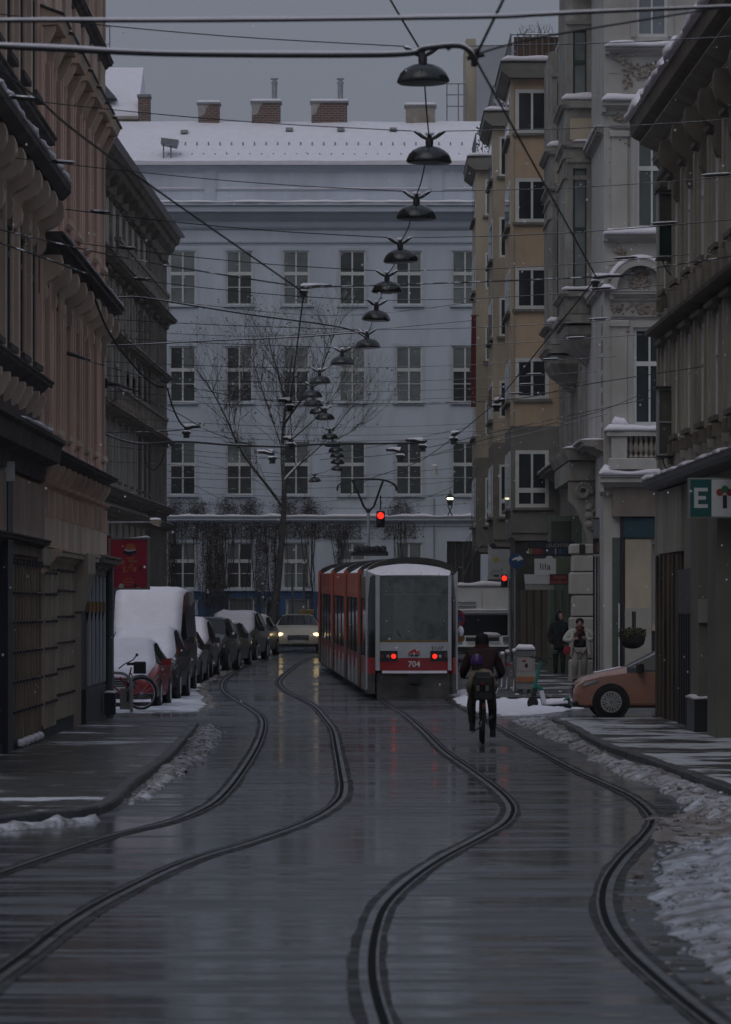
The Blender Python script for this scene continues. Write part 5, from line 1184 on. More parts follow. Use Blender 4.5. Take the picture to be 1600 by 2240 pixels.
# ---- chain of hanging lamps
LAMPS = [(926,165,114),(939,342,99),(911,467,87),(877,562,76),(847,630,68),(823,692,63),(804,753,57),(749,790,53),(700,832,48),(683,862,45),(686,882,43),(697,899,40),(712,912,41),(722,955,36),(728,972,35),(735,984,33.5),(738,996,32),(739,1010,30.5),(739,1025,29),(689,1050,27.5)]
DIA = 0.56
NTH = ['nearest and largest', 'second', 'third', 'fourth', 'fifth', 'sixth', 'seventh', 'eighth', 'ninth', 'tenth', 'eleventh', 'twelfth', 'thirteenth', 'fourteenth', 'fifteenth', 'sixteenth', 'seventeenth', 'eighteenth', 'nineteenth', 'last and farthest']
M_SHADE = pm('lamp shade enamel', (0.016,0.019,0.020), 0.22, 0.3, 6, spec=0.6)
prof = [(0.28,-0.072),(0.285,-0.060),(0.275,-0.030),(0.25,0.025),(0.20,0.075),(0.13,0.112),(0.06,0.128),(0.04,0.130)]
me_sh = MB().lathe(prof, n=22).mesh('shade', M_SHADE, True, 60)
me_dif = MB().lathe([(0.275,-0.065),(0.26,-0.085),(0.12,-0.10),(0.0,-0.102)], n=20).mesh('diffuser', pm('unlit diffuser', (0.05,0.052,0.05), 0.3, 0.1, 3), True)
me_hub = MB().lathe([(0.045,0.12),(0.05,0.19),(0.03,0.22),(0.03,0.27),(0.012,0.29)], n=10).mesh('hub', M_WIRE, True)
me_arm = MB().tube([(0,0,0.20),(0.09,0,0.25),(0.17,0,0.31),(0.20,0,0.315)], [0.018,0.026,0.026,0.012], 8).mesh('arm', M_INS, True)
me_sn = MB().ball((0,0,0.285), 0.05, 8, 5, (1.3,1,0.6)).mesh('snow_layer', SNOW, True)
hubs = []
for i, (x, y, w) in enumerate(LAMPS):
    D = FPX*DIA/w; loc = P(x, y, D)
    t = thing('street_lamp', '%s hanging bowl lamp in the chain over the street' % NTH[i], 'street lamp', loc, rnd.uniform(-.15,.15), 'hanging street lamps')
    tilt = rnd.uniform(-.05,.05); t.rotation_euler[1] = tilt
    ob('shade', me_sh, t); ob('diffuser', me_dif, t); ob('hub', me_hub, t); a1 = ob('arm', me_arm, t); a2 = ob('arm', me_arm, t, rz=math.pi)
    if i < 14: ob('snow_layer', me_sn, t)
    hubs.append((loc, D, x, y, w))
wire('power cable from the top edge to the nearest lamp', [(835,-40,40),(855,0,41),(922,112,44)], 0.011, n=4)
for i in range(len(hubs)-1):
    a, b = hubs[i], hubs[i+1]
    pa = Vector(a[0])+Vector((0,0,0.20)); pb = Vector(b[0])+Vector((0,0,0.25)); mid = (pa+pb)*0.5 - Vector((0,0,0.10))
    tag(MB().tube(smooth_path([pa, mid, pb], 5), 0.009, 5).build('power_cable', M_WIRE, smooth=True), 'power cable between the %s and the next lamp of the chain' % NTH[i].split(' and ')[0], 'cable', 'cables between the lamps')
for i, (loc, D, x, y, w) in enumerate(hubs):
    if i > 15: continue
    top = Vector(loc)+Vector((0,0,0.315)); Xl = -5.2 if D < 82 else (-8.6 if D > 124 else -9.5); Xr = XR(D) if D < 81 else (6.3 if D > 108 else 9)
    L_ = Vector((Xl, D, top.z+0.50*(1 if D < 100 else 0.7))); R_ = Vector((min(Xr, 6.4), D, top.z+0.30))
    def sagp(a, b, sg): return smooth_path([a, a.lerp(b, .33)-Vector((0,0,sg*.9)), a.lerp(b, .66)-Vector((0,0,sg)), b], 5)
    lo = tag(MB().tube(sagp(L_, top-Vector((0.2,0,0)), 0.06), 0.006 if D < 60 else 0.008, 5).build('span_wire', M_WIRE, smooth=True), 'thin span wire from the left houses to the %s lamp' % NTH[i].split(' and ')[0], 'wire', 'lamp span wires')
    ro = tag(MB().tube(sagp(R_, top+Vector((0.2,0,0)), 0.06), 0.006 if D < 60 else 0.008, 5).build('span_wire', M_WIRES, smooth=True), 'thin span wire from the right houses to the %s lamp' % NTH[i].split(' and ')[0], 'wire', 'lamp span wires')
    if i < 12:
        insulator(lo, L_.lerp(top, 0.16), top-L_, 0.34, 0.026); insulator(ro, R_.lerp(top, 0.22), top-R_, 0.42, 0.026)

# ---- wall anchors
for lab, x, y, D in (('dark iron wall anchor on the pink house', 128, 770, 71.5), ('dark iron wall anchor at the edge of the pink house', 232, 838, 82)):
    t = thing('wall_anchor', lab, 'wall anchor', P(x, y, D)); s = D/FPX
    MB().bbox(-10*s, 4*s, -8*s, 8*s, -11*s, 11*s, 2*s).build('plate', BLACK, t); MB().tube([(0,0,0),(24*s,0,-3*s),(70*s,0,-18*s)], [7*s,4*s,2*s], 8).build('rod', BLACK, t, smooth=True)

# ================================================================ bare trees
M_BARK = pm('bark', (0.11, 0.10, 0.095), 0.9, 0.35, 5, snow=1.0)
M_TWIG = pm('twigs', (0.13, 0.12, 0.115), 0.9, 0.3, 5, snow=0.6)
def limb(mb, pts, r0, r1, n=6):
    pts = smooth_path(pts, 4); L_ = len(pts); mb.tube(pts, [r0+(r1-r0)*i/(L_-1) for i in range(L_)], n, cap=False); return pts
def twigs(mb, rng, p, d, length, r, level, maxl, ends):
    """recursive bare branching"""
    n = 4; q = [p]; dd = d.copy()
    for k in range(n):
        dd = (dd + Vector((rng.uniform(-1,1), rng.uniform(-1,1), rng.uniform(-.4,.9)))*0.16).normalized(); q.append(q[-1] + dd*length/n)
    mb.tube(q, [r*(1-0.55*k/n) for k in range(n+1)], 5 if level < 2 else 3, cap=False)
    if level >= maxl: ends.append(q[-1]); return
    for k in range(rng.choice((2,3,3))):
        t = rng.randint(2, n); a = Vector((rng.uniform(-1,1), rng.uniform(-1,1), rng.uniform(-.5,.8))).normalized()
        nd = (dd*1.0 + a*rng.uniform(0.5,0.95)).normalized()
        twigs(mb, rng, q[t], nd, length*rng.uniform(0.55,0.8), r*0.55, level+1, maxl, ends)
DT = 166.0; rng = random.Random(11)
tree = thing('bare_tree', 'tall bare street tree with snowy limbs in front of the blue-grey house', 'tree', G(598, depth_of(0) if False else 1400) if False else (PX(598,DT), DT, gz(DT)))
tl = Vector(tree.location)
def T3(x, y, dz=0.0): return P(x, y, DT+dz) - tl
mb = MB()
trunk = limb(mb, [Vector((0,0,-0.2)), T3(600,1340), T3(608,1280), T3(614,1215), T3(618,1170), T3(621,1120), T3(622,1060)], 0.155, 0.10, 9)
limb(mb, [T3(622,1062), T3(618,1000,.2), T3(620,940,.3), T3(626,880,.1), T3(634,820,-.2), T3(640,775,-.3)], 0.09, 0.03, 7)
main = [([T3(616,1105), T3(585,1062,-.4), T3(548,1015,-.8), T3(520,970,-1.0), T3(500,925,-1.2), T3(478,880,-1.3), T3(455,840,-1.5)], 0.10, 0.03),
        ([T3(622,1050), T3(655,1015,.6), T3(700,975,1.2), T3(745,920,1.6), T3(775,880,1.8)], 0.09, 0.03),
        ([T3(619,985,.2), T3(600,925,.8), T3(580,870,1.0), T3(562,815,1.2), T3(548,775,1.3)], 0.08, 0.025),
        ([T3(624,925,.2), T3(655,880,-.5), T3(690,835,-1.0), T3(712,785,-1.4), T3(726,745,-1.5)], 0.08, 0.025),
        ([T3(520,970,-1.0), T3(512,930,-.6), T3(520,885,-.2), T3(530,840,.2)], 0.05, 0.02),
        ([T3(700,975,1.2), T3(740,960,1.4), T3(790,930,1.7)], 0.05, 0.02),
        ([T3(626,880,.1), T3(612,830,-.8), T3(600,790,-1.2)], 0.055, 0.02), ([T3(640,960,.5), T3(690,915,-.2), T3(735,860,-.6)], 0.05, 0.02)]
tips = []
ob('trunk', mb.mesh('trunk', M_BARK, True, 80), tree)
cb = MB(); tw = MB(); ends = []
for pts, r0, r1 in main:
    lp = limb(cb, pts, r0*0.72, r1*0.65, 6)
    for k in range(4, len(lp), 2):
        for _ in range(3):
            d = (lp[min(k+1,len(lp)-1)]-lp[k-1]).normalized(); a = Vector((rng.uniform(-1,1), rng.uniform(-1,1), rng.uniform(-.2,1.0)))
            twigs(tw, rng, lp[k], (d*0.8+a*0.8).normalized(), rng.uniform(0.9,1.7), 0.014, 1, 4, ends)
    twigs(tw, rng, lp[-1], (lp[-1]-lp[-3]).normalized(), 1.4, 0.018, 0, 3, ends)
for k in range(40):
    z = rng.uniform(0,1); p = T3(621+rng.uniform(-3,18)*z, 1000-230*z, 0.1)
    twigs(tw, rng, p, Vector((rng.uniform(-1,1), rng.uniform(-1,1), rng.uniform(.4,1.3))).normalized(), rng.uniform(1.0,1.8), 0.016, 0, 3, ends)
crown = ob('limbs', cb.mesh('limbs', M_BARK, True, 80), tree)
seed = MB()
for p in ends:
    if rng.random() < 0.12: seed.ball(p, rng.uniform(0.02,0.05), 5, 3)
ob('crown', tw.mesh('crown', M_TWIG), tree)['kind'] = 'stuff'
ob('seed_clusters', seed.mesh('seed_clusters', M_TWIG), tree)['kind'] = 'stuff'
st = thing('young_tree', 'slender young tree with snowy twigs before the dark gate', 'tree', (PX(1012,158),158,gz(158))); tl = Vector(st.location); DT = 158.0
mb = MB(); limb(mb, [Vector((0,0,-.1)), T3(1011,1330), T3(1012,1275), T3(1013,1225), T3(1013,1200)], 0.05, 0.03, 6)
ob('trunk', mb.mesh('trunk', M_BARK, True), st); mb = MB()
limb(mb, [T3(1014,1262), T3(1024,1240), T3(1040,1208), T3(1058,1185)], 0.035, 0.012, 5); limb(mb, [T3(1013,1228), T3(1022,1210), T3(1028,1182), T3(1034,1160)], 0.03, 0.01, 5); limb(mb, [T3(1012,1243), T3(1004,1240)], 0.02, 0.012, 4)
for p in (T3(1058,1185), T3(1034,1160), T3(1013,1200), T3(1040,1208)): twigs(mb, rng, p, Vector((rng.uniform(-.4,.6),0,1)).normalized(), 0.9, 0.014, 1, 2, [])
ob('crown', mb.mesh('crown', M_TWIG), st)

# ================================================================ vehicles
def wheel_meshes(r, w, spokes=5, rimm=None):
    ty = MB().lathe([(r*0.62,-w/2),(r*0.90,-w/2),(r*0.985,-w*0.38),(r,-w*0.2),(r,w*0.2),(r*0.985,w*0.38),(r*0.90,w/2),(r*0.62,w/2)], n=24, axis='x').mesh('tyre', RUBBER, True, 50)
    rm = MB(); rm.lathe([(r*0.64,-w*0.49),(r*0.66,-w*0.40),(r*0.60,-w*0.28),(r*0.0,-w*0.20)], n=24, axis='x', mi=1); rm.lathe([(r*0.64,w*0.49),(r*0.66,w*0.40),(r*0.60,w*0.28),(r*0.0,w*0.20)], n=24, axis='x', mi=1)
    rm.lathe([(r*0.655,w*0.50),(r*0.60,w*0.51),(r*0.58,w*0.44)], n=24, axis='x'); rm.lathe([(r*0.655,-w*0.50),(r*0.60,-w*0.51),(r*0.58,-w*0.44)], n=24, axis='x')
    for k in range(spokes):
        a = 2*math.pi*k/spokes
        for sg in (1, -1):
            for da in (-0.10, 0.10):
                p = [(math.cos(a+da)*r*0.10, math.sin(a+da)*r*0.10), (math.cos(a+da*1.6)*r*0.60, math.sin(a+da*1.6)*r*0.60)]
                rm.tube([(sg*w*0.43, *p[0]), (sg*w*0.46, *p[1])], [r*0.055, r*0.045], 5)
    for sg in (1, -1): rm.lathe([(r*0.14, sg*w*0.36),(r*0.14, sg*w*0.46),(0, sg*w*0.47)], n=12, axis='x')
    return ty, rm.mesh('rim', [rimm or pm('alloy', (0.50,0.51,0.53), 0.4, 0.12, 5), DARK], True, 40)
SEDAN = [(-2.42,.34,.74,.66,.66,.74),(-2.36,.27,.86,.84,.78,.98),(-1.95,.22,.91,.94,.80,1.07),(-1.45,.20,.925,.97,.80,1.10),(-0.75,.20,.925,.97,.60,1.42),(0.05,.20,.925,.965,.62,1.46),(0.50,.20,.925,.955,.62,1.42),(1.22,.20,.925,.93,.78,1.04),(1.85,.20,.915,.85,.78,.94),(2.22,.20,.87,.74,.72,.82),(2.38,.23,.78,.60,.64,.70),(2.43,.28,.68,.50,.55,.56)]
HATCH = [(-2.03,.36,.74,.70,.62,.90),(-1.98,.26,.85,.88,.68,1.05),(-1.72,.22,.885,.93,.62,1.30),(-1.35,.20,.89,.95,.60,1.42),(-0.40,.20,.89,.945,.62,1.46),(0.15,.20,.89,.935,.62,1.43),(0.95,.20,.89,.90,.74,1.02),(1.45,.20,.88,.83,.76,.92),(1.80,.20,.85,.74,.70,.82),(1.97,.22,.76,.62,.62,.68),(2.02,.28,.66,.52,.54,.56)]
SUVP = [(-2.2,.42,.78,.80,.66,1.05),(-2.14,.32,.90,.98,.74,1.30),(-1.9,.28,.925,1.03,.68,1.55),(-1.5,.26,.93,1.05,.66,1.66),(-0.4,.26,.93,1.04,.68,1.70),(0.25,.26,.93,1.03,.68,1.66),(1.0,.26,.93,1.0,.80,1.18),(1.6,.26,.92,.94,.80,1.06),(1.98,.26,.88,.85,.74,.96),(2.15,.28,.80,.68,.66,.76),(2.2,.34,.70,.55,.58,.60)]
VANP = [(-2.7,.42,.92,1.1,.86,2.30),(-2.64,.32,.98,1.25,.88,2.55),(-1.5,.28,1.0,1.28,.90,2.62),(0.4,.28,1.0,1.28,.90,2.62),(1.15,.28,1.0,1.28,.86,2.50),(1.95,.28,.99,1.22,.84,1.42),(2.4,.28,.95,1.05,.78,1.18),(2.62,.30,.86,.80,.68,.86),(2.70,.36,.76,.60,.60,.64)]
_wm = {}
def car(name, label, loc, rz, prof, paint, glass=(3, 5), wind=None, rear=None, wheels=(1.42, -1.40), wr=0.33, snow=0.0, snowy_hood=True, cat='car', group=None, lights=None, plate=True, mirror=None, tail=False):
    """prof: stations along the length; glass = index range of the side windows; wind/rear = station pairs of the screens"""
    t = thing(name, label, cat, loc, rz, group); n = len(prof)
    wind = wind or (glass[1]+1, glass[1]+2); rear = rear or (glass[0]-1, glass[0])
    secs = []
    for (y, zb, w, zs, wt, zt) in prof:
        zs = min(zs, zt-0.015)
        half = [(w*0.80, zb), (w*0.97, zb+0.06), (w, zb+0.26 if zb+0.26 < zs else (zb+zs)/2), (w*0.985, zs), (wt, zt-0.05 if zt-zs > 0.15 else zt-0.012), (wt*0.72, zt-0.008), (wt*0.35, zt)]
        secs.append([(-x, y, z) for x, z in half] + [(x, y, z) for x, z in reversed(half)])
    m = len(secs[0]); groups = {'body': MB(), 'windscreen': MB(), 'rear_window': MB(), 'side_window': MB()}
    def g_of(i, k):
        if k in (3, m-5): 
            if glass[0] <= i < glass[1]+1: return 'side_window'
        if 4 <= k <= m-6:
            if i == wind[0]: return 'windscreen'
            if i == rear[0]: return 'rear_window'
        return 'body'
    for g, mb in groups.items():
        used = {}; vs = []; fs = []
        def vi(i, k):
            if (i, k) not in used: used[i, k] = len(vs); vs.append(secs[i][k])
            return used[i, k]
        for i in range(n-1):
            for k in range(m):
                kk = (k+1) % m
                if g_of(i, k) == g: fs.append((vi(i, k), vi(i+1, k), vi(i+1, kk), vi(i, kk)))
        if g == 'body':
            fs.append(tuple(vi(0, k) for k in range(m))); fs.append(tuple(vi(n-1, k) for k in range(m-1, -1, -1)))
        mb.add(vs, fs)
    body = groups['body'].build('body', paint, t, smooth=True, sharp=38)
    for g in ('windscreen', 'rear_window'): groups[g].build(g, CARGL, t, smooth=True, sharp=60)
    for sg in (-1, 1):
        sm = MB(); src = groups['side_window']
        for fc in src.f:
            if sum(src.v[q][0] for q in fc)*sg > 0: sm.add([src.v[q] for q in fc], [(0,1,2,3)])
        if sm.f: sm.build('side_window', CARGL, t)
    # pillars between the side windows
    for sg in (-1, 1):
        for i in range(glass[0], glass[1]+1):
            a, b = secs[i][3 if sg < 0 else m-4], secs[i][4 if sg < 0 else m-5]
            if glass[0] < i: MB().tube([Vector(a)+Vector((sg*.004,0,0)), Vector(b)+Vector((sg*.004,0,0))], 0.035, 5).build('pillar', paint if i == glass[1]+1 else DARK, t)
    key = (wr,)
    if key not in _wm: _wm[key] = wheel_meshes(wr, 0.21, 9)
    for sg in (-1, 1):
        for yw in wheels:
            wmax = 0.9 if prof is not VANP else 0.98
            wmax = prof[len(prof)//2][2]
            ar = MB(); ar.lathe([(0, sg*(wmax+0.004)), (wr*1.14, sg*(wmax+0.004)), (wr*1.17, sg*(wmax-0.05))], (0, yw, wr), 24, axis='x'); ar.build('wheel_arch', DARK, t)
            w_ = ob('wheel', _wm[key][0], t, (sg*(wmax-0.085), yw, wr)); w_.name = 'wheel'; ob('rim', _wm[key][1], w_)
    yf = prof[-1][0]; yb = prof[0][0]
    MB().bbox(-0.80, 0.80, yf-0.10, yf+0.012, 0.22, 0.34, 0.03).build('front_bumper', DARK, t)
    gr = MB(); gr.bbox(-0.42, 0.42, yf-0.12, yf+0.016, 0.46, 0.66, 0.03, 0)
    for k in range(3): gr.box(-0.41, 0.41, yf+0.016, yf+0.024, 0.50+0.05*k, 0.515+0.05*k, 1)
    gr.build('grille', [DARK, STEEL], t)
    if plate: MB().box(-0.26, 0.26, yf+0.026, yf+0.034, 0.36, 0.47).build('number_plate', pm('plate white', (0.5,0.5,0.5), 0.5, 0.1, 5), t); MB().box(-0.26, 0.26, yb-0.018, yb-0.006, 0.50, 0.61).build('number_plate', MATS['plate white'], t)
    hz = prof[-3][3]; hw = prof[-3][2]
    for sg in (-1, 1):
        yh = prof[-3][0]
        hl = MB(); hl.loft([[(sg*(hw-0.34), yh+0.13, hz-0.14), (sg*(hw-0.34), yh+0.10, hz-0.02), (sg*(hw-0.36), yh-0.1, hz-0.02), (sg*(hw-0.36), yh-0.1, hz-0.14)],
                 [(sg*(hw+0.006), yh+0.04, hz-0.11), (sg*(hw-0.02), yh+0.0, hz+0.012), (sg*(hw+0.012), yh-0.30, hz+0.035), (sg*(hw+0.022), yh-0.28, hz-0.04)]])
        h_ = hl.build('headlight', pm('headlight glass', (0.16,0.17,0.18), 0.12, 0.1, 4), t)
        if lights: MB().ball((sg*(hw-0.19), yh+0.13, hz-0.065), 0.085, 12, 6, (1.5,0.6,0.85)).build('lamp', lights, h_, smooth=True)
        zr = prof[1][3]; tl_ = MB(); tl_.bbox(min(sg*(prof[1][2]-0.02), sg*(prof[1][2]-0.22)), max(sg*(prof[1][2]-0.02), sg*(prof[1][2]-0.22)), prof[0][0]-0.004, prof[1][0]+0.14, zr-0.18, zr-0.02, 0.02)
        tl_.build('tail_light', pm('tail light glass', (0.20,0.012,0.012), 0.2, 0.1, 4), t)
        iw = wind[1]; ym = prof[iw][0]-0.28; zm = prof[iw][3]+0.10; wm_ = prof[iw][2]
        MB().loft([[(sg*(wm_-0.03), ym+0.10, zm-0.06), (sg*(wm_-0.03), ym+0.10, zm+0.06), (sg*(wm_-0.03), ym, zm+0.06), (sg*(wm_-0.03), ym, zm-0.06)], [(sg*(wm_+0.19), ym+0.06, zm-0.08), (sg*(wm_+0.19), ym+0.06, zm+0.09), (sg*(wm_+0.19), ym-0.05, zm+0.09), (sg*(wm_+0.19), ym-0.05, zm-0.08)]]).build('mirror', mirror or DARK, t)
    if snow:
        i0, i1 = 1, n-2
        if not snowy_hood: i1 = wind[0]
        rings = []
        ys = []
        for i in range(i0, i1):
            for q in range(4): ys.append((i, q/4))
        ys.append((i1, 0.0)); sd = rnd.random()*30
        for (i, f) in ys:
            a = secs[i]; b = secs[min(i+1, n-1)]
            pts = [Vector(a[k]).lerp(Vector(b[k]), f) for k in range(4, m-4)]
            endf = 1.0
            if (i, f) == ys[0] or (i, f) == ys[-1]: endf = 0.15
            top = []
            for k, p in enumerate(pts):
                e = 0.25 if k in (0, len(pts)-1) else 1.0
                th = snow*endf*e*(0.85+0.75*nz(p.x*1.9+sd, p.y*1.9, sd)+0.45*nz(p.x*5+sd, p.y*4.5, sd+3)); out = 1.02 if e < 1 else 1.0
                top.append(Vector((p.x*out, p.y, p.z+max(0.012, th))))
            low = [Vector((pts[-1].x*1.0, pts[-1].y, pts[-1].z-0.01)), Vector((pts[0].x*1.0, pts[0].y, pts[0].z-0.01))]
            rings.append([tuple(v) for v in top+low])
        MB().loft(rings).build('snow_layer', SNOW, t, smooth=True, sharp=180)
    return t
def paint(name, c, rough=0.3, snow=0.0): return pm(name, c, rough, 0.10, 2.0, coat=0.5, snow=snow)
PARK = [ # label, x of street-side edge in the photo, depth, angle, profile, colour, snow, hood
 ('small red car under snow beside the parked bicycle', 350, 90.5, 2.0, HATCH, paint('red car paint', (0.24,0.012,0.016)), 0.09, True),
 ('dark grey estate car thick with snow behind the red one', 393, 97.5, 2.0, SUVP, paint('graphite car paint', (0.03,0.032,0.036), snow=0.1), 0.11, True),
 ('tall dark delivery van capped with a slab of snow', 410, 104.5, 1.5, VANP, paint('dark van paint', (0.035,0.038,0.042), snow=0.1), 0.09, True),
 ('pale hatchback under snow right behind the van', 441, 113.5, 1.5, HATCH, paint('silver car paint', (0.20,0.21,0.22), snow=0.1), 0.09, True),
 ('pale estate car under snow, second behind the van', 464, 119.5, 2.0, SUVP, paint('grey car paint', (0.13,0.135,0.145)), 0.09, True),
 ('black car with a clear windscreen in mid row', 503, 127.5, 5.0, SUVP, paint('black car paint', (0.010,0.011,0.013)), 0.0, False),
 ('dark blue car with a clear bonnet behind the black one', 529, 134.0, 6.0, HATCH, paint('midnight blue car paint', (0.010,0.014,0.026)), 0.04, False),
 ('dark car with snow left only on bonnet and roof', 566, 141.5, 6.5, SUVP, paint('dark car paint', (0.022,0.024,0.027)), 0.07, True),
 ('last snow-covered car of the row near the tree', 592, 149.5, 6.0, HATCH, paint('mid grey car paint', (0.07,0.073,0.08)), 0.10, True)]
for lab, xe, D, a, prof, pt, sn, hood in PARK:
    van = prof is VANP; hw = 1.0 if van else (0.93 if prof is SUVP else 0.89); half = 2.1
    cx = PX(xe, D) - hw + math.sin(R(a))*half*0.3
    car('delivery_van' if van else 'parked_car', lab, (cx, D+half, gz(D+half)+0.0), math.pi-R(a), prof, pt, glass=(4, 5) if van else (3, 5), wind=(4, 5) if van else (5, 6), rear=(0, 0) if van else (1, 2), snow=sn, snowy_hood=hood,
        wheels=(1.75, -1.55) if van else ((1.30, -1.25) if prof is HATCH else (1.35, -1.35)), wr=0.31 if prof is HATCH else 0.34, cat='van' if van else 'car', group='vehicles parked in a row on the left', mirror=pt if 'red' in lab else None)
tx = car('taxi', 'cream taxi with lit headlights driving towards the camera', (PX(650,157)-0.02, 159.6, gz(158.5)), math.pi+R(1.5), SEDAN, paint('cream taxi paint', (0.56,0.50,0.39)), glass=(3, 5), rear=(2, 3), wheels=(1.50, -1.38), wr=0.33, lights=LAMPWARM)
sg_ = MB().bbox(-0.30, 0.30, -0.09, 0.09, 1.47, 1.63, 0.03).build('roof_sign', pm('taxi sign', (0.26,0.20,0.06), 0.5, 0.1, 4), tx, (-0.35, -0.1, 0))
put_text('TAXI', 0.13, BLACK, sg_, (0, 0.094, 1.55), (math.pi/2, 0, math.pi), extrude=0.003)
MB().ball((0, 2.42, 0.66), 0.035, 8, 5).build('emblem', STEEL, tx)
pc = car('parked_car', 'copper coloured hatchback nosing out of the side street', (4.18+2.02, 83.4, gz(83.4)), R(90), HATCH, paint('copper car paint', (0.44,0.225,0.165), 0.25), glass=(3, 5), wind=(5, 6), rear=(1, 2), wheels=(1.27, -1.25), wr=0.325)
MB().box(0.891, 0.893, -1.9, 1.5, 0.30, 0.335).build('sill_strip', pm('copper strip', (0.42,0.23,0.17), 0.3, 0.1, 3), pc); MB().box(-0.893, -0.891, -1.9, 1.5, 0.30, 0.335).build('sill_strip', MATS['copper strip'], pc)
MB().box(-0.894, -0.8905, -0.02, 0.0, 0.34, 0.90).build('door_gap', DARK, pc); MB().box(0.8905, 0.894, 0.78, 0.80, 0.34, 0.90).build('door_gap', DARK, pc)
MB().prism([(1.80,0.40),(1.96,0.38),(1.94,0.56),(1.86,0.56)], 0.70, 0.80, 'x').build('air_intake', DARK, pc)
snp = MB(); 
for k in range(9): ys_ = 1.0+0.5*k/9; snp.ball((rnd.uniform(0.0,0.6), ys_, 1.00-(ys_-0.95)*0.20), 0.09, 7, 4, (1.4,1.4,0.28))
snp.build('snow_layer', SNOW, pc, smooth=True)

# ---- high-roofed white van on the right
vx0, vx1, Dv = 988, 1122, 141.0
vn = thing('camper_van', 'high-roofed white van parked on the right behind the bollards', 'van', ((PX(vx0,Dv)+PX(vx1,Dv))/2, Dv, gz(Dv)+0.02)); W2 = (PX(vx1,Dv)-PX(vx0,Dv))/2
VW = paint('dull white van paint', (0.66,0.67,0.68), 0.45)
zz = lambda y: PZ(y, Dv) - vn.location.z
def vsec(y, zl): return [(-W2*0.96, y, zl[0]), (-W2, y, zl[0]+0.15), (-W2, y, zl[1]), (-W2*0.90, y, zl[2]), (-W2*0.86, y, zl[3]), (W2*0.86, y, zl[3]), (W2*0.90, y, zl[2]), (W2, y, zl[1]), (W2, y, zl[0]+0.15), (W2*0.96, y, zl[0])]
MB().loft([vsec(0.0, (0.30, zz(1395), zz(1340), zz(1284))), vsec(0.12, (0.26, zz(1393), zz(1338), zz(1280))), vsec(3.6, (0.26, zz(1393), zz(1338), zz(1280))), vsec(4.4, (0.26, zz(1393), zz(1350), zz(1330))), vsec(4.9, (0.30, 1.05, 1.12, 1.16))]).build('body', VW, vn, smooth=True, sharp=35)
MB().box(-W2*0.82, W2*0.84, -0.012, 0.0, zz(1390), zz(1345)).build('windscreen', CARGL, vn)
MB().bbox(-W2*0.98, W2*0.98, -0.66, -0.50, 0.35, 0.52, 0.02).build('bumper', DARK, vn)
MB().box(-0.008, 0.008, -0.008, 0, zz(1334), zz(1292)).build('seam', GREYP, vn)
MB().loft([[(-W2*0.97,0.02,0.40),(W2*0.97,0.02,0.40),(W2*0.97,0.02,zz(1393)),(-W2*0.97,0.02,zz(1393))],[(-W2*0.95,-0.45,0.40),(W2*0.95,-0.45,0.40),(W2*0.90,-0.45,zz(1404)),(-W2*0.90,-0.45,zz(1404))],[(-W2*0.92,-0.58,0.42),(W2*0.92,-0.58,0.42),(W2*0.86,-0.56,zz(1414)),(-W2*0.86,-0.56,zz(1414))]]).build('bonnet', VW, vn, smooth=True, sharp=35)
MB().bbox(-W2*0.55, W2*0.55, -0.62, -0.56, 0.70, 0.84, 0.02).build('grille', DARK, vn)
for k in range(2): MB().tube([(-W2*0.8, -0.08, zz(1318+9*k)), (-W2*0.2, -0.08, zz(1318+9*k))], 0.03, 6).build('rack_bar', GREYP, vn)
MB().bbox(-W2*0.92, W2*0.94, -0.10, 0.10, zz(1341), zz(1336), 0.02).build('rain_ledge', VW, vn)
fv = Fac(vn, (vn.location.x, vn.location.y, vn.location.z), 0); fv.rl = Vector(vn.location)
snowcap(fv, -W2*0.9, W2*0.9, 0.10, zz(1336), 0.05, inner=0.02, step=0.1); snowcap(fv, -W2*0.86, W2*0.86, 0.03, zz(1284)+0.02, 0.13, inner=3.2, step=0.15); snowcap(fv, -W2*0.1, W2*0.6, 0.05, zz(1390), 0.07, step=0.1)
for sg in (-1, 1):
    MB().bbox(min(sg*W2*0.95, sg*W2*0.66), max(sg*W2*0.95, sg*W2*0.66), -0.60, -0.50, 0.68, 0.86, 0.02).build('headlight', MATS['headlight glass'], vn)
    for yw in (0.75, 3.6): w_ = ob('wheel', _wm[(0.34,)][0], vn, (sg*(W2-0.10), yw, 0.34)); ob('rim', _wm[(0.34,)][1], w_)
MB().loft([[(W2+0.02,3.9,1.35),(W2+0.02,3.9,1.65),(W2+0.05,3.95,1.65),(W2+0.05,3.95,1.35)],[(W2+0.25,3.85,1.3),(W2+0.25,3.85,1.7),(W2+0.25,3.95,1.7),(W2+0.25,3.95,1.3)]]).build('mirror', DARK, vn)

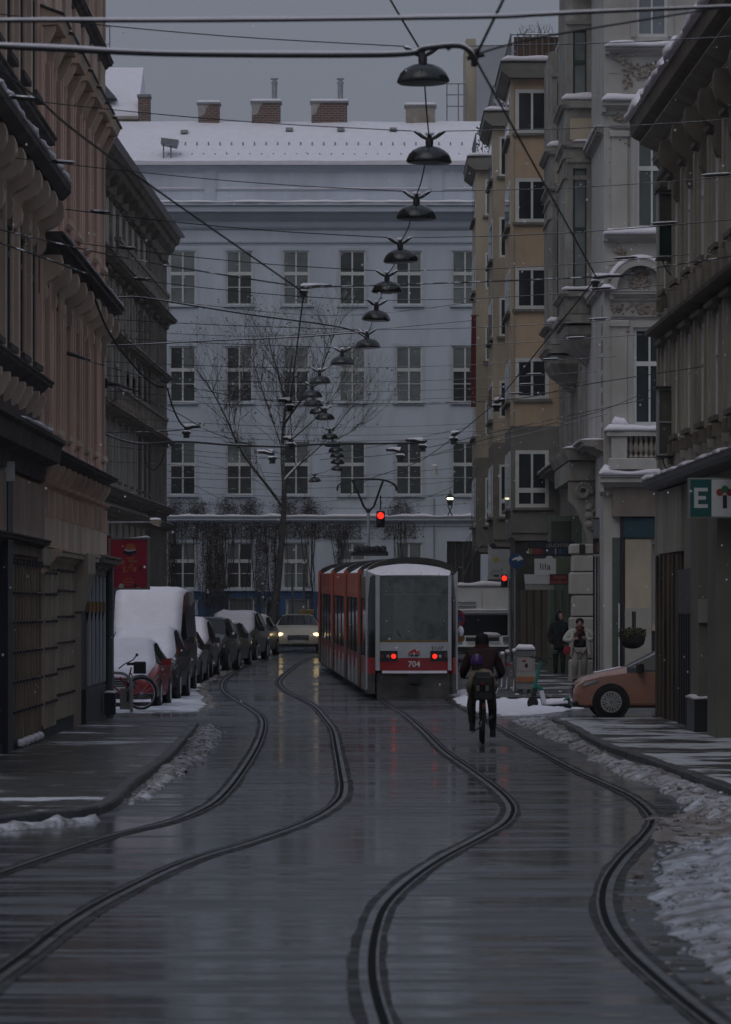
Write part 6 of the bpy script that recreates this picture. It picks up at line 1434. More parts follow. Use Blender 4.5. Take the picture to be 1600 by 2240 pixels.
# ---- the tram
TR = thing('tram', 'red and grey low-floor tram number 704 seen from behind', 'tram', (1.13, 99.2, gz(99.2)+0.0), 0.045)
TR.rotation_euler = (0.0075, 0, 0.045)
M_TRED = pm('tram red', (0.30,0.018,0.026), 0.35, 0.12, 2.0, coat=0.3, col2=(0.12,0.03,0.03), amount=0.4, scale2=1.0)
M_TORG = pm('tram orange-red', (0.46,0.085,0.040), 0.45, 0.10, 2.0, coat=0.3)
M_TGRY = pm('tram grey', (0.42,0.44,0.46), 0.4, 0.10, 2.0, coat=0.3)
M_TGRIME = pm('tram road grime', (0.045,0.043,0.040), 0.8, 0.5, 3.0, col2=(0.16,0.16,0.16), amount=0.5, scale2=1.4, bump=0.2)
M_TGL = pm('tram glass', (0.020,0.022,0.022), 0.07, 0.5, 1.0, spec=0.5)
M_TSC = pm('tram rear screen', (0.125,0.145,0.14), 0.10, 0.12, 9.0, spec=0.55, col2=(0.05,0.055,0.05), amount=0.8, scale2=0.9, thresh=0.56, soft=0.05)  # reflected sky and dark silhouettes are painted into the glass colour
M_TSKIRT = pm('dirty tram skirt', (0.17,0.165,0.155), 0.6, 0.3, 2.5, col2=(0.06,0.055,0.05), amount=0.7, scale2=1.2)
def tx_(x): return (x-902.5)/90.7                                     # photo pixels on the rear face -> tram metres
def tz_(y): return (1528-y)/90.3
# rear face: grey frame, curved screen, red apron
def rear_strip(mb, x0, x1, y0, y1, bulge=0.12, n=10, off=0.0, mi=0, th=0.05):
    pts = []
    for i in range(n+1):
        x = x0+(x1-x0)*i/n; b = -bulge*(1-(tx_(x)/1.0)**2) + off; pts.append((tx_(x), b))
    for i in range(n):
        (xa, ba), (xb, bb) = pts[i], pts[i+1]
        mb.add([(xa,ba,tz_(y0)),(xb,bb,tz_(y0)),(xb,bb,tz_(y1)),(xa,ba,tz_(y1)),(xa,ba+th,tz_(y0)),(xb,bb+th,tz_(y0)),(xb,bb+th,tz_(y1)),(xa,ba+th,tz_(y1))],
               [(0,1,2,3),(4,7,6,5),(0,4,5,1),(3,2,6,7)] + ([(0,3,7,4)] if i == 0 else []) + ([(1,5,6,2)] if i == n-1 else []), mi)
    return mb
rear_strip(MB(), 831, 980, 1404, 1262).build('rear_screen', M_TSC, TR, smooth=True, sharp=30)
for a, b in ((821.5, 830.6), (980.4, 988)): rear_strip(MB(), a, b, 1466, 1258, off=-0.02, n=3).build('screen_pillar', M_TGRY, TR)
rear_strip(MB(), 831, 980, 1438.6, 1404.4, off=-0.012).build('grey_apron', M_TGRY, TR)
rear_strip(MB(), 831, 980, 1466, 1439, off=-0.012).build('red_apron', M_TRED, TR)
rear_strip(MB(), 833, 978, 1403.5, 1400.5, off=-0.018, th=0.015).build('screen_edge', pm('ochre seal', (0.20,0.13,0.03), 0.6, 0.1, 4), TR)
rear_strip(MB(), 838, 968, 1301.8, 1300.6, off=-0.008, th=0.006).build('screen_line', pm('pale line', (0.22,0.24,0.24), 0.5, 0.1, 4), TR)
rear_strip(MB(), 825, 984, 1530, 1472, off=0.03, bulge=0.10).build('bumper', M_TGRIME, TR)
rear_strip(MB(), 889, 922, 1494, 1474, off=-0.03, n=4).build('coupling_cover', DARK, TR)
sp = MB(); rear_strip(sp, 836, 978, 1472, 1466.5, off=-0.03, n=16, th=0.10); sp.build('snow_layer', SNOW, TR)
# snowy brow under the roof hoop
br = MB(); rings = []
for i in range(15):
    u = i/14; x = 797+u*192; yt = 1246-12*math.sin(math.pi*u); xb = 826+u*158
    rings.append([(tx_(x), 0.30-0.16*math.sin(math.pi*u), tz_(yt)), (tx_(xb), -0.05-0.11*math.sin(math.pi*u), tz_(1259-1*math.sin(math.pi*u))), (tx_(xb), 0.0-0.09*math.sin(math.pi*u), tz_(1262.5)), (tx_(x), 0.40, tz_(1262))])
br.loft(rings).build('snow_brow', SNOW, TR, smooth=True, sharp=60)
def hoop(y0, depth, mat_side, mat_top, ext=0.0, w=1.11, top=3.42, bot=0.22, low=None):
    """portal frame: posts and arched roof beam"""
    def arc(wi, tp, k=16): return [(-wi, bot), (-wi, 1.25)] + [(-wi, tp-0.42)] + [(wi*math.sin(-math.pi/2*0.92+math.pi*0.92*i/k)/math.sin(math.pi/2*0.92), tp-0.34+0.34*math.cos((-math.pi/2+math.pi*i/k)*0.98)) for i in range(k+1)] + [(wi, tp-0.42), (wi, 1.25), (wi, bot)]
    o, q = arc(w+ext, top), arc(w-0.12+ext, top-0.13)
    mb = MB(); n = len(o)
    for i in range(n-1):
        up = 1 if 3 < i < n-4 else (2 if i in (0, n-2) else 0)
        for (ya, fl) in ((y0, 0), (y0+depth, 1)):
            f = [(o[i][0],ya,o[i][1]),(o[i+1][0],ya,o[i+1][1]),(q[i+1][0],ya,q[i+1][1]),(q[i][0],ya,q[i][1])]
            mb.add(f if fl else f[::-1], [(0,1,2,3)], up)
        mb.add([(o[i][0],y0,o[i][1]),(o[i][0],y0+depth,o[i][1]),(o[i+1][0],y0+depth,o[i+1][1]),(o[i+1][0],y0,o[i+1][1])], [(0,1,2,3)], up)
    return mb.build('portal', [mat_side, mat_top, low or mat_side], TR)
M_TRIB = pm('grimy tram rib', (0.22,0.12,0.095), 0.6, 0.3, 2.5, col2=(0.10,0.09,0.085), amount=0.8, scale2=1.6)
M_HOOP = pm('tram hoop top', (0.035,0.032,0.030), 0.6, 0.3, 3.0, snow=0.5)
hoop(0.22, 0.22, M_TGRY, M_HOOP); 
for y0 in (3.4, 11.9, 21.6, 32.6):
    hoop(y0, 0.22, M_TORG, M_HOOP, ext=0.06, low=M_TRIB); hoop(y0-0.62, 0.60, DARK, DARK, ext=0.012, top=3.34); hoop(y0+0.24, 0.40, M_TGRY, M_HOOP, ext=0.04, low=M_TSKIRT); hoop(y0+0.66, 0.30, DARK, DARK, ext=-0.02, top=3.30)
# side walls between the portals
def side_module(y0, y1, sg, tail=False):
    X = sg*1.115
    q = lambda z0, z1, nm, mat, dx=0.0, ya=y0, yb=y1: MB().box(min(X, X-sg*0.08)+dx*sg, max(X, X-sg*0.08)+dx*sg, ya, yb, z0, z1).build(nm, mat, TR)
    q(2.42, 3.05, 'roof_panel', M_TORG if not tail else pm('tan reflecting panel', (0.16,0.11,0.06), 0.25, 0.4, 2)); q(1.02, 2.415, 'glazing', M_TGL, -0.012); q(0.62, 1.015, 'red_band', M_TRED); q(0.20, 0.615, 'skirt', M_TSKIRT)
    if not tail:
        n = max(1, int((y1-y0)/2.2))
        for k in range(n+1): yy = y0+(y1-y0)*k/n; q(0.63, 2.41, 'door_post', DARK, 0.006, min(yy, y1-0.08), min(yy, y1-0.08)+0.08)
        for k in range(n): yy = y0+(y1-y0)*(k+0.4)/n; q(0.22, 0.85, 'spray_snow', pm('frozen spray', (0.38,0.38,0.40), 0.7, 0.4, 2.5), 0.004, yy, yy+0.5)
for sg in (-1, 1):
    side_module(0.48, 2.75, sg, True); side_module(4.4, 11.25, sg); side_module(12.9, 20.95, sg); side_module(22.6, 31.95, sg)
MB().loft([[(-1.09,y,2.6),(-1.05,y,3.05),(-0.75,y,3.22),(0,y,3.28),(0.75,y,3.22),(1.05,y,3.05),(1.09,y,2.6)] for y in (0.3, 35)], closed=True).build('roof', pm('snowy tram roof', (0.10,0.10,0.10), 0.7, 0.2, 2, snow=0.9), TR)
MB().box(-1.02, 1.02, 0.35, 34.5, 0.10, 1.0).build('floor_box', DARK, TR)
# corner posts at the rear (rounded quarter glass)
for sg in (-1, 1):
    rg = []
    for z, w in ((1.0, 1.0), (1.5, 1.0), (2.4, 0.985), (3.0, 0.93)):
        o_ = 0.075 if sg > 0 else 0.0
        rg.append([(sg*(0.91+o_)*w, -0.03, z), (sg*1.03*w, 0.10, z), (sg*1.10*w, 0.28, z), (sg*1.11*w, 0.47, z), (sg*1.02*w, 0.47, z), (sg*0.88*w, 0.10, z)])
    MB().loft(rg if sg < 0 else [r_[::-1] for r_ in rg]).build('corner_glass', M_TGL, TR, smooth=True, sharp=40)
    rg3 = [[(p[0], p[1], z) for p in rg[0]] for z in (0.12, 0.60)]
    MB().loft(rg3 if sg < 0 else [r_[::-1] for r_ in rg3]).build('corner_bumper', M_TGRIME, TR, smooth=True, sharp=40)
    rg2 = [[(p[0], p[1], z) for p in rg[0]] for z in (0.604, 0.996)]
    MB().loft(rg2 if sg < 0 else [r_[::-1] for r_ in rg2]).build('corner_skirt', M_TRED, TR, smooth=True, sharp=40)
# rear lamps
for sg, xs in ((-1, (837, 849, 861)), (1, (975, 963, 951))):
    xa, xb = (831.5, 869.5) if sg < 0 else (941, 979)
    cl = rear_strip(MB(), xa, xb, 1446, 1423, off=-0.03, n=4).build('lamp_cluster', DARK, TR)
    for x, mat, r_ in zip(xs, (pm('amber lens', (0.16,0.035,0.01), 0.3, 0.1, 5), pm('clear lens', (0.26,0.32,0.33), 0.2, 0.1, 5), LAMPRED), (0.036, 0.042, 0.055)):
        b = -0.12*(1-(tx_(x))**2)-0.035; MB().lathe([(0,b-0.012),(r_*0.8,b-0.010),(r_,b),(r_,b+0.02)], (tx_(x), 0, tz_(1435)), 14, axis='y').build('lamp', mat, cl, smooth=True)
M_LW = pm('tram lettering', (0.62,0.62,0.60), 0.5, 0.05, 4)
put_text('704', 0.20, M_LW, TR, (tx_(905.5), -0.146, tz_(1452.5)), extrude=0.004, bold=0.004)
em = ob('emblem', None, TR, (tx_(905.5), -0.146, tz_(1428.5)))
ME = pm('emblem red', (0.42,0.012,0.02), 0.4, 0.05, 4); MD = pm('emblem dark', (0.02,0.025,0.045), 0.4, 0.05, 4)
MB().prism([(-0.15,-0.01),(0.16,-0.01),(0.10,0.045),(0.15,0.045),(0.05,0.10),(-0.02,0.095),(-0.06,0.06),(-0.12,0.03)], -0.004, 0.0, 'y').build('emblem_upper', ME, em)
MB().prism([(-0.16,-0.02),(0.15,-0.02),(0.09,-0.075),(0.02,-0.075),(0.0,-0.055),(-0.04,-0.075),(-0.09,-0.07),(-0.06,-0.045),(-0.13,-0.045)], -0.004, 0.0, 'y').build('emblem_lower', MD, em)
MB().prism([(-0.17,-0.02),(0.17,-0.02),(0.17,-0.01),(-0.17,-0.01)], -0.006, -0.001, 'y').build('emblem_bar', M_LW, em); MB().prism([(-0.012,-0.05),(0.012,-0.05),(0.012,0.035),(-0.012,0.035)], -0.006, -0.001, 'y').build('emblem_stem', M_LW, em)
sc_ = MB()
for pts in ([(944,1413),(947,1421)],[(948,1412),(946,1422)],[(951,1420),(954,1413),(957,1421)],[(959,1421),(962,1413),(964,1420)],[(966,1420),(968,1412),(970,1415),(967,1417)]):
    sc_.tube([(tx_(x), -0.12*(1-tx_(x)**2)-0.02, tz_(y)) for x, y in pts], 0.007, 4)
sc_.build('scratched_tag', pm('grey marker', (0.10,0.10,0.10), 0.6, 0.1, 4), TR)
# wiper on the rear screen
MB().tube([(tx_(868), -0.16, tz_(1380)), (tx_(876), -0.17, tz_(1392))], 0.012, 5).build('wiper', DARK, TR)
# pantograph on the roof, a third of the way along
PY = 15.5; Dp = 99.2+PY; psx = lambda x: (x-800)*Dp/FPX; pz = lambda y: PZ(y, Dp)-gz(99.2)-0.0075*PY
def tp(x, y, dy=0.0): X = psx(x)-1.13; return (X+0.045*PY, PY+dy, pz(y))
pan = ob('pantograph', None, TR)
fb = MB(); 
for q in ((770, 846, 1216, 1206), (782, 834, 1206, 1196)):
    a, b = tp(q[0], q[2]), tp(q[1], q[3]); fb.bbox(a[0], b[0], PY-0.9, PY+0.9, a[2], b[2], 0.03)
for x_ in (779, 790, 800, 822, 835): a = tp(x_, 1206); fb.ball((a[0], PY-0.9, a[2]+0.06), 0.10, 8, 5)
fb.build('base', DARK, pan)
MB().tube([tp(806,1210), tp(806,1118)], 0.045, 8).build('lower_arm', STEEL, pan, smooth=True)
ua = MB(); ua.tube([tp(806,1120), tp(796,1108), tp(772,1052)], 0.035, 6); ua.tube([tp(806,1120), tp(818,1108), tp(838,1052)], 0.035, 6); ua.ball(tp(806,1118), 0.07, 8, 6); ua.build('upper_arms', DARK, pan)
hd = MB()
for dy in (-0.2, 0.2): hd.tube(smooth_path([tp(738,1073,dy), tp(740,1063,dy), tp(752,1055,dy), tp(775,1050,dy), tp(806,1048,dy), tp(838,1050,dy), tp(856,1056,dy), tp(866,1064,dy), tp(868,1074,dy)], 4), 0.022, 6)
hd.tube([tp(772,1052,-.2), tp(772,1052,.2)], 0.03, 5); hd.tube([tp(838,1052,-.2), tp(838,1052,.2)], 0.03, 5); hd.build('collector_head', DARK, pan)

# ================================================================ signs, signals and street furniture
def disc(mb, c, r, y, th=0.01, n=24, mi=0):
    return mb.lathe([(0, y-th), (r, y-th), (r, y), (0, y)], (c[0], 0, c[1]), n, mi, axis='y')
def pole(parent, x, z0, z1, r=0.03, y=0.0, mat=None): return MB().tube([(x, y, z0), (x, y, z1)], r, 8).build('pole', mat or GREYP, parent, smooth=True)
# red restaurant board on the left
D = 84.0; s = D/FPX; t = thing('restaurant_sign', 'dark red framed restaurant board with a burger emblem projecting on the left', 'sign', P(283, 1290, D))
w, h = 45*s, 113*s
fm = MB(); 
for q in ((-w, w, 0, 4*s), (-w, w, h-4*s, h), (-w, -w+4*s, 4*s, h-4*s), (w-6*s, w, 4*s, h-4*s)): fm.box(q[0], q[1], -0.02, 0.10, q[2], q[3])
fm.build('frame', pm('sign frame grey', (0.18,0.19,0.19), 0.5, 0.15, 5), t)
MB().box(-w+4*s, w-6*s, 0.0, 0.08, 4*s, h-4*s).build('panel', pm('dark red panel', (0.36,0.012,0.045), 0.4, 0.15, 3), t)
def em(nm, poly, mat, y=-0.003): return MB().prism([((a-283)*s, (1290-b)*s) for a, b in poly], y-0.004, y, 'y').build(nm, mat, t)
MK = pm('sign ink', (0.012,0.012,0.03), 0.5, 0.1, 4); MO = pm('sign orange', (0.45,0.14,0.05), 0.5, 0.1, 4); MW = pm('sign pale', (0.5,0.5,0.5), 0.5, 0.1, 4)
em('emblem_band', [(268,1209),(283,1217),(300,1209),(297,1204),(284,1207),(273,1204)], MK); em('emblem_slice', [(272,1205),(284,1208),(298,1204),(296,1200),(284,1203),(274,1200)], MW); em('emblem_bun', [(275,1199),(284,1202),(296,1199),(296,1192),(288,1189),(278,1190)], MO, -0.002); em('emblem_bun', [(274,1219),(283,1221),(296,1217),(292,1223),(280,1224)], MO, -0.002)
em('lettering_block', [(254,1226),(273,1226),(273,1235),(254,1235)], pm('sign ochre', (0.34,0.15,0.08), 0.5, 0.1, 4)); em('lettering_block', [(280,1226),(301,1226),(300,1230),(281,1230)], MATS['sign ochre'])
for poly in ([(248,1248),(264,1244),(264,1246),(249,1250)], [(303,1245),(309,1236),(311,1238),(305,1249)], [(305,1240),(313,1246),(311,1247)]): em('brush_stroke', poly, MK)
for poly in ([(268,1240),(276,1238),(274,1250),(270,1250)], [(279,1242),(290,1232),(291,1234),(284,1244)], [(290,1240),(299,1240),(298,1252),(292,1250)], [(267,1252),(281,1247),(281,1250),(268,1254)]): em('brush_stroke', poly, MO)
rg = MB(); rp = []
for k in range(20): a = 2*math.pi*k/20; rp.append((math.cos(a), math.sin(a)))
for k in range(20):
    a, b = rp[k], rp[(k+1) % 20]; rg.prism([((281-283+12*a[0])*s, (1290-1273+8*a[1])*s), ((281-283+12*b[0])*s, (1290-1273+8*b[1])*s), ((281-283+10*b[0])*s, (1290-1273+6*b[1])*s), ((281-283+10*a[0])*s, (1290-1273+6*a[1])*s)], -0.008, -0.003, 'y')
rg.build('oval_ring', MO, t); em('oval_bar', [(274,1272),(288,1272),(288,1275),(274,1275)], MO)
em('pale_patch', [(259,1282),(264,1276),(271,1279),(270,1286),(262,1287)], MW); em('dark_mark', [(293,1283),(296,1276),(299,1280),(304,1280),(298,1284),(301,1288),(296,1286)], MK); em('pale_patch', [(299,1285),(306,1284),(306,1287),(299,1287)], MW)
MB().box(-w-0.25, -w, 0.02, 0.06, h*0.8, h*0.84).build('bracket', BLACK, t); MB().box(-w-0.25, -w, 0.02, 0.06, h*0.2, h*0.24).build('bracket', BLACK, t)
fs = Fac(t, t.location, 0); snowcap(fs, -w*0.3, w, 0.02, h, 0.035, inner=0.10, step=0.06, lumps=1.0)
t = thing('round_sign', 'round red sign half hidden behind the restaurant board', 'sign', P(233, 1190, 86.5)); s = 86.5/FPX
disc(MB(), (0,0), 19*s, 0.0).build('disc', pm('sign red', (0.17,0.012,0.02), 0.5, 0.1, 4), t); disc(MB(), (-2*s,-26*s), 12*s, 0.03).build('small_disc', MO, t); pole(t, -6*s, -3.4, 0.25, 0.03, 0.05)
# street lamp on an arm, left
t = thing('arm_lamp', 'unlit street lamp on a horizontal arm above the red board', 'street lamp', P(232, 1143, 100)); s = 100/FPX
MB().tube([(-20*s,0,0),(100*s,0,1*s)], 0.022, 6).build('arm', GREYP, t); MB().loft([[(x*s, y, z*s) for x, y, z in ((94,-.1,2),(94,.1,2),(118,.1,6),(122,-.0,0),(118,-.1,6))], [(x*s, y, z*s) for x, y, z in ((104,-.06,-6),(104,.06,-6),(116,.06,-6),(118,0,-10),(116,-.06,-6))]]).build('lamp_head', pm('lamp head', (0.34,0.28,0.22), 0.4, 0.1, 3), t); MB().ball((108*s,0,7*s), 0.12, 8, 5, (1.2,1,0.35)).build('snow_layer', SNOW, t, smooth=True)
# traffic signals
def signal(label, x, y, D, lit_r, zpole=True, extra=()):
    t = thing('traffic_signal', label, 'traffic signal', P(x, y, D)); s = D/FPX; r = lit_r*s
    MB().bbox(-r*1.3, r*1.3, 0.0, 0.22, -r*3.6, r*1.5, 0.03).build('housing', BLACK, t)
    MB().lathe([(0,-0.02),(r*0.8,-0.015),(r,0.0)], (0,0,0), 16, axis='y').build('red_lens', LAMPRED, t, smooth=True)
    for k in (1,): MB().lathe([(0,-0.01),(r,0.0)], (0,0,-r*2.35*k), 14, axis='y').build('dark_lens', DARK, t)
    for k in range(2): MB().lathe([(r*1.15,-0.14),(r*1.18,0.0)], (0,0,-r*2.35*k), 12, axis='y', ang=math.pi*0.9).build('visor', BLACK, t)
    return t
tt = signal('red traffic signal hanging above the tram', 833, 1128, 152, 7.2); MB().tube([(0,0.1,0.2),(0,0.1,0.75)], 0.03, 6).build('hanger', BLACK, tt)
tt = signal('red traffic signal beside the round brewery signs', 1104, 1265, 138, 5.5); MB().tube([(0.2,0.25,-4.0),(0.2,0.25,0.3)], 0.05, 8).build('pole', GREYP, tt)
# lit lantern
t = thing('street_lantern', 'lit black lantern before the upper right windows of the blue-grey house', 'street lamp', P(985, 1100, 172)); s = 172/FPX
MB().loft([[(a*s, b*s, 12*s) for a, b in ((-8,-8),(8,-8),(8,8),(-8,8))], [(a*s, b*s, -6*s) for a, b in ((-5,-5),(5,-5),(5,5),(-5,5))]]).build('lantern_body', BLACK, t); MB().loft([[(a*s, b*s, 12*s) for a, b in ((-9,-9),(9,-9),(9,9),(-9,9))], [(a*s, b*s, 19*s) for a, b in ((-3,-3),(3,-3),(3,3),(-3,3))]]).build('cap', BLACK, t)
for k in (-1, 0, 1): MB().ball((k*4.5*s, -8.4*s, 9*s), 2.6*s, 8, 5).build('lamp', pm('lantern bulb', (0.9,0.85,0.6), 0.3, 0.05, 3, emit=(1.0,0.90,0.62), estr=5.0), t, smooth=True)
MB().tube([(-5*s,0,-6*s),(5*s,0,-28*s)], 1.3*s, 5).build('strut', BLACK, t); MB().tube([(5*s,0,-6*s),(-5*s,0,-28*s)], 1.3*s, 5).build('strut', BLACK, t); MB().tube([(0,0,19*s),(0,0,28*s)], 1.2*s, 5).build('hanger', BLACK, t)
t = thing('wall_box', 'small snow-topped white wall box between the upper right windows', 'box', P(951, 1032, 186)); s = 186/FPX
MB().lathe([(6.5*s,0),(6.5*s,-0.38)], (0,0.0,0.25), 12).build('canister', WHITEP, t, smooth=True); MB().ball((0,0,0.27), 7*s, 8, 5, (1,1,0.5)).build('snow_layer', SNOW, t, smooth=True)
# shop signs on the right
D = 120.5; s = D/FPX; t = thing('lighting_shop_sign', 'long black shop board reading FRANKELEUCHTEN over a row of colour stripes', 'sign', P(1205, 1216, D))
MB().box(-52*s, 52*s, 0, 0.12, -1*s, 31*s).build('board', pm('navy black board', (0.008,0.010,0.022), 0.5, 0.1, 3), t)
put_text('FRANKE', 0.145, pm('dim letters', (0.035,0.045,0.055), 0.5, 0.05, 3), t, (-24.5*s, -0.006, 22.5*s)); put_text('LEUCHTEN', 0.145, pm('pale letters', (0.33,0.34,0.35), 0.5, 0.05, 3), t, (17*s, -0.006, 22.5*s))
SC = [(.30,.28,.25),(.26,.19,.03),(.20,.03,.02),(.16,.022,.02),(.19,.03,.03),(.14,.02,.025),(.10,.012,.03),(.05,.012,.03),(.012,.012,.03),(.015,.045,.045),(.012,.05,.05),(.01,.035,.05),(.34,.35,.36),(.02,.03,.07),(.03,.09,.17),(.01,.03,.055),(.015,.05,.07),(.01,.02,.05),(.05,.012,.05),(.09,.012,.03)]
for k, c_ in enumerate(SC): MB().box((-49+4.9*k)*s, (-49+4.9*k+(4.4 if k not in (0,1,12) else 2.6))*s, -0.008, 0, 4*s, 16*s).build('colour_stripe', pm('sign stripe %d' % k, c_, 0.5, 0.08, 3), t)
D = 120.0; s = D/FPX; t = thing('lila_sign', 'white house-shaped sign reading lila above a pale awning', 'sign', P(1194, 1258, D))
MB().prism([(-24*s,0),(23*s,0),(23*s,36*s),(17*s,36*s),(13*s,42*s),(4*s,42*s),(0,36*s),(-24*s,36*s)], 0, 0.10, 'y').build('board', pm('white sign board', (0.46,0.47,0.49), 0.5, 0.06, 2), t)
put_text('lila', 0.26, BLACK, t, (-1*s, -0.006, 18*s), spacing=1.1)
t = thing('awning', 'pale fabric awning under the lila sign', 'awning', P(1183, 1290, D-0.8)); MB().prism([(0.0,12*s),(0.0,0.0),(0.03,0.0),(0.9,30*s),(0.9,34*s)], -33*s, 30*s, 'x').build('canopy', pm('grey awning cloth', (0.25,0.25,0.245), 0.8, 0.1, 2), t); MB().tube([(-33*s,0.0,12*s),(30*s,0.0,12*s)], 0.02, 6).build('rod', GREYP, t)
D = 118.8; s = D/FPX; t = thing('red_shop_sign', 'small dark red rectangular sign beside the lila board', 'sign', P(1225, 1278, D))
MB().box(-22*s, 22*s, 0, 0.08, 0, 21*s).build('board', pm('oxblood board', (0.12,0.012,0.018), 0.5, 0.1, 3), t)
ml = pm('faded red lettering', (0.26,0.075,0.075), 0.5, 0.1, 3)
r2 = random.Random(3)
for row_, (x0, x1) in ((15, (-13, 13)), (9.5, (-1.5, 1.5)), (4, (-18, 18))):
    x = x0
    while x < x1: 
        wv = r2.uniform(1.6, 2.6); MB().box(x*s, (x+wv)*s, -0.006, 0, (row_-1.8)*s, (row_+1.8)*s).build('faded_letter', ml, t); x += wv+0.8
MB().box(-24*s, 24*s, -0.015, 0, -1.2*s, 0).build('frame', BLACK, t); MB().box(-24*s, 24*s, -0.015, 0, 21*s, 22*s).build('frame', BLACK, t)
D = 128.0; s = D/FPX; t = thing('direction_sign', 'round blue traffic sign with a white arrow', 'sign', P(1131, 1227, D))
disc(MB(), (0,0), 17.5*s, 0).build('disc', pm('traffic blue', (0.012,0.045,0.14), 0.45, 0.08, 4), t)
MB().prism([(a*s, b*s) for a, b in ((-10,1),(2,3),(1,-1),(14,4),(6,13),(5,9),(-2,8),(-10,4))], -0.018, -0.011, 'y').build('arrow', WHITEP, t); pole(t, -4*s, -3.4, -0.05, 0.035, 0.04)
D = 148.0; s = D/FPX; t = thing('brewery_sign', 'two stacked round white brewery signs beyond the van', 'sign', P(1086, 1268, D))
for k, (cy, r_) in enumerate(((6, 19), (-20, 19))):
    d_ = disc(MB(), (0, cy*s), r_*s, -0.01*k).build('disc', pm('white enamel', (0.36,0.37,0.39), 0.5, 0.06, 3), t)
    for j in range(7): a = R(150-20*j); MB().box((math.cos(a)*r_*0.72-1.3)*s, (math.cos(a)*r_*0.72+1.3)*s, -0.03-0.01*k, -0.012-0.01*k, (cy+math.sin(a)*r_*0.72-1.6)*s, (cy+math.sin(a)*r_*0.72+1.6)*s).build('faded_letter', GREYP, d_)
    MB().box(-6*s, 6*s, -0.03-0.01*k, -0.012-0.01*k, (cy+1)*s, (cy+5)*s).build('dark_bar', BLACK, d_)
MB().box(-19*s, 19*s, -0.04, -0.022, -2.5*s, 0.5*s).build('name_bar', pm('dark brown bar', (0.03,0.025,0.02), 0.5, 0.1, 3), t); pole(t, 12*s, -3.3, 0.4, 0.05, 0.12)
D = 104.5; s = D/FPX; t = thing('no_stopping_sign', 'round red and blue no-stopping sign half hidden by the tram', 'sign', P(996, 1354, D))
disc(MB(), (0,0), 22*s, 0).build('disc', pm('traffic red', (0.20,0.008,0.016), 0.45, 0.08, 4), t); disc(MB(), (0,0), 16.5*s, -0.011).build('blue_field', MATS['traffic blue'], t)
for a in (R(45), R(-45)): MB().tube([(-16*s*math.cos(a), -0.026, -16*s*math.sin(a)), (16*s*math.cos(a), -0.026, 16*s*math.sin(a))], 2.6*s, 4).build('cross_bar', MATS['traffic red'], t)
MB().prism([(6*s,-52*s),(20*s,-48*s),(22*s,-42*s),(18*s,-36*s),(4*s,-38*s)], -0.02, 0.0, 'y').build('orange_plate', pm('orange plate', (0.26,0.115,0.02), 0.5, 0.1, 3), t); pole(t, 0, -2.3, 0.0, 0.035, 0.04)
sb = MB(); sb.ball((12*s,-0.05,-27*s), 9*s, 8, 6, (0.8,1,1.3)); sb.build('snow_lump', SNOW, t, smooth=True)
# big E sign
D = 66.3; s = D/FPX; t = thing('supermarket_sign', 'large green and white sign starting with E at the right edge', 'sign', P(1507, 1133, D))
X = lambda x: (x-1507)*s; Z = lambda y: (1133-y)*s
MB().bbox(0, X(1720), 0, 0.22, 0, Z(1045), 0.012).build('case', pm('sign case', (0.24,0.25,0.24), 0.5, 0.1, 3), t)
MB().box(X(1511), X(1557), -0.008, 0, Z(1130), Z(1049)).build('green_field', pm('dark green field', (0.006,0.10,0.10), 0.4, 0.05, 3), t)
MB().box(X(1557.5), X(1716), -0.008, 0, Z(1130), Z(1049)).build('white_field', pm('white field', (0.62,0.64,0.66), 0.4, 0.05, 3), t)
MB().prism([(X(a), Z(b)) for a, b in ((1519,1111),(1549,1111),(1549,1103),(1528,1103),(1528,1093),(1545,1093),(1545,1085),(1528,1085),(1528,1075),(1549,1075),(1549,1067),(1519,1067))], -0.014, -0.009, 'y').build('letter_e', MATS['white field'], t)
MB().prism([(X(a), Z(b)) for a, b in ((1582,1112),(1591,1112),(1591,1083),(1582,1083))], -0.014, -0.009, 'y').build('letter_i', pm('sign black blue', (0.010,0.010,0.03), 0.4, 0.05, 3), t)
for cx_, cy_, mt in ((1575.5, 1077, pm('dot orange', (0.26,0.055,0.035), 0.4, 0.05, 3)), (1586.5, 1070, pm('dot green', (0.012,0.16,0.06), 0.4, 0.05, 3)), (1597, 1077, pm('dot red', (0.25,0.012,0.05), 0.4, 0.05, 3))):
    disc(MB(), (X(cx_), Z(cy_)), 8*s, -0.010 if cx_ != 1586.5 else -0.014, 0.004).build('coloured_dot', mt, t)
# hanging flower basket
D = 106.8; s = D/FPX; t = thing('flower_basket', 'round hanging basket with yellow-green plants on the corner pillar', 'planter', P(1384, 1418, D)); r2 = random.Random(9)
MB().lathe([(0.0,-0.02),(0.16,0.0),(0.30,0.10),(0.34,0.24),(0.33,0.34)], (0,0,0), 18).build('basket', pm('dark wicker', (0.016,0.015,0.014), 0.9, 0.4, 8, bump=0.5, bscale=40), t, smooth=True)
lf = MB(); lf2 = MB()
for k in range(900):
    a = r2.uniform(0,6.28); rr = r2.random()**0.5*0.36; c = Vector((rr*math.cos(a), rr*math.sin(a), 0.30+r2.random()*0.28*(1-rr))); e = Vector((r2.uniform(-1,1),r2.uniform(-1,1),r2.uniform(-1,1))).normalized()*0.035; f_ = e.cross(Vector((r2.uniform(-1,1),r2.uniform(-1,1),r2.uniform(-1,1)))).normalized()*0.02
    (lf if k % 3 else lf2).add([c-e, c-f_, c+e, c+f_], [(0,1,2,3)])
o = lf.build('foliage', pm('dark leaf', (0.022,0.028,0.014), 0.7, 0.4, 6), t); o['kind'] = 'stuff'; o = lf2.build('yellow_leaves', pm('yellow leaf', (0.13,0.13,0.035), 0.7, 0.3, 6), t); o['kind'] = 'stuff'
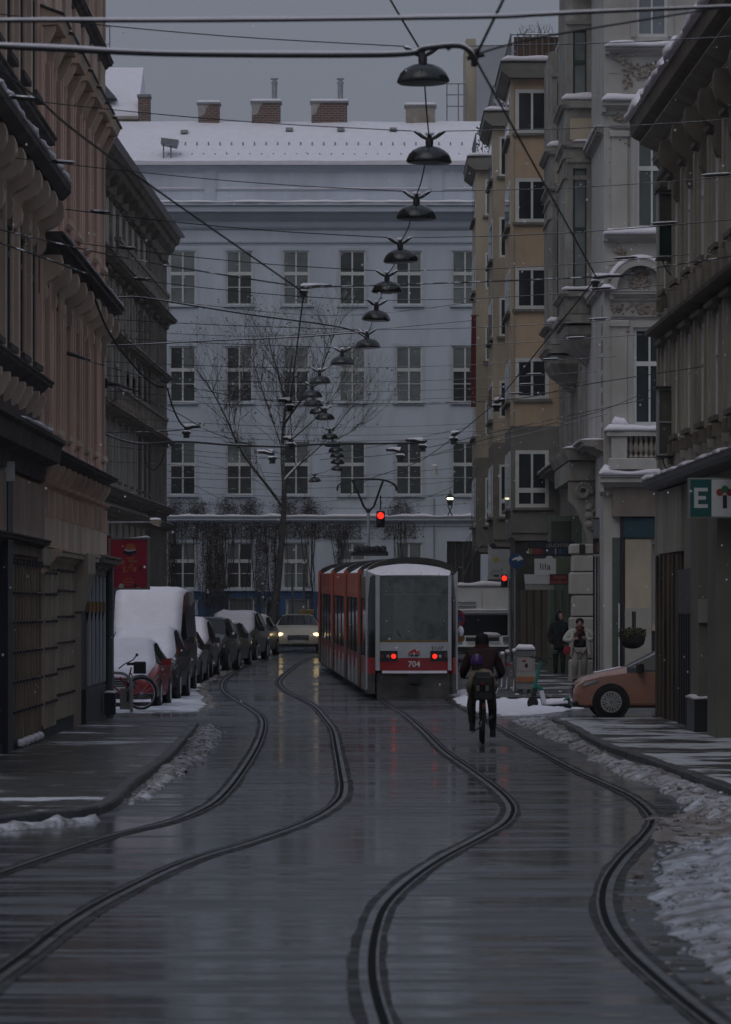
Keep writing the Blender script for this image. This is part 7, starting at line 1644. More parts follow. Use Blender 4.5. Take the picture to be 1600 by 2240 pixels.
MB().tube([(0.05,0.1,0.3),(0.05,0.15,0.95)], 0.06, 6).build('hanger', BLACK, t)
# bollards
for k, (x, yb, yt, red) in enumerate(((1101,1518,1440,False),(1112,1522,1436,True),(1127,1528,1434,False),(1090,1512,1446,False))):
    D = depth_of(yb)+1.0; s = D/FPX; t = thing('bollard', ('grey bollard just right of the red-banded one, nearest the newspaper box' if k == 2 else 'bollard with a red band among the grey ones' if red else 'plain grey bollard between the van and the red-banded bollard' if k == 0 else 'farthest grey bollard, half hidden by the cyclist'), 'bollard', (PX(x,D), D, gz(D)+0.1), 0, 'bollards at the crossing')
    hh = (yb-yt)*s; MB().lathe([(0.055,0),(0.055,hh-0.14),(0.045,hh-0.12),(0.045,hh-0.10),(0.058,hh-0.09),(0.05,hh-0.03),(0.0,hh)], (0,0,0), 12).build('post', pm('bollard grey', (0.11,0.115,0.115), 0.5, 0.2, 6), t, smooth=True)
    MB().ball((-0.02,-0.01,hh), 0.062, 8, 5, (1,1,0.8)).build('snow_layer', SNOW, t, smooth=True); MB().tube([(-0.04,-0.045,0.05),(-0.025,-0.05,hh*0.35)], [0.02,0.008], 5).build('snow_streak', SNOW, t)
    if red: MB().lathe([(0.0575,hh*0.62),(0.0575,hh*0.70)], (0,0,0), 12).build('red_band', pm('red band', (0.25,0.012,0.02), 0.5, 0.1, 4), t)
# newspaper box
D = 99.5; s = D/FPX; t = thing('newspaper_box', 'beige newspaper dispenser with an orange strip and a snowy lid', 'newspaper box', (PX(1151,D), D, gz(D)+0.08)); z = lambda y: PZ(y, D)-t.location.z
MB().bbox(-20*s, 20*s, 0, 0.30, z(1470), z(1435), 0.01).build('case', pm('beige case', (0.27,0.24,0.22), 0.5, 0.1, 4), t); MB().bbox(-22*s, 22*s, -0.02, 0.32, z(1435), z(1421), 0.03).build('lid', pm('grey lid', (0.14,0.14,0.14), 0.5, 0.2, 4), t)
fs = Fac(t, t.location, 0); snowcap(fs, -22*s, 20*s, 0.03, z(1421), 0.10, inner=0.30, step=0.06)
MB().box(-21*s, 21*s, -0.03, 0, z(1492), z(1470)).build('front_plate', pm('pale plate', (0.28,0.28,0.26), 0.6, 0.1, 2), t); MB().box(-20*s, 20*s, -0.036, -0.03, z(1492), z(1480)).build('orange_strip', pm('orange strip', (0.30,0.12,0.055), 0.6, 0.15, 4), t)
MB().box(-14*s, 14*s, -0.012, 0.0, z(1467), z(1440)).build('picture', pm('print paper', (0.30,0.27,0.26), 0.6, 0.1, 4), t); MB().ball((1*s,-0.015,z(1456)), 5*s, 8, 5, (0.8,0.2,1.1)).build('printed_shape', pm('print dark', (0.035,0.015,0.012), 0.6, 0.1, 4), t); MB().ball((-4*s,-0.015,z(1446)), 4*s, 8, 5, (1.2,0.2,0.7)).build('printed_shape', pm('print red', (0.22,0.035,0.03), 0.6, 0.1, 4), t)
MB().bbox(-20*s, 20*s, 0.0, 0.28, z(1508), z(1493), 0.02).build('lower_case', pm('pale grey case', (0.22,0.23,0.23), 0.5, 0.15, 4), t)
for x_ in (-12, 9): MB().lathe([(0.065,-0.06),(0.065,z(1506))], (x_*s,0.12,0), 12).build('leg', MATS['bollard grey'], t, smooth=True)
# e-scooter
D = 89.0; s = D/FPX; t = thing('kick_scooter', 'turquoise rental kick scooter standing in the snow', 'scooter', (PX(1162,D), D, gz(D)+0.075)); TQ = pm('turquoise paint', (0.014,0.20,0.145), 0.4, 0.1, 4)
q = lambda x, y, dy=0.0: ((x-1162)*s, dy, PZ(y,D)-t.location.z)
def swheel(x, y, r, dy): 
    w_ = MB().lathe([(r*0.55,-0.03),(r*0.9,-0.035),(r,-0.015),(r,0.015),(r*0.9,0.035),(r*0.55,0.03)], (0,0,0), 18, axis='y').build('wheel', RUBBER, t, q(x,y,dy), R(-35), smooth=True, sharp=50); MB().lathe([(0,-0.02),(r*0.55,-0.02),(r*0.55,0.02),(0,0.02)], (0,0,0), 12, axis='y').build('hub', STEEL, w_)
swheel(1166,1538,0.135,0.0); swheel(1246,1541,0.115,0.55)
MB().tube([q(1168,1515), q(1172,1497), q(1183,1445)], [0.05,0.036,0.03], 8).build('stem', TQ, t, smooth=True); MB().tube([q(1167,1524), q(1171,1505)], 0.055, 8).build('fork', DARK, t, smooth=True); MB().tube([q(1172,1500), q(1184,1507,.1), q(1192,1545,.25)], [0.05,0.055,0.05], 8).build('neck', TQ, t, smooth=True)
MB().loft([[q(1186,1548,.05), q(1186,1543,.05), q(1190,1543,.30), q(1190,1548,.30)], [q(1244,1546,.45), q(1244,1541,.45), q(1248,1541,.62), q(1248,1546,.62)]]).build('deck', DARK, t); MB().tube([q(1190,1541,.15), q(1243,1538,.5)], 0.05, 6).build('snow_layer', SNOW, t, smooth=True); MB().loft([[q(1180,1512,.02), q(1190,1510,.02), q(1190,1510,.06), q(1180,1512,.06)], [q(1188,1540,.10), q(1197,1538,.10), q(1197,1538,.14), q(1188,1540,.14)]]).build('snow_patch', SNOW, t)
MB().tube([q(1160,1437,-.22), q(1180,1441), q(1206,1440,.24)], 0.018, 6).build('handlebar', DARK, t, smooth=True); MB().bbox(-0.05,0.05,-0.05,0.05,0,0.06,0.01).build('display', DARK, t, q(1182,1443)); MB().tube([q(1237,1534,.5), q(1250,1525,.58), q(1255,1538,.6)], 0.03, 6).build('mudguard', TQ, t, smooth=True)
# bicycle rack, rental bicycle and dark box on the left
D = 86.6; s = D/FPX; t = thing('bicycle_rack', 'grey hoop-shaped bicycle rack in the snow on the left', 'bicycle rack', (PX(270,D), D, gz(D)+0.02)); q = lambda x, y, dy=0.0: ((x-270)*s, dy, PZ(y,D)-t.location.z)
MB().tube(smooth_path([q(222,1556), q(222,1490), q(230,1474), q(262,1472), q(278,1478), q(287,1495), q(288,1558)], 5), 0.035, 8).build('hoop', pm('galvanised tube', (0.24,0.25,0.25), 0.5, 0.1, 5, snow=0.3), t, smooth=True)
MB().box(q(262,1552)[0], q(284,1552)[0], 0.02, 0.05, q(0,1552)[2], q(0,1506)[2]).build('plate', pm('grey plate', (0.17,0.175,0.17), 0.5, 0.1, 4), t); MB().box(q(277,0)[0], q(282,0)[0], 0.0, 0.019, q(0,1535)[2], q(0,1512)[2]).build('dark_slot', DARK, t)
D = 87.6; s = D/FPX; t = thing('rental_bicycle', 'rental bicycle locked at the rack, its rear wheel towards the street', 'bicycle', (PX(312,D), D, gz(D)+0.02)); q = lambda x, y, dy=0.0: ((x-312)*s, dy, PZ(y,D)-t.location.z)
def bwheel(parent, c, r, rz=0.0, tyre=0.022):
    w_ = MB().tube([(r*math.cos(a), 0, r*math.sin(a)) for a in [2*math.pi*k/28 for k in range(29)]], tyre, 6, cap=False).build('wheel', RUBBER, parent, c, rz, smooth=True, sharp=180)
    rm = MB().tube([((r-0.03)*math.cos(a), 0, (r-0.03)*math.sin(a)) for a in [2*math.pi*k/28 for k in range(29)]], 0.012, 5, cap=False)
    for k in range(14): a = 2*math.pi*k/14; rm.tube([(0, 0.02*(-1)**k, 0), ((r-0.03)*math.cos(a), 0, (r-0.03)*math.sin(a))], 0.0025, 3)
    rm.lathe([(0.025,-0.04),(0.03,0.0),(0.025,0.04)], (0,0,0), 10, axis='y'); rm.build('rim', STEEL, w_); return w_
bwheel(t, q(309,1517), 0.33, R(18)); bwheel(t, q(196,1517,-.2), 0.33, R(18)); BR = pm('bicycle red', (0.18,0.010,0.03), 0.4, 0.1, 4)
MB().tube([(r*math.cos(a), 0, r*math.sin(a)) for r in (0.375,) for a in [R(-10)+R(150)*k/14 for k in range(15)]], 0.03, 6).build('mudguard', GREYP, t, q(309,1517), R(18), smooth=True)
fr = MB(); fr.tube([q(309,1517), q(272,1522,-.06)], 0.014, 6); fr.tube([q(309,1517), q(285,1470,-.05)], 0.012, 6); fr.tube([q(272,1522,-.06), q(288,1460,-.05)], 0.018, 6); fr.tube([q(272,1522,-.06), q(222,1478,-.15)], 0.025, 6); fr.tube([q(222,1478,-.15), q(196,1517,-.2)], 0.015, 6); fr.tube([q(262,1482,-.07),q(278,1500,-.05)], 0.03, 6); fr.build('frame', BR, t)
MB().loft([[q(278,1456,-.08), q(278,1450,-.08), q(278,1450,.06), q(278,1456,.06)], [q(300,1455,-.12), q(300,1449,-.12), q(300,1449,.10), q(300,1455,.10)]]).build('saddle', DARK, t); MB().bbox(-0.13,0.13,-0.10,0.10,0,0.26,0.02).build('rear_box', DARK, t, q(306,1474)); MB().tube([(0,0,0),(0,0,0.0)], 0.01, 4)
MB().tube(smooth_path([q(262,1462,-.3), q(275,1452,-.2), q(290,1444,.1), q(297,1434,.25)], 4), 0.014, 6).build('handlebar', DARK, t, smooth=True); MB().ball((0,0,0), 0.035, 7, 5).build('grip', DARK, t, q(298,1433,.26)); MB().ball((0,0,0), 0.03, 7, 5).build('reflector', MO, t, q(300,1502))
t = thing('utility_box', 'small dark box at the foot of the corner downpipe', 'box', (PX(241,80.5), 80.5, gz(80.5)+0.12)); s = 80.5/FPX; MB().bbox(-12*s, 12*s, -0.15, 0.15, 0, 48*s, 0.02).build('body', pm('dark box', (0.012,0.014,0.022), 0.5, 0.2, 4), t); fs = Fac(t, t.location, 0); snowcap(fs, -12*s, 12*s, 0.14, 48*s, 0.03, inner=0.12, step=0.05)
# red banner on the yellow house, posts by the tree, bin
t = thing('banner', 'narrow dark red banner hanging on the edge of the yellow house', 'banner', P(1037, 890, 163)); s = 163/FPX; MB().loft([[(-6*s,0,0),(5*s,0,0),(5*s,.04,0),(-6*s,.04,0)],[(-7*s,0,80*s),(5*s,0,80*s),(5*s,.04,80*s),(-7*s,.04,80*s)],[(-5*s,-.1,200*s),(5*s,-.1,200*s),(5*s,-.06,200*s),(-5*s,-.06,200*s)]]).build('cloth', pm('banner red', (0.11,0.012,0.012), 0.8, 0.2, 3), t); MB().tube([(-7*s,0,200*s),(10*s,0,200*s)], 0.03, 6).build('rod', BLACK, t)
for k, (x, yt) in enumerate(((575, 1277), (640, 1232), (665, 1232))):
    D = 176; t = thing('traffic_post', ('slim grey post left of the tree trunk', 'slim grey post just right of the tree trunk', 'slim grey post farther right of the tree trunk')[k], 'post', (PX(x,D), D, gz(D))); MB().tube([(0,0,0),(0,0,PZ(yt,D)-gz(D))], 0.05, 8).build('pole', pm('post grey', (0.16,0.17,0.18), 0.5, 0.15, 5), t, smooth=True); MB().ball((0,0,PZ(yt,D)-gz(D)), 0.07, 8, 5, (1,1,0.7)).build('snow_layer', SNOW, t, smooth=True)

# ================================================================ people
def skin(nodes, edges, mat, name, parent, sub=2, root=None):
    """one continuous body grown from joints: nodes = {name: (x, y, z, rx[, ry])}"""
    names = list(nodes); idx = {n: i for i, n in enumerate(names)}
    me = bpy.data.meshes.new(name); me.from_pydata([nodes[n][:3] for n in names], [(idx[a], idx[b]) for a, b in edges], [])
    o = bpy.data.objects.new(name, me); COL.objects.link(o)
    sm = o.modifiers.new('skin', 'SKIN'); sm.use_smooth_shade = True
    sv = me.skin_vertices[0].data
    for n in names: v = nodes[n]; sv[idx[n]].radius = (v[3], v[4] if len(v) > 4 else v[3])
    for n in names: sv[idx[n]].use_root = (n == (root or names[0]))
    ss = o.modifiers.new('sub', 'SUBSURF'); ss.levels = sub; ss.render_levels = sub
    bpy.context.view_layer.update()
    m2 = bpy.data.meshes.new_from_object(o.evaluated_get(bpy.context.evaluated_depsgraph_get()))
    bpy.data.objects.remove(o); bpy.data.meshes.remove(me)
    m2.materials.clear(); m2.materials.append(mat)
    return ob(name, m2, parent)
SKINM = pm('skin', (0.36,0.22,0.165), 0.6, 0.08, 8)
def hand(parent, p, d, up, mat=None, size=1.0, curl=0.8):
    """palm with four fingers and a thumb, slightly curled"""
    d = Vector(d).normalized(); up = Vector(up); up = (up-d*up.dot(d)).normalized(); sd = d.cross(up); p = Vector(p); k = 0.001*size
    nd = {'w': (*p, 26*k), 'k': (*(p+d*0.055*size), 34*k, 16*k), 'm': (*(p+d*0.085*size), 32*k, 14*k)}; ed = [('w','k'), ('k','m')]
    for i, (o, L) in enumerate(((-0.030,0.062), (-0.010,0.070), (0.010,0.066), (0.029,0.052))):
        b = p+d*0.085*size+sd*o*size; c1 = b+(d*0.8-up*0.35*curl)*L*0.45*size; c2 = c1+(d*0.35-up*0.9*curl)*L*0.40*size
        nd['a%d'%i] = (*b, 9.5*k); nd['b%d'%i] = (*c1, 8.8*k); nd['c%d'%i] = (*c2, 7.5*k); ed += [('m','a%d'%i), ('a%d'%i,'b%d'%i), ('b%d'%i,'c%d'%i)]
    t1 = p+d*0.035*size-sd*0.045*size-up*0.01; t2 = t1+d*0.035*size-sd*0.012*size-up*0.02
    nd['t1'] = (*t1, 11*k); nd['t2'] = (*t2, 8.5*k); ed += [('k','t1'), ('t1','t2')]
    return skin(nd, ed, mat or SKINM, 'hand', parent, 1)
def head(parent, c, face=-1, s=1.0, turn=0.0):
    """skull with jaw, nose, eyes, ears; face = -1 looks towards the camera"""
    g = ob('head', None, parent, c); g.rotation_euler = (0, 0, turn)
    mb = MB(); rings = []
    for z, rx, ry, oy in ((-0.115,0.028,0.03,0.03),(-0.105,0.045,0.05,0.022),(-0.07,0.058,0.075,0.01),(-0.03,0.068,0.088,0),(0.02,0.074,0.094,-0.004),(0.06,0.072,0.092,-0.008),(0.095,0.055,0.07,-0.008),(0.112,0.022,0.03,-0.008)):
        rings.append([(rx*s*math.cos(2*math.pi*k/14), (face*oy+ry*math.sin(2*math.pi*k/14))*s, z*s) for k in range(14)])
    mb.loft(rings); mb.prism([(-0.011*s,-0.03*s),(0.011*s,-0.03*s),(0.004*s,0.02*s),(-0.004*s,0.02*s)], face*0.085*s if face > 0 else -0.108*s, 0.108*s if face > 0 else -0.085*s, 'y')
    for sg in (-1, 1): mb.ball((sg*0.074*s, 0, -0.005*s), 0.024*s, 7, 5, (0.4,0.8,1.2))
    mb.build('face', SKINM, g, smooth=True, sharp=60)
    for sg in (-1, 1): MB().ball((sg*0.028*s, face*0.085*s, 0.015*s), 0.011*s, 7, 5).build('eye', DARK, g, smooth=True)
    MB().ball((0, face*0.088*s, -0.055*s), 0.02*s, 8, 5, (1.1,0.35,0.3)).build('mouth', pm('lips', (0.26,0.10,0.09), 0.6, 0.1, 8), g, smooth=True)
    return g
# ---- person in white jacket walking towards the camera
D = 111.5; t = thing('person', 'person in an open white jacket and pale trousers, hands at the chest', 'person', (PX(1269,D), D, gz(D)+0.12)); H = 1.70
t.scale = (1.22, 1.1, 1.0)
WJ = pm('white jacket', (0.46,0.46,0.44), 0.85, 0.10, 10, bump=0.25, bscale=24); PT = pm('pale trousers', (0.30,0.28,0.255), 0.85, 0.12, 9, bump=0.2, bscale=18); PLD = None
def plaid():
    m = bpy.data.materials.new('plaid shirt'); m.use_nodes = True; N = m.node_tree.nodes; L = m.node_tree.links; b = N['Principled BSDF']; b.inputs['Roughness'].default_value = 0.9
    tc = N.new('ShaderNodeTexCoord'); w1 = N.new('ShaderNodeTexChecker'); w1.inputs['Scale'].default_value = 16; w1.inputs['Color1'].default_value = (0.035,0.037,0.045,1); w1.inputs['Color2'].default_value = (0.012,0.013,0.018,1); L.new(tc.outputs['Object'], w1.inputs['Vector']); L.new(w1.outputs['Color'], b.inputs['Base Color']); return m
PLD = plaid()
skin({'pel': (0,0,0.92,0.145,0.11), 'hl': (-0.09,0.0,0.86,0.095), 'kl': (-0.11,-0.10,0.48,0.078), 'al': (-0.11,0.02,0.12,0.065), 'bl': (-0.11,-0.02,0.05,0.05), 'hr': (0.09,0,0.86,0.095), 'kr': (0.10,0.02,0.48,0.078), 'ar': (0.10,0.14,0.13,0.065), 'br': (0.10,0.10,0.06,0.05)}, [('pel','hl'),('hl','kl'),('kl','al'),('al','bl'),('pel','hr'),('hr','kr'),('kr','ar'),('ar','br')], PT, 'trousers', t)
for x_, y_ in ((-0.11,-0.06), (0.10,0.06)): MB().loft([[(x_-0.045,y_+0.09,0.0),(x_+0.045,y_+0.09,0.0),(x_+0.045,y_+0.09,0.09),(x_-0.045,y_+0.09,0.09)],[(x_-0.05,y_-0.06,0.0),(x_+0.05,y_-0.06,0.0),(x_+0.045,y_-0.06,0.07),(x_-0.045,y_-0.06,0.07)],[(x_-0.035,y_-0.15,0.0),(x_+0.035,y_-0.15,0.0),(x_+0.03,y_-0.15,0.04),(x_-0.03,y_-0.15,0.04)]]).build('shoe', DARK, t, smooth=True, sharp=50)
skin({'hip': (0,0,0.90,0.15,0.105), 'waist': (0,-0.005,1.08,0.145,0.10), 'chest': (0,0,1.27,0.165,0.115), 'neck': (0,0.01,1.43,0.075), 'nk2': (0,0.0,1.50,0.06)}, [('hip','waist'),('waist','chest'),('chest','neck'),('neck','nk2')], PLD, 'shirt', t)
skin({'up': (0,0.05,1.40,0.13,0.07), 'sl': (-0.18,0.03,1.38,0.105), 'el': (-0.34,-0.02,1.12,0.085), 'wl': (-0.17,-0.17,1.13,0.062), 'sr': (0.18,0.03,1.38,0.105), 'er': (0.36,-0.02,1.14,0.085), 'wr': (0.17,-0.17,1.16,0.062), 'bk': (0,0.10,1.12,0.17,0.05), 'bt': (0,0.09,0.76,0.19,0.05)}, [('up','sl'),('sl','el'),('el','wl'),('up','sr'),('sr','er'),('er','wr'),('up','bk'),('bk','bt')], WJ, 'jacket', t)
for sg in (-1, 1): skin({'a': (sg*0.16,-0.06,1.36,0.055), 'b': (sg*0.185,-0.10,1.10,0.06), 'c': (sg*0.21,-0.10,0.85,0.062,0.045), 'd': (sg*0.225,-0.09,0.70,0.062,0.045)}, [('a','b'),('b','c'),('c','d')], WJ, 'jacket_front', t)
hand(t, (-0.15,-0.19,1.13), (0.75,-0.3,0.5), (0,-1,0.2)); hand(t, (0.15,-0.19,1.16), (-0.75,-0.3,0.5), (0,-1,0.2))
head(t, (0,-0.02,1.585)); MB().lathe([(0.085,-0.02),(0.092,0.01),(0.090,0.055),(0.070,0.10),(0.035,0.125),(0.0,0.13)], (0,-0.012,1.605), 16).build('beanie', pm('black knit', (0.010,0.010,0.014), 0.9, 0.3, 20), t, smooth=True)
SC_ = pm('dark red scarf', (0.085,0.018,0.022), 0.9, 0.2, 12); skin({'a': (-0.09,-0.02,1.47,0.05), 'b': (0,-0.10,1.46,0.055), 'c': (0.09,-0.02,1.47,0.05), 'd': (-0.06,-0.13,1.32,0.045), 'e': (-0.085,-0.15,1.16,0.03), 'f': (0.05,-0.13,1.33,0.045)}, [('a','b'),('b','c'),('b','d'),('d','e'),('b','f')], SC_, 'scarf', t)
b_ = thing('shopping_bag', 'small bright red bag carried by the person in white', 'bag', P(1241, 1432, D-0.1)); MB().loft([[(-0.06,-0.06,0),(0.06,-0.06,0),(0.06,0.06,0),(-0.06,0.06,0)],[(-0.11,-0.08,0.10),(0.10,-0.08,0.12),(0.10,0.08,0.12),(-0.11,0.08,0.10)],[(-0.07,-0.05,0.22),(0.09,-0.05,0.24),(0.09,0.05,0.24),(-0.07,0.05,0.22)]]).build('pouch', pm('bright red bag', (0.24,0.008,0.024), 0.6, 0.1, 4), b_, smooth=True, sharp=60); MB().tube([(0,0,0.22),(0.05,0,0.32),(0.10,0,0.44)], 0.008, 5).build('handle', BLACK, b_)
# ---- person in dark hooded coat, walking away
D = 118.2; t = thing('person', 'person in a long dark hooded coat near the green shop front', 'person', (PX(1224,D), D, gz(D)+0.12)); DK = pm('dark coat', (0.011,0.012,0.017), 0.9, 0.3, 8)
skin({'bot': (0,0,0.72,0.24,0.18), 'hip': (0,0,0.98,0.20,0.15), 'chest': (0.0,0.0,1.34,0.20,0.14), 'nk': (0,0,1.56,0.10), 'sl': (-0.20,0,1.46,0.10), 'el': (-0.28,-0.04,1.14,0.08), 'wl': (-0.22,-0.16,0.92,0.06), 'sr': (0.20,0,1.46,0.10), 'er': (0.27,0.02,1.14,0.08), 'wr': (0.25,-0.06,0.88,0.06)}, [('bot','hip'),('hip','chest'),('chest','nk'),('chest','sl'),('sl','el'),('el','wl'),('chest','sr'),('sr','er'),('er','wr')], DK, 'coat', t)
skin({'a': (-0.10,0,0.74,0.10), 'b': (-0.10,0.04,0.42,0.08), 'c': (-0.10,0.10,0.05,0.06), 'd': (0.10,0,0.74,0.10), 'e': (0.10,-0.06,0.42,0.08), 'f': (0.10,-0.04,0.05,0.06)}, [('a','b'),('b','c'),('a','d'),('d','e'),('e','f')], DK, 'trousers', t)
hand(t, (-0.22,-0.18,0.90), (0.1,-0.2,-1), (0,-1,0)); hand(t, (0.25,-0.07,0.86), (0,-0.2,-1), (0,-1,0))
head(t, (0.03,-0.02,1.70), -1, 1.0, 0.8); MB().lathe([(0.10,-0.14),(0.12,-0.05),(0.118,0.04),(0.09,0.12),(0.04,0.18),(0.0,0.20)], (0,0.03,1.70), 14).build('hood', DK, t, smooth=True)
# ---- cyclist with child, seen from behind
D = 66.0; gx = PX(1057, D); bike = thing('bicycle', 'city bicycle ridden away from the camera', 'bicycle', (gx, D, gz(D)+0.004))
bwheel(bike, (0,0.0,0.345), 0.33, R(90), 0.026); bwheel(bike, (0,1.10,0.345), 0.33, R(90), 0.026)
bf = MB(); bf.tube([(0,0,0.345),(0,0.45,0.30)], 0.016, 6); bf.tube([(0,0.45,0.30),(0,0.28,0.92)], 0.02, 6); bf.tube([(0,0.45,0.30),(0,0.95,0.85)], 0.022, 6); bf.tube([(0,1.10,0.345),(0,0.92,1.02)], 0.02, 6); bf.tube([(0.05,0,0.345),(0.04,0.28,0.72)], 0.01, 5); bf.tube([(-0.05,0,0.345),(-0.04,0.28,0.72)], 0.01, 5); bf.build('frame', BLACK, bike)
MB().tube([(-0.30,0.86,1.04),(-0.12,0.92,1.06),(0.12,0.92,1.06),(0.30,0.86,1.04)], 0.014, 6).build('handlebar', BLACK, bike, smooth=True); MB().tube([(0,0.375*math.cos(a)*1.0,0.345+0.375*math.sin(a)) for a in [R(200)-R(170)*k/12 for k in range(13)]], 0.028, 6).build('mudguard', DARK, bike, smooth=True); MB().ball((0,-0.40,0.62), 0.035, 8, 5, (0.8,0.5,1.6)).build('reflector', pm('reflector red', (0.20,0.05,0.03), 0.4, 0.1, 4), bike)
MB().tube([(-0.17,0.45,0.16),(0.0,0.45,0.30),(0.17,0.45,0.44)], 0.014, 5).build('crank', STEEL, bike); sa = MB().loft([[(-0.08,0.15,0.93),(0.08,0.15,0.93),(0.08,0.15,0.98),(-0.08,0.15,0.98)],[(-0.03,0.42,0.93),(0.03,0.42,0.93),(0.03,0.42,0.97),(-0.03,0.42,0.97)]]).build('saddle', DARK, bike)
MB().loft([[(-0.16,-0.38,0.72),(0.16,-0.38,0.72),(0.16,-0.08,0.72),(-0.16,-0.08,0.72)],[(-0.17,-0.40,0.78),(0.17,-0.40,0.78),(0.17,-0.08,0.78),(-0.17,-0.08,0.78)]]).build('child_seat', DARK, bike); MB().bbox(-0.17, 0.17, -0.44, -0.38, 0.74, 1.10, 0.03).build('child_seat_back', DARK, bike)
t = thing('person', 'cyclist in a dark burgundy jacket and black cap riding away', 'person', (gx, D, gz(D)+0.004)); JK = pm('burgundy jacket', (0.034,0.012,0.016), 0.85, 0.25, 8); TK = pm('black trousers', (0.009,0.010,0.016), 0.9, 0.3, 8)
skin({'pel': (0.02,0.28,1.02,0.16,0.13), 'hl': (-0.09,0.34,0.98,0.10), 'kl': (-0.17,0.62,0.66,0.075), 'al': (-0.16,0.42,0.30,0.06), 'hr': (0.11,0.34,0.98,0.10), 'kr': (0.17,0.55,0.58,0.075), 'ar': (0.17,0.45,0.20,0.06)}, [('pel','hl'),('hl','kl'),('kl','al'),('pel','hr'),('hr','kr'),('kr','ar')], TK, 'trousers', t)
for x_, z_ in ((-0.16,0.20), (0.17,0.10)): MB().loft([[(x_-0.045,0.32,z_),(x_+0.045,0.32,z_),(x_+0.045,0.32,z_+0.13),(x_-0.045,0.32,z_+0.13)],[(x_-0.05,0.47,z_),(x_+0.05,0.47,z_),(x_+0.045,0.47,z_+0.10),(x_-0.045,0.47,z_+0.10)],[(x_-0.035,0.60,z_),(x_+0.035,0.60,z_),(x_+0.03,0.60,z_+0.04),(x_-0.03,0.60,z_+0.04)]]).build('shoe', DARK, t, smooth=True, sharp=50)
skin({'hip': (0.02,0.28,1.0,0.19,0.14), 'waist': (0.01,0.33,1.16,0.18,0.13), 'chest': (0,0.42,1.36,0.20,0.14), 'nk': (0,0.47,1.52,0.09), 'sl': (-0.19,0.42,1.44,0.10), 'el': (-0.30,0.52,1.16,0.075), 'wl': (-0.30,0.78,1.08,0.052), 'sr': (0.19,0.42,1.44,0.10), 'er': (0.32,0.50,1.15,0.075), 'wr': (0.30,0.78,1.08,0.052)}, [('hip','waist'),('waist','chest'),('chest','nk'),('chest','sl'),('sl','el'),('el','wl'),('chest','sr'),('sr','er'),('er','wr')], JK, 'jacket', t)
hand(t, (-0.29,0.80,1.08), (0,0.9,-0.1), (0,0,1)); hand(t, (0.29,0.80,1.08), (0,0.9,-0.1), (0,0,1)); head(t, (0,0.50,1.645), 1)
MB().lathe([(0.100,-0.10),(0.112,-0.04),(0.111,0.0),(0.106,0.05),(0.08,0.10),(0.03,0.115),(0.022,0.14),(0.0,0.145)], (0,0.50,1.66), 16).build('cap', TK, t, smooth=True); MB().lathe([(0.10,-0.05),(0.125,0.0),(0.11,0.06)], (0,0.47,1.53), 14).build('collar', pm('rust scarf', (0.075,0.018,0.014), 0.9, 0.2, 10), t, smooth=True)
t = thing('person', 'child in a pale jacket and purple helmet on the rear bicycle seat', 'person', (gx-0.02, D, gz(D)+0.004)); CJ = pm('pale child jacket', (0.27,0.225,0.165), 0.85, 0.15, 8)
skin({'hip': (0,-0.22,0.86,0.13,0.10), 'chest': (-0.01,-0.22,1.08,0.14,0.10), 'nk': (-0.03,-0.20,1.20,0.07), 'sl': (-0.13,-0.20,1.13,0.065), 'el': (-0.21,-0.20,0.95,0.055), 'wl': (-0.20,-0.06,0.82,0.045), 'sr': (0.12,-0.20,1.13,0.065), 'er': (0.20,-0.20,0.95,0.055), 'wr': (0.20,-0.06,0.84,0.045)}, [('hip','chest'),('chest','nk'),('chest','sl'),('sl','el'),('el','wl'),('chest','sr'),('sr','er'),('er','wr')], CJ, 'jacket', t)
skin({'p': (0,-0.18,0.84,0.11), 'l': (-0.15,-0.02,0.78,0.07), 'l2': (-0.20,0.02,0.55,0.055), 'r': (0.15,-0.02,0.78,0.07), 'r2': (0.20,0.02,0.55,0.055)}, [('p','l'),('l','l2'),('p','r'),('r','r2')], pm('grey leggings', (0.06,0.05,0.045), 0.9, 0.2, 8), 'trousers', t)
hand(t, (-0.20,-0.04,0.81), (0,1,-0.2), (0,0,1), size=0.7); hand(t, (0.20,-0.04,0.83), (0,1,-0.2), (0,0,1), size=0.7); head(t, (-0.08,-0.22,1.30), 1, 0.88)
MB().lathe([(0.098,-0.02),(0.108,0.02),(0.100,0.07),(0.07,0.115),(0.03,0.135),(0.0,0.138)], (-0.08,-0.225,1.305), 16).build('helmet', pm('purple helmet', (0.075,0.035,0.19), 0.35, 0.35, 14), t, smooth=True); MB().lathe([(0.10,-0.055),(0.104,-0.02)], (-0.08,-0.225,1.305), 16).build('helmet_rim', DARK, t)
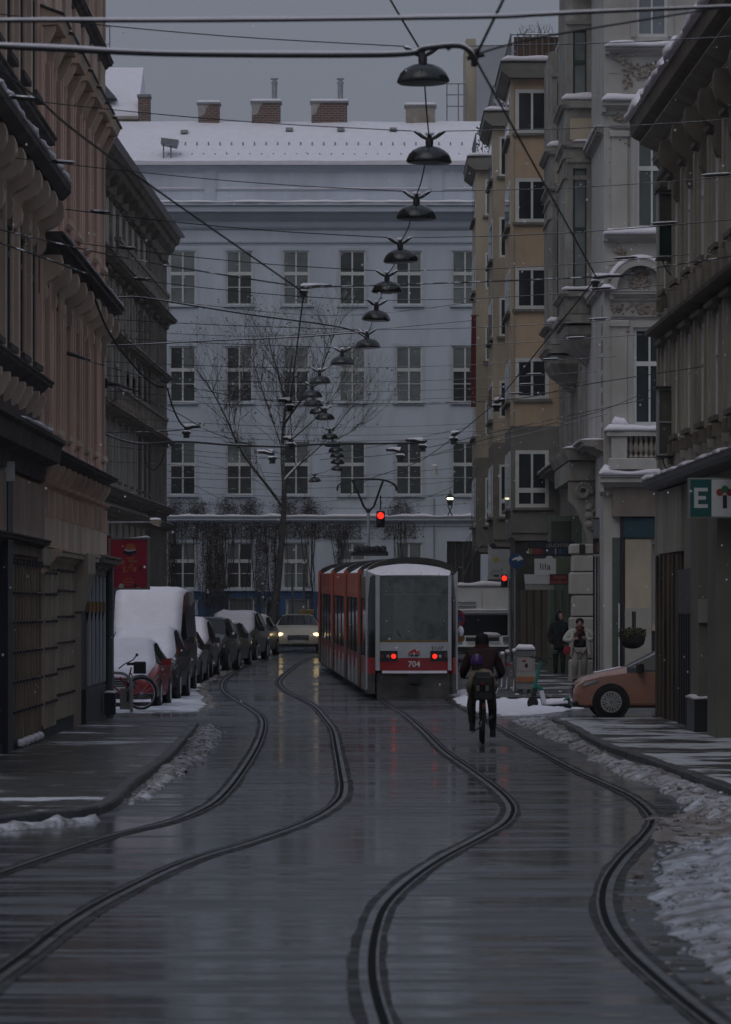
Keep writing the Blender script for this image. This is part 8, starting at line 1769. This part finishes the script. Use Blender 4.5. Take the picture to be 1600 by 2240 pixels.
MB().loft([[(x*0.9,-0.36+y,z) for x, y, z in ((-0.15,0,0.78),(0.15,0,0.78),(0.16,-.08,0.84),(-0.16,-.08,0.84))],[(x,-0.34+y,z) for x, y, z in ((-0.15,0.04,1.0),(0.15,0.04,1.0),(0.16,-.12,1.0),(-0.16,-.12,1.0))],[(x*0.8,-0.32+y,z) for x, y, z in ((-0.14,0.05,1.16),(0.14,0.05,1.16),(0.14,-.06,1.16),(-0.14,-.06,1.16))]]).build('backpack', pm('dark backpack', (0.008,0.010,0.016), 0.7, 0.3, 8), t, smooth=True, sharp=50)
for x_ in (-0.075, 0.075): MB().bbox(x_-0.028, x_+0.028, -0.476, -0.46, 0.86, 0.95, 0.006).build('reflector_patch', pm('reflector patch', (0.14,0.13,0.11), 0.5, 0.1, 5), t)
MB().bbox(-0.025, 0.025, -0.482, -0.465, 0.965, 1.01, 0.006).build('red_patch', pm('red patch', (0.22,0.008,0.02), 0.5, 0.1, 5), t)

# ================================================================ the air: falling snow and winter haze
fl = MB(); r2 = random.Random(21)
for k in range(1500):
    D = r2.uniform(34, 165); x = r2.uniform(-40, 1640); y = r2.uniform(300, 1560) if r2.random() < 0.75 else r2.uniform(0, 1560)
    p = P(x, y, D)
    if p.z < gz(D)+0.1 or abs(p.x) > 5.4: continue
    q = r2.uniform(0.005, 0.0105); fl.add([p+Vector((q,0,0)), p+Vector((-q,0,0)), p+Vector((0,0,q*1.3)), p+Vector((0,0,-q*1.3)), p+Vector((0,q,0)), p+Vector((0,-q,0))], [(0,2,5),(2,1,5),(1,3,5),(3,0,5),(2,0,4),(1,2,4),(3,1,4),(0,3,4)])
tag(fl.build('falling_snow', SNOW), 'sparse snowflakes drifting down over the street', 'snow', kind='stuff')
hz = MB().box(-70, 70, -12, 330, -1.4, 40.0)
HM = bpy.data.materials.new('winter haze'); HM.use_nodes = True; N = HM.node_tree.nodes; N.remove(N['Principled BSDF'])
pv = N.new('ShaderNodeVolumePrincipled'); pv.inputs['Color'].default_value = (0.90, 0.93, 1.0, 1); pv.inputs['Density'].default_value = 0.0002; pv.inputs['Anisotropy'].default_value = 0.0
HM.node_tree.links.new(pv.outputs[0], N['Material Output'].inputs['Volume'])
HM.cycles.homogeneous_volume = True; pv.inputs['Density Attribute'].default_value = ''
tag(hz.build('haze', HM), 'thin winter haze filling the street', 'haze', kind='stuff')
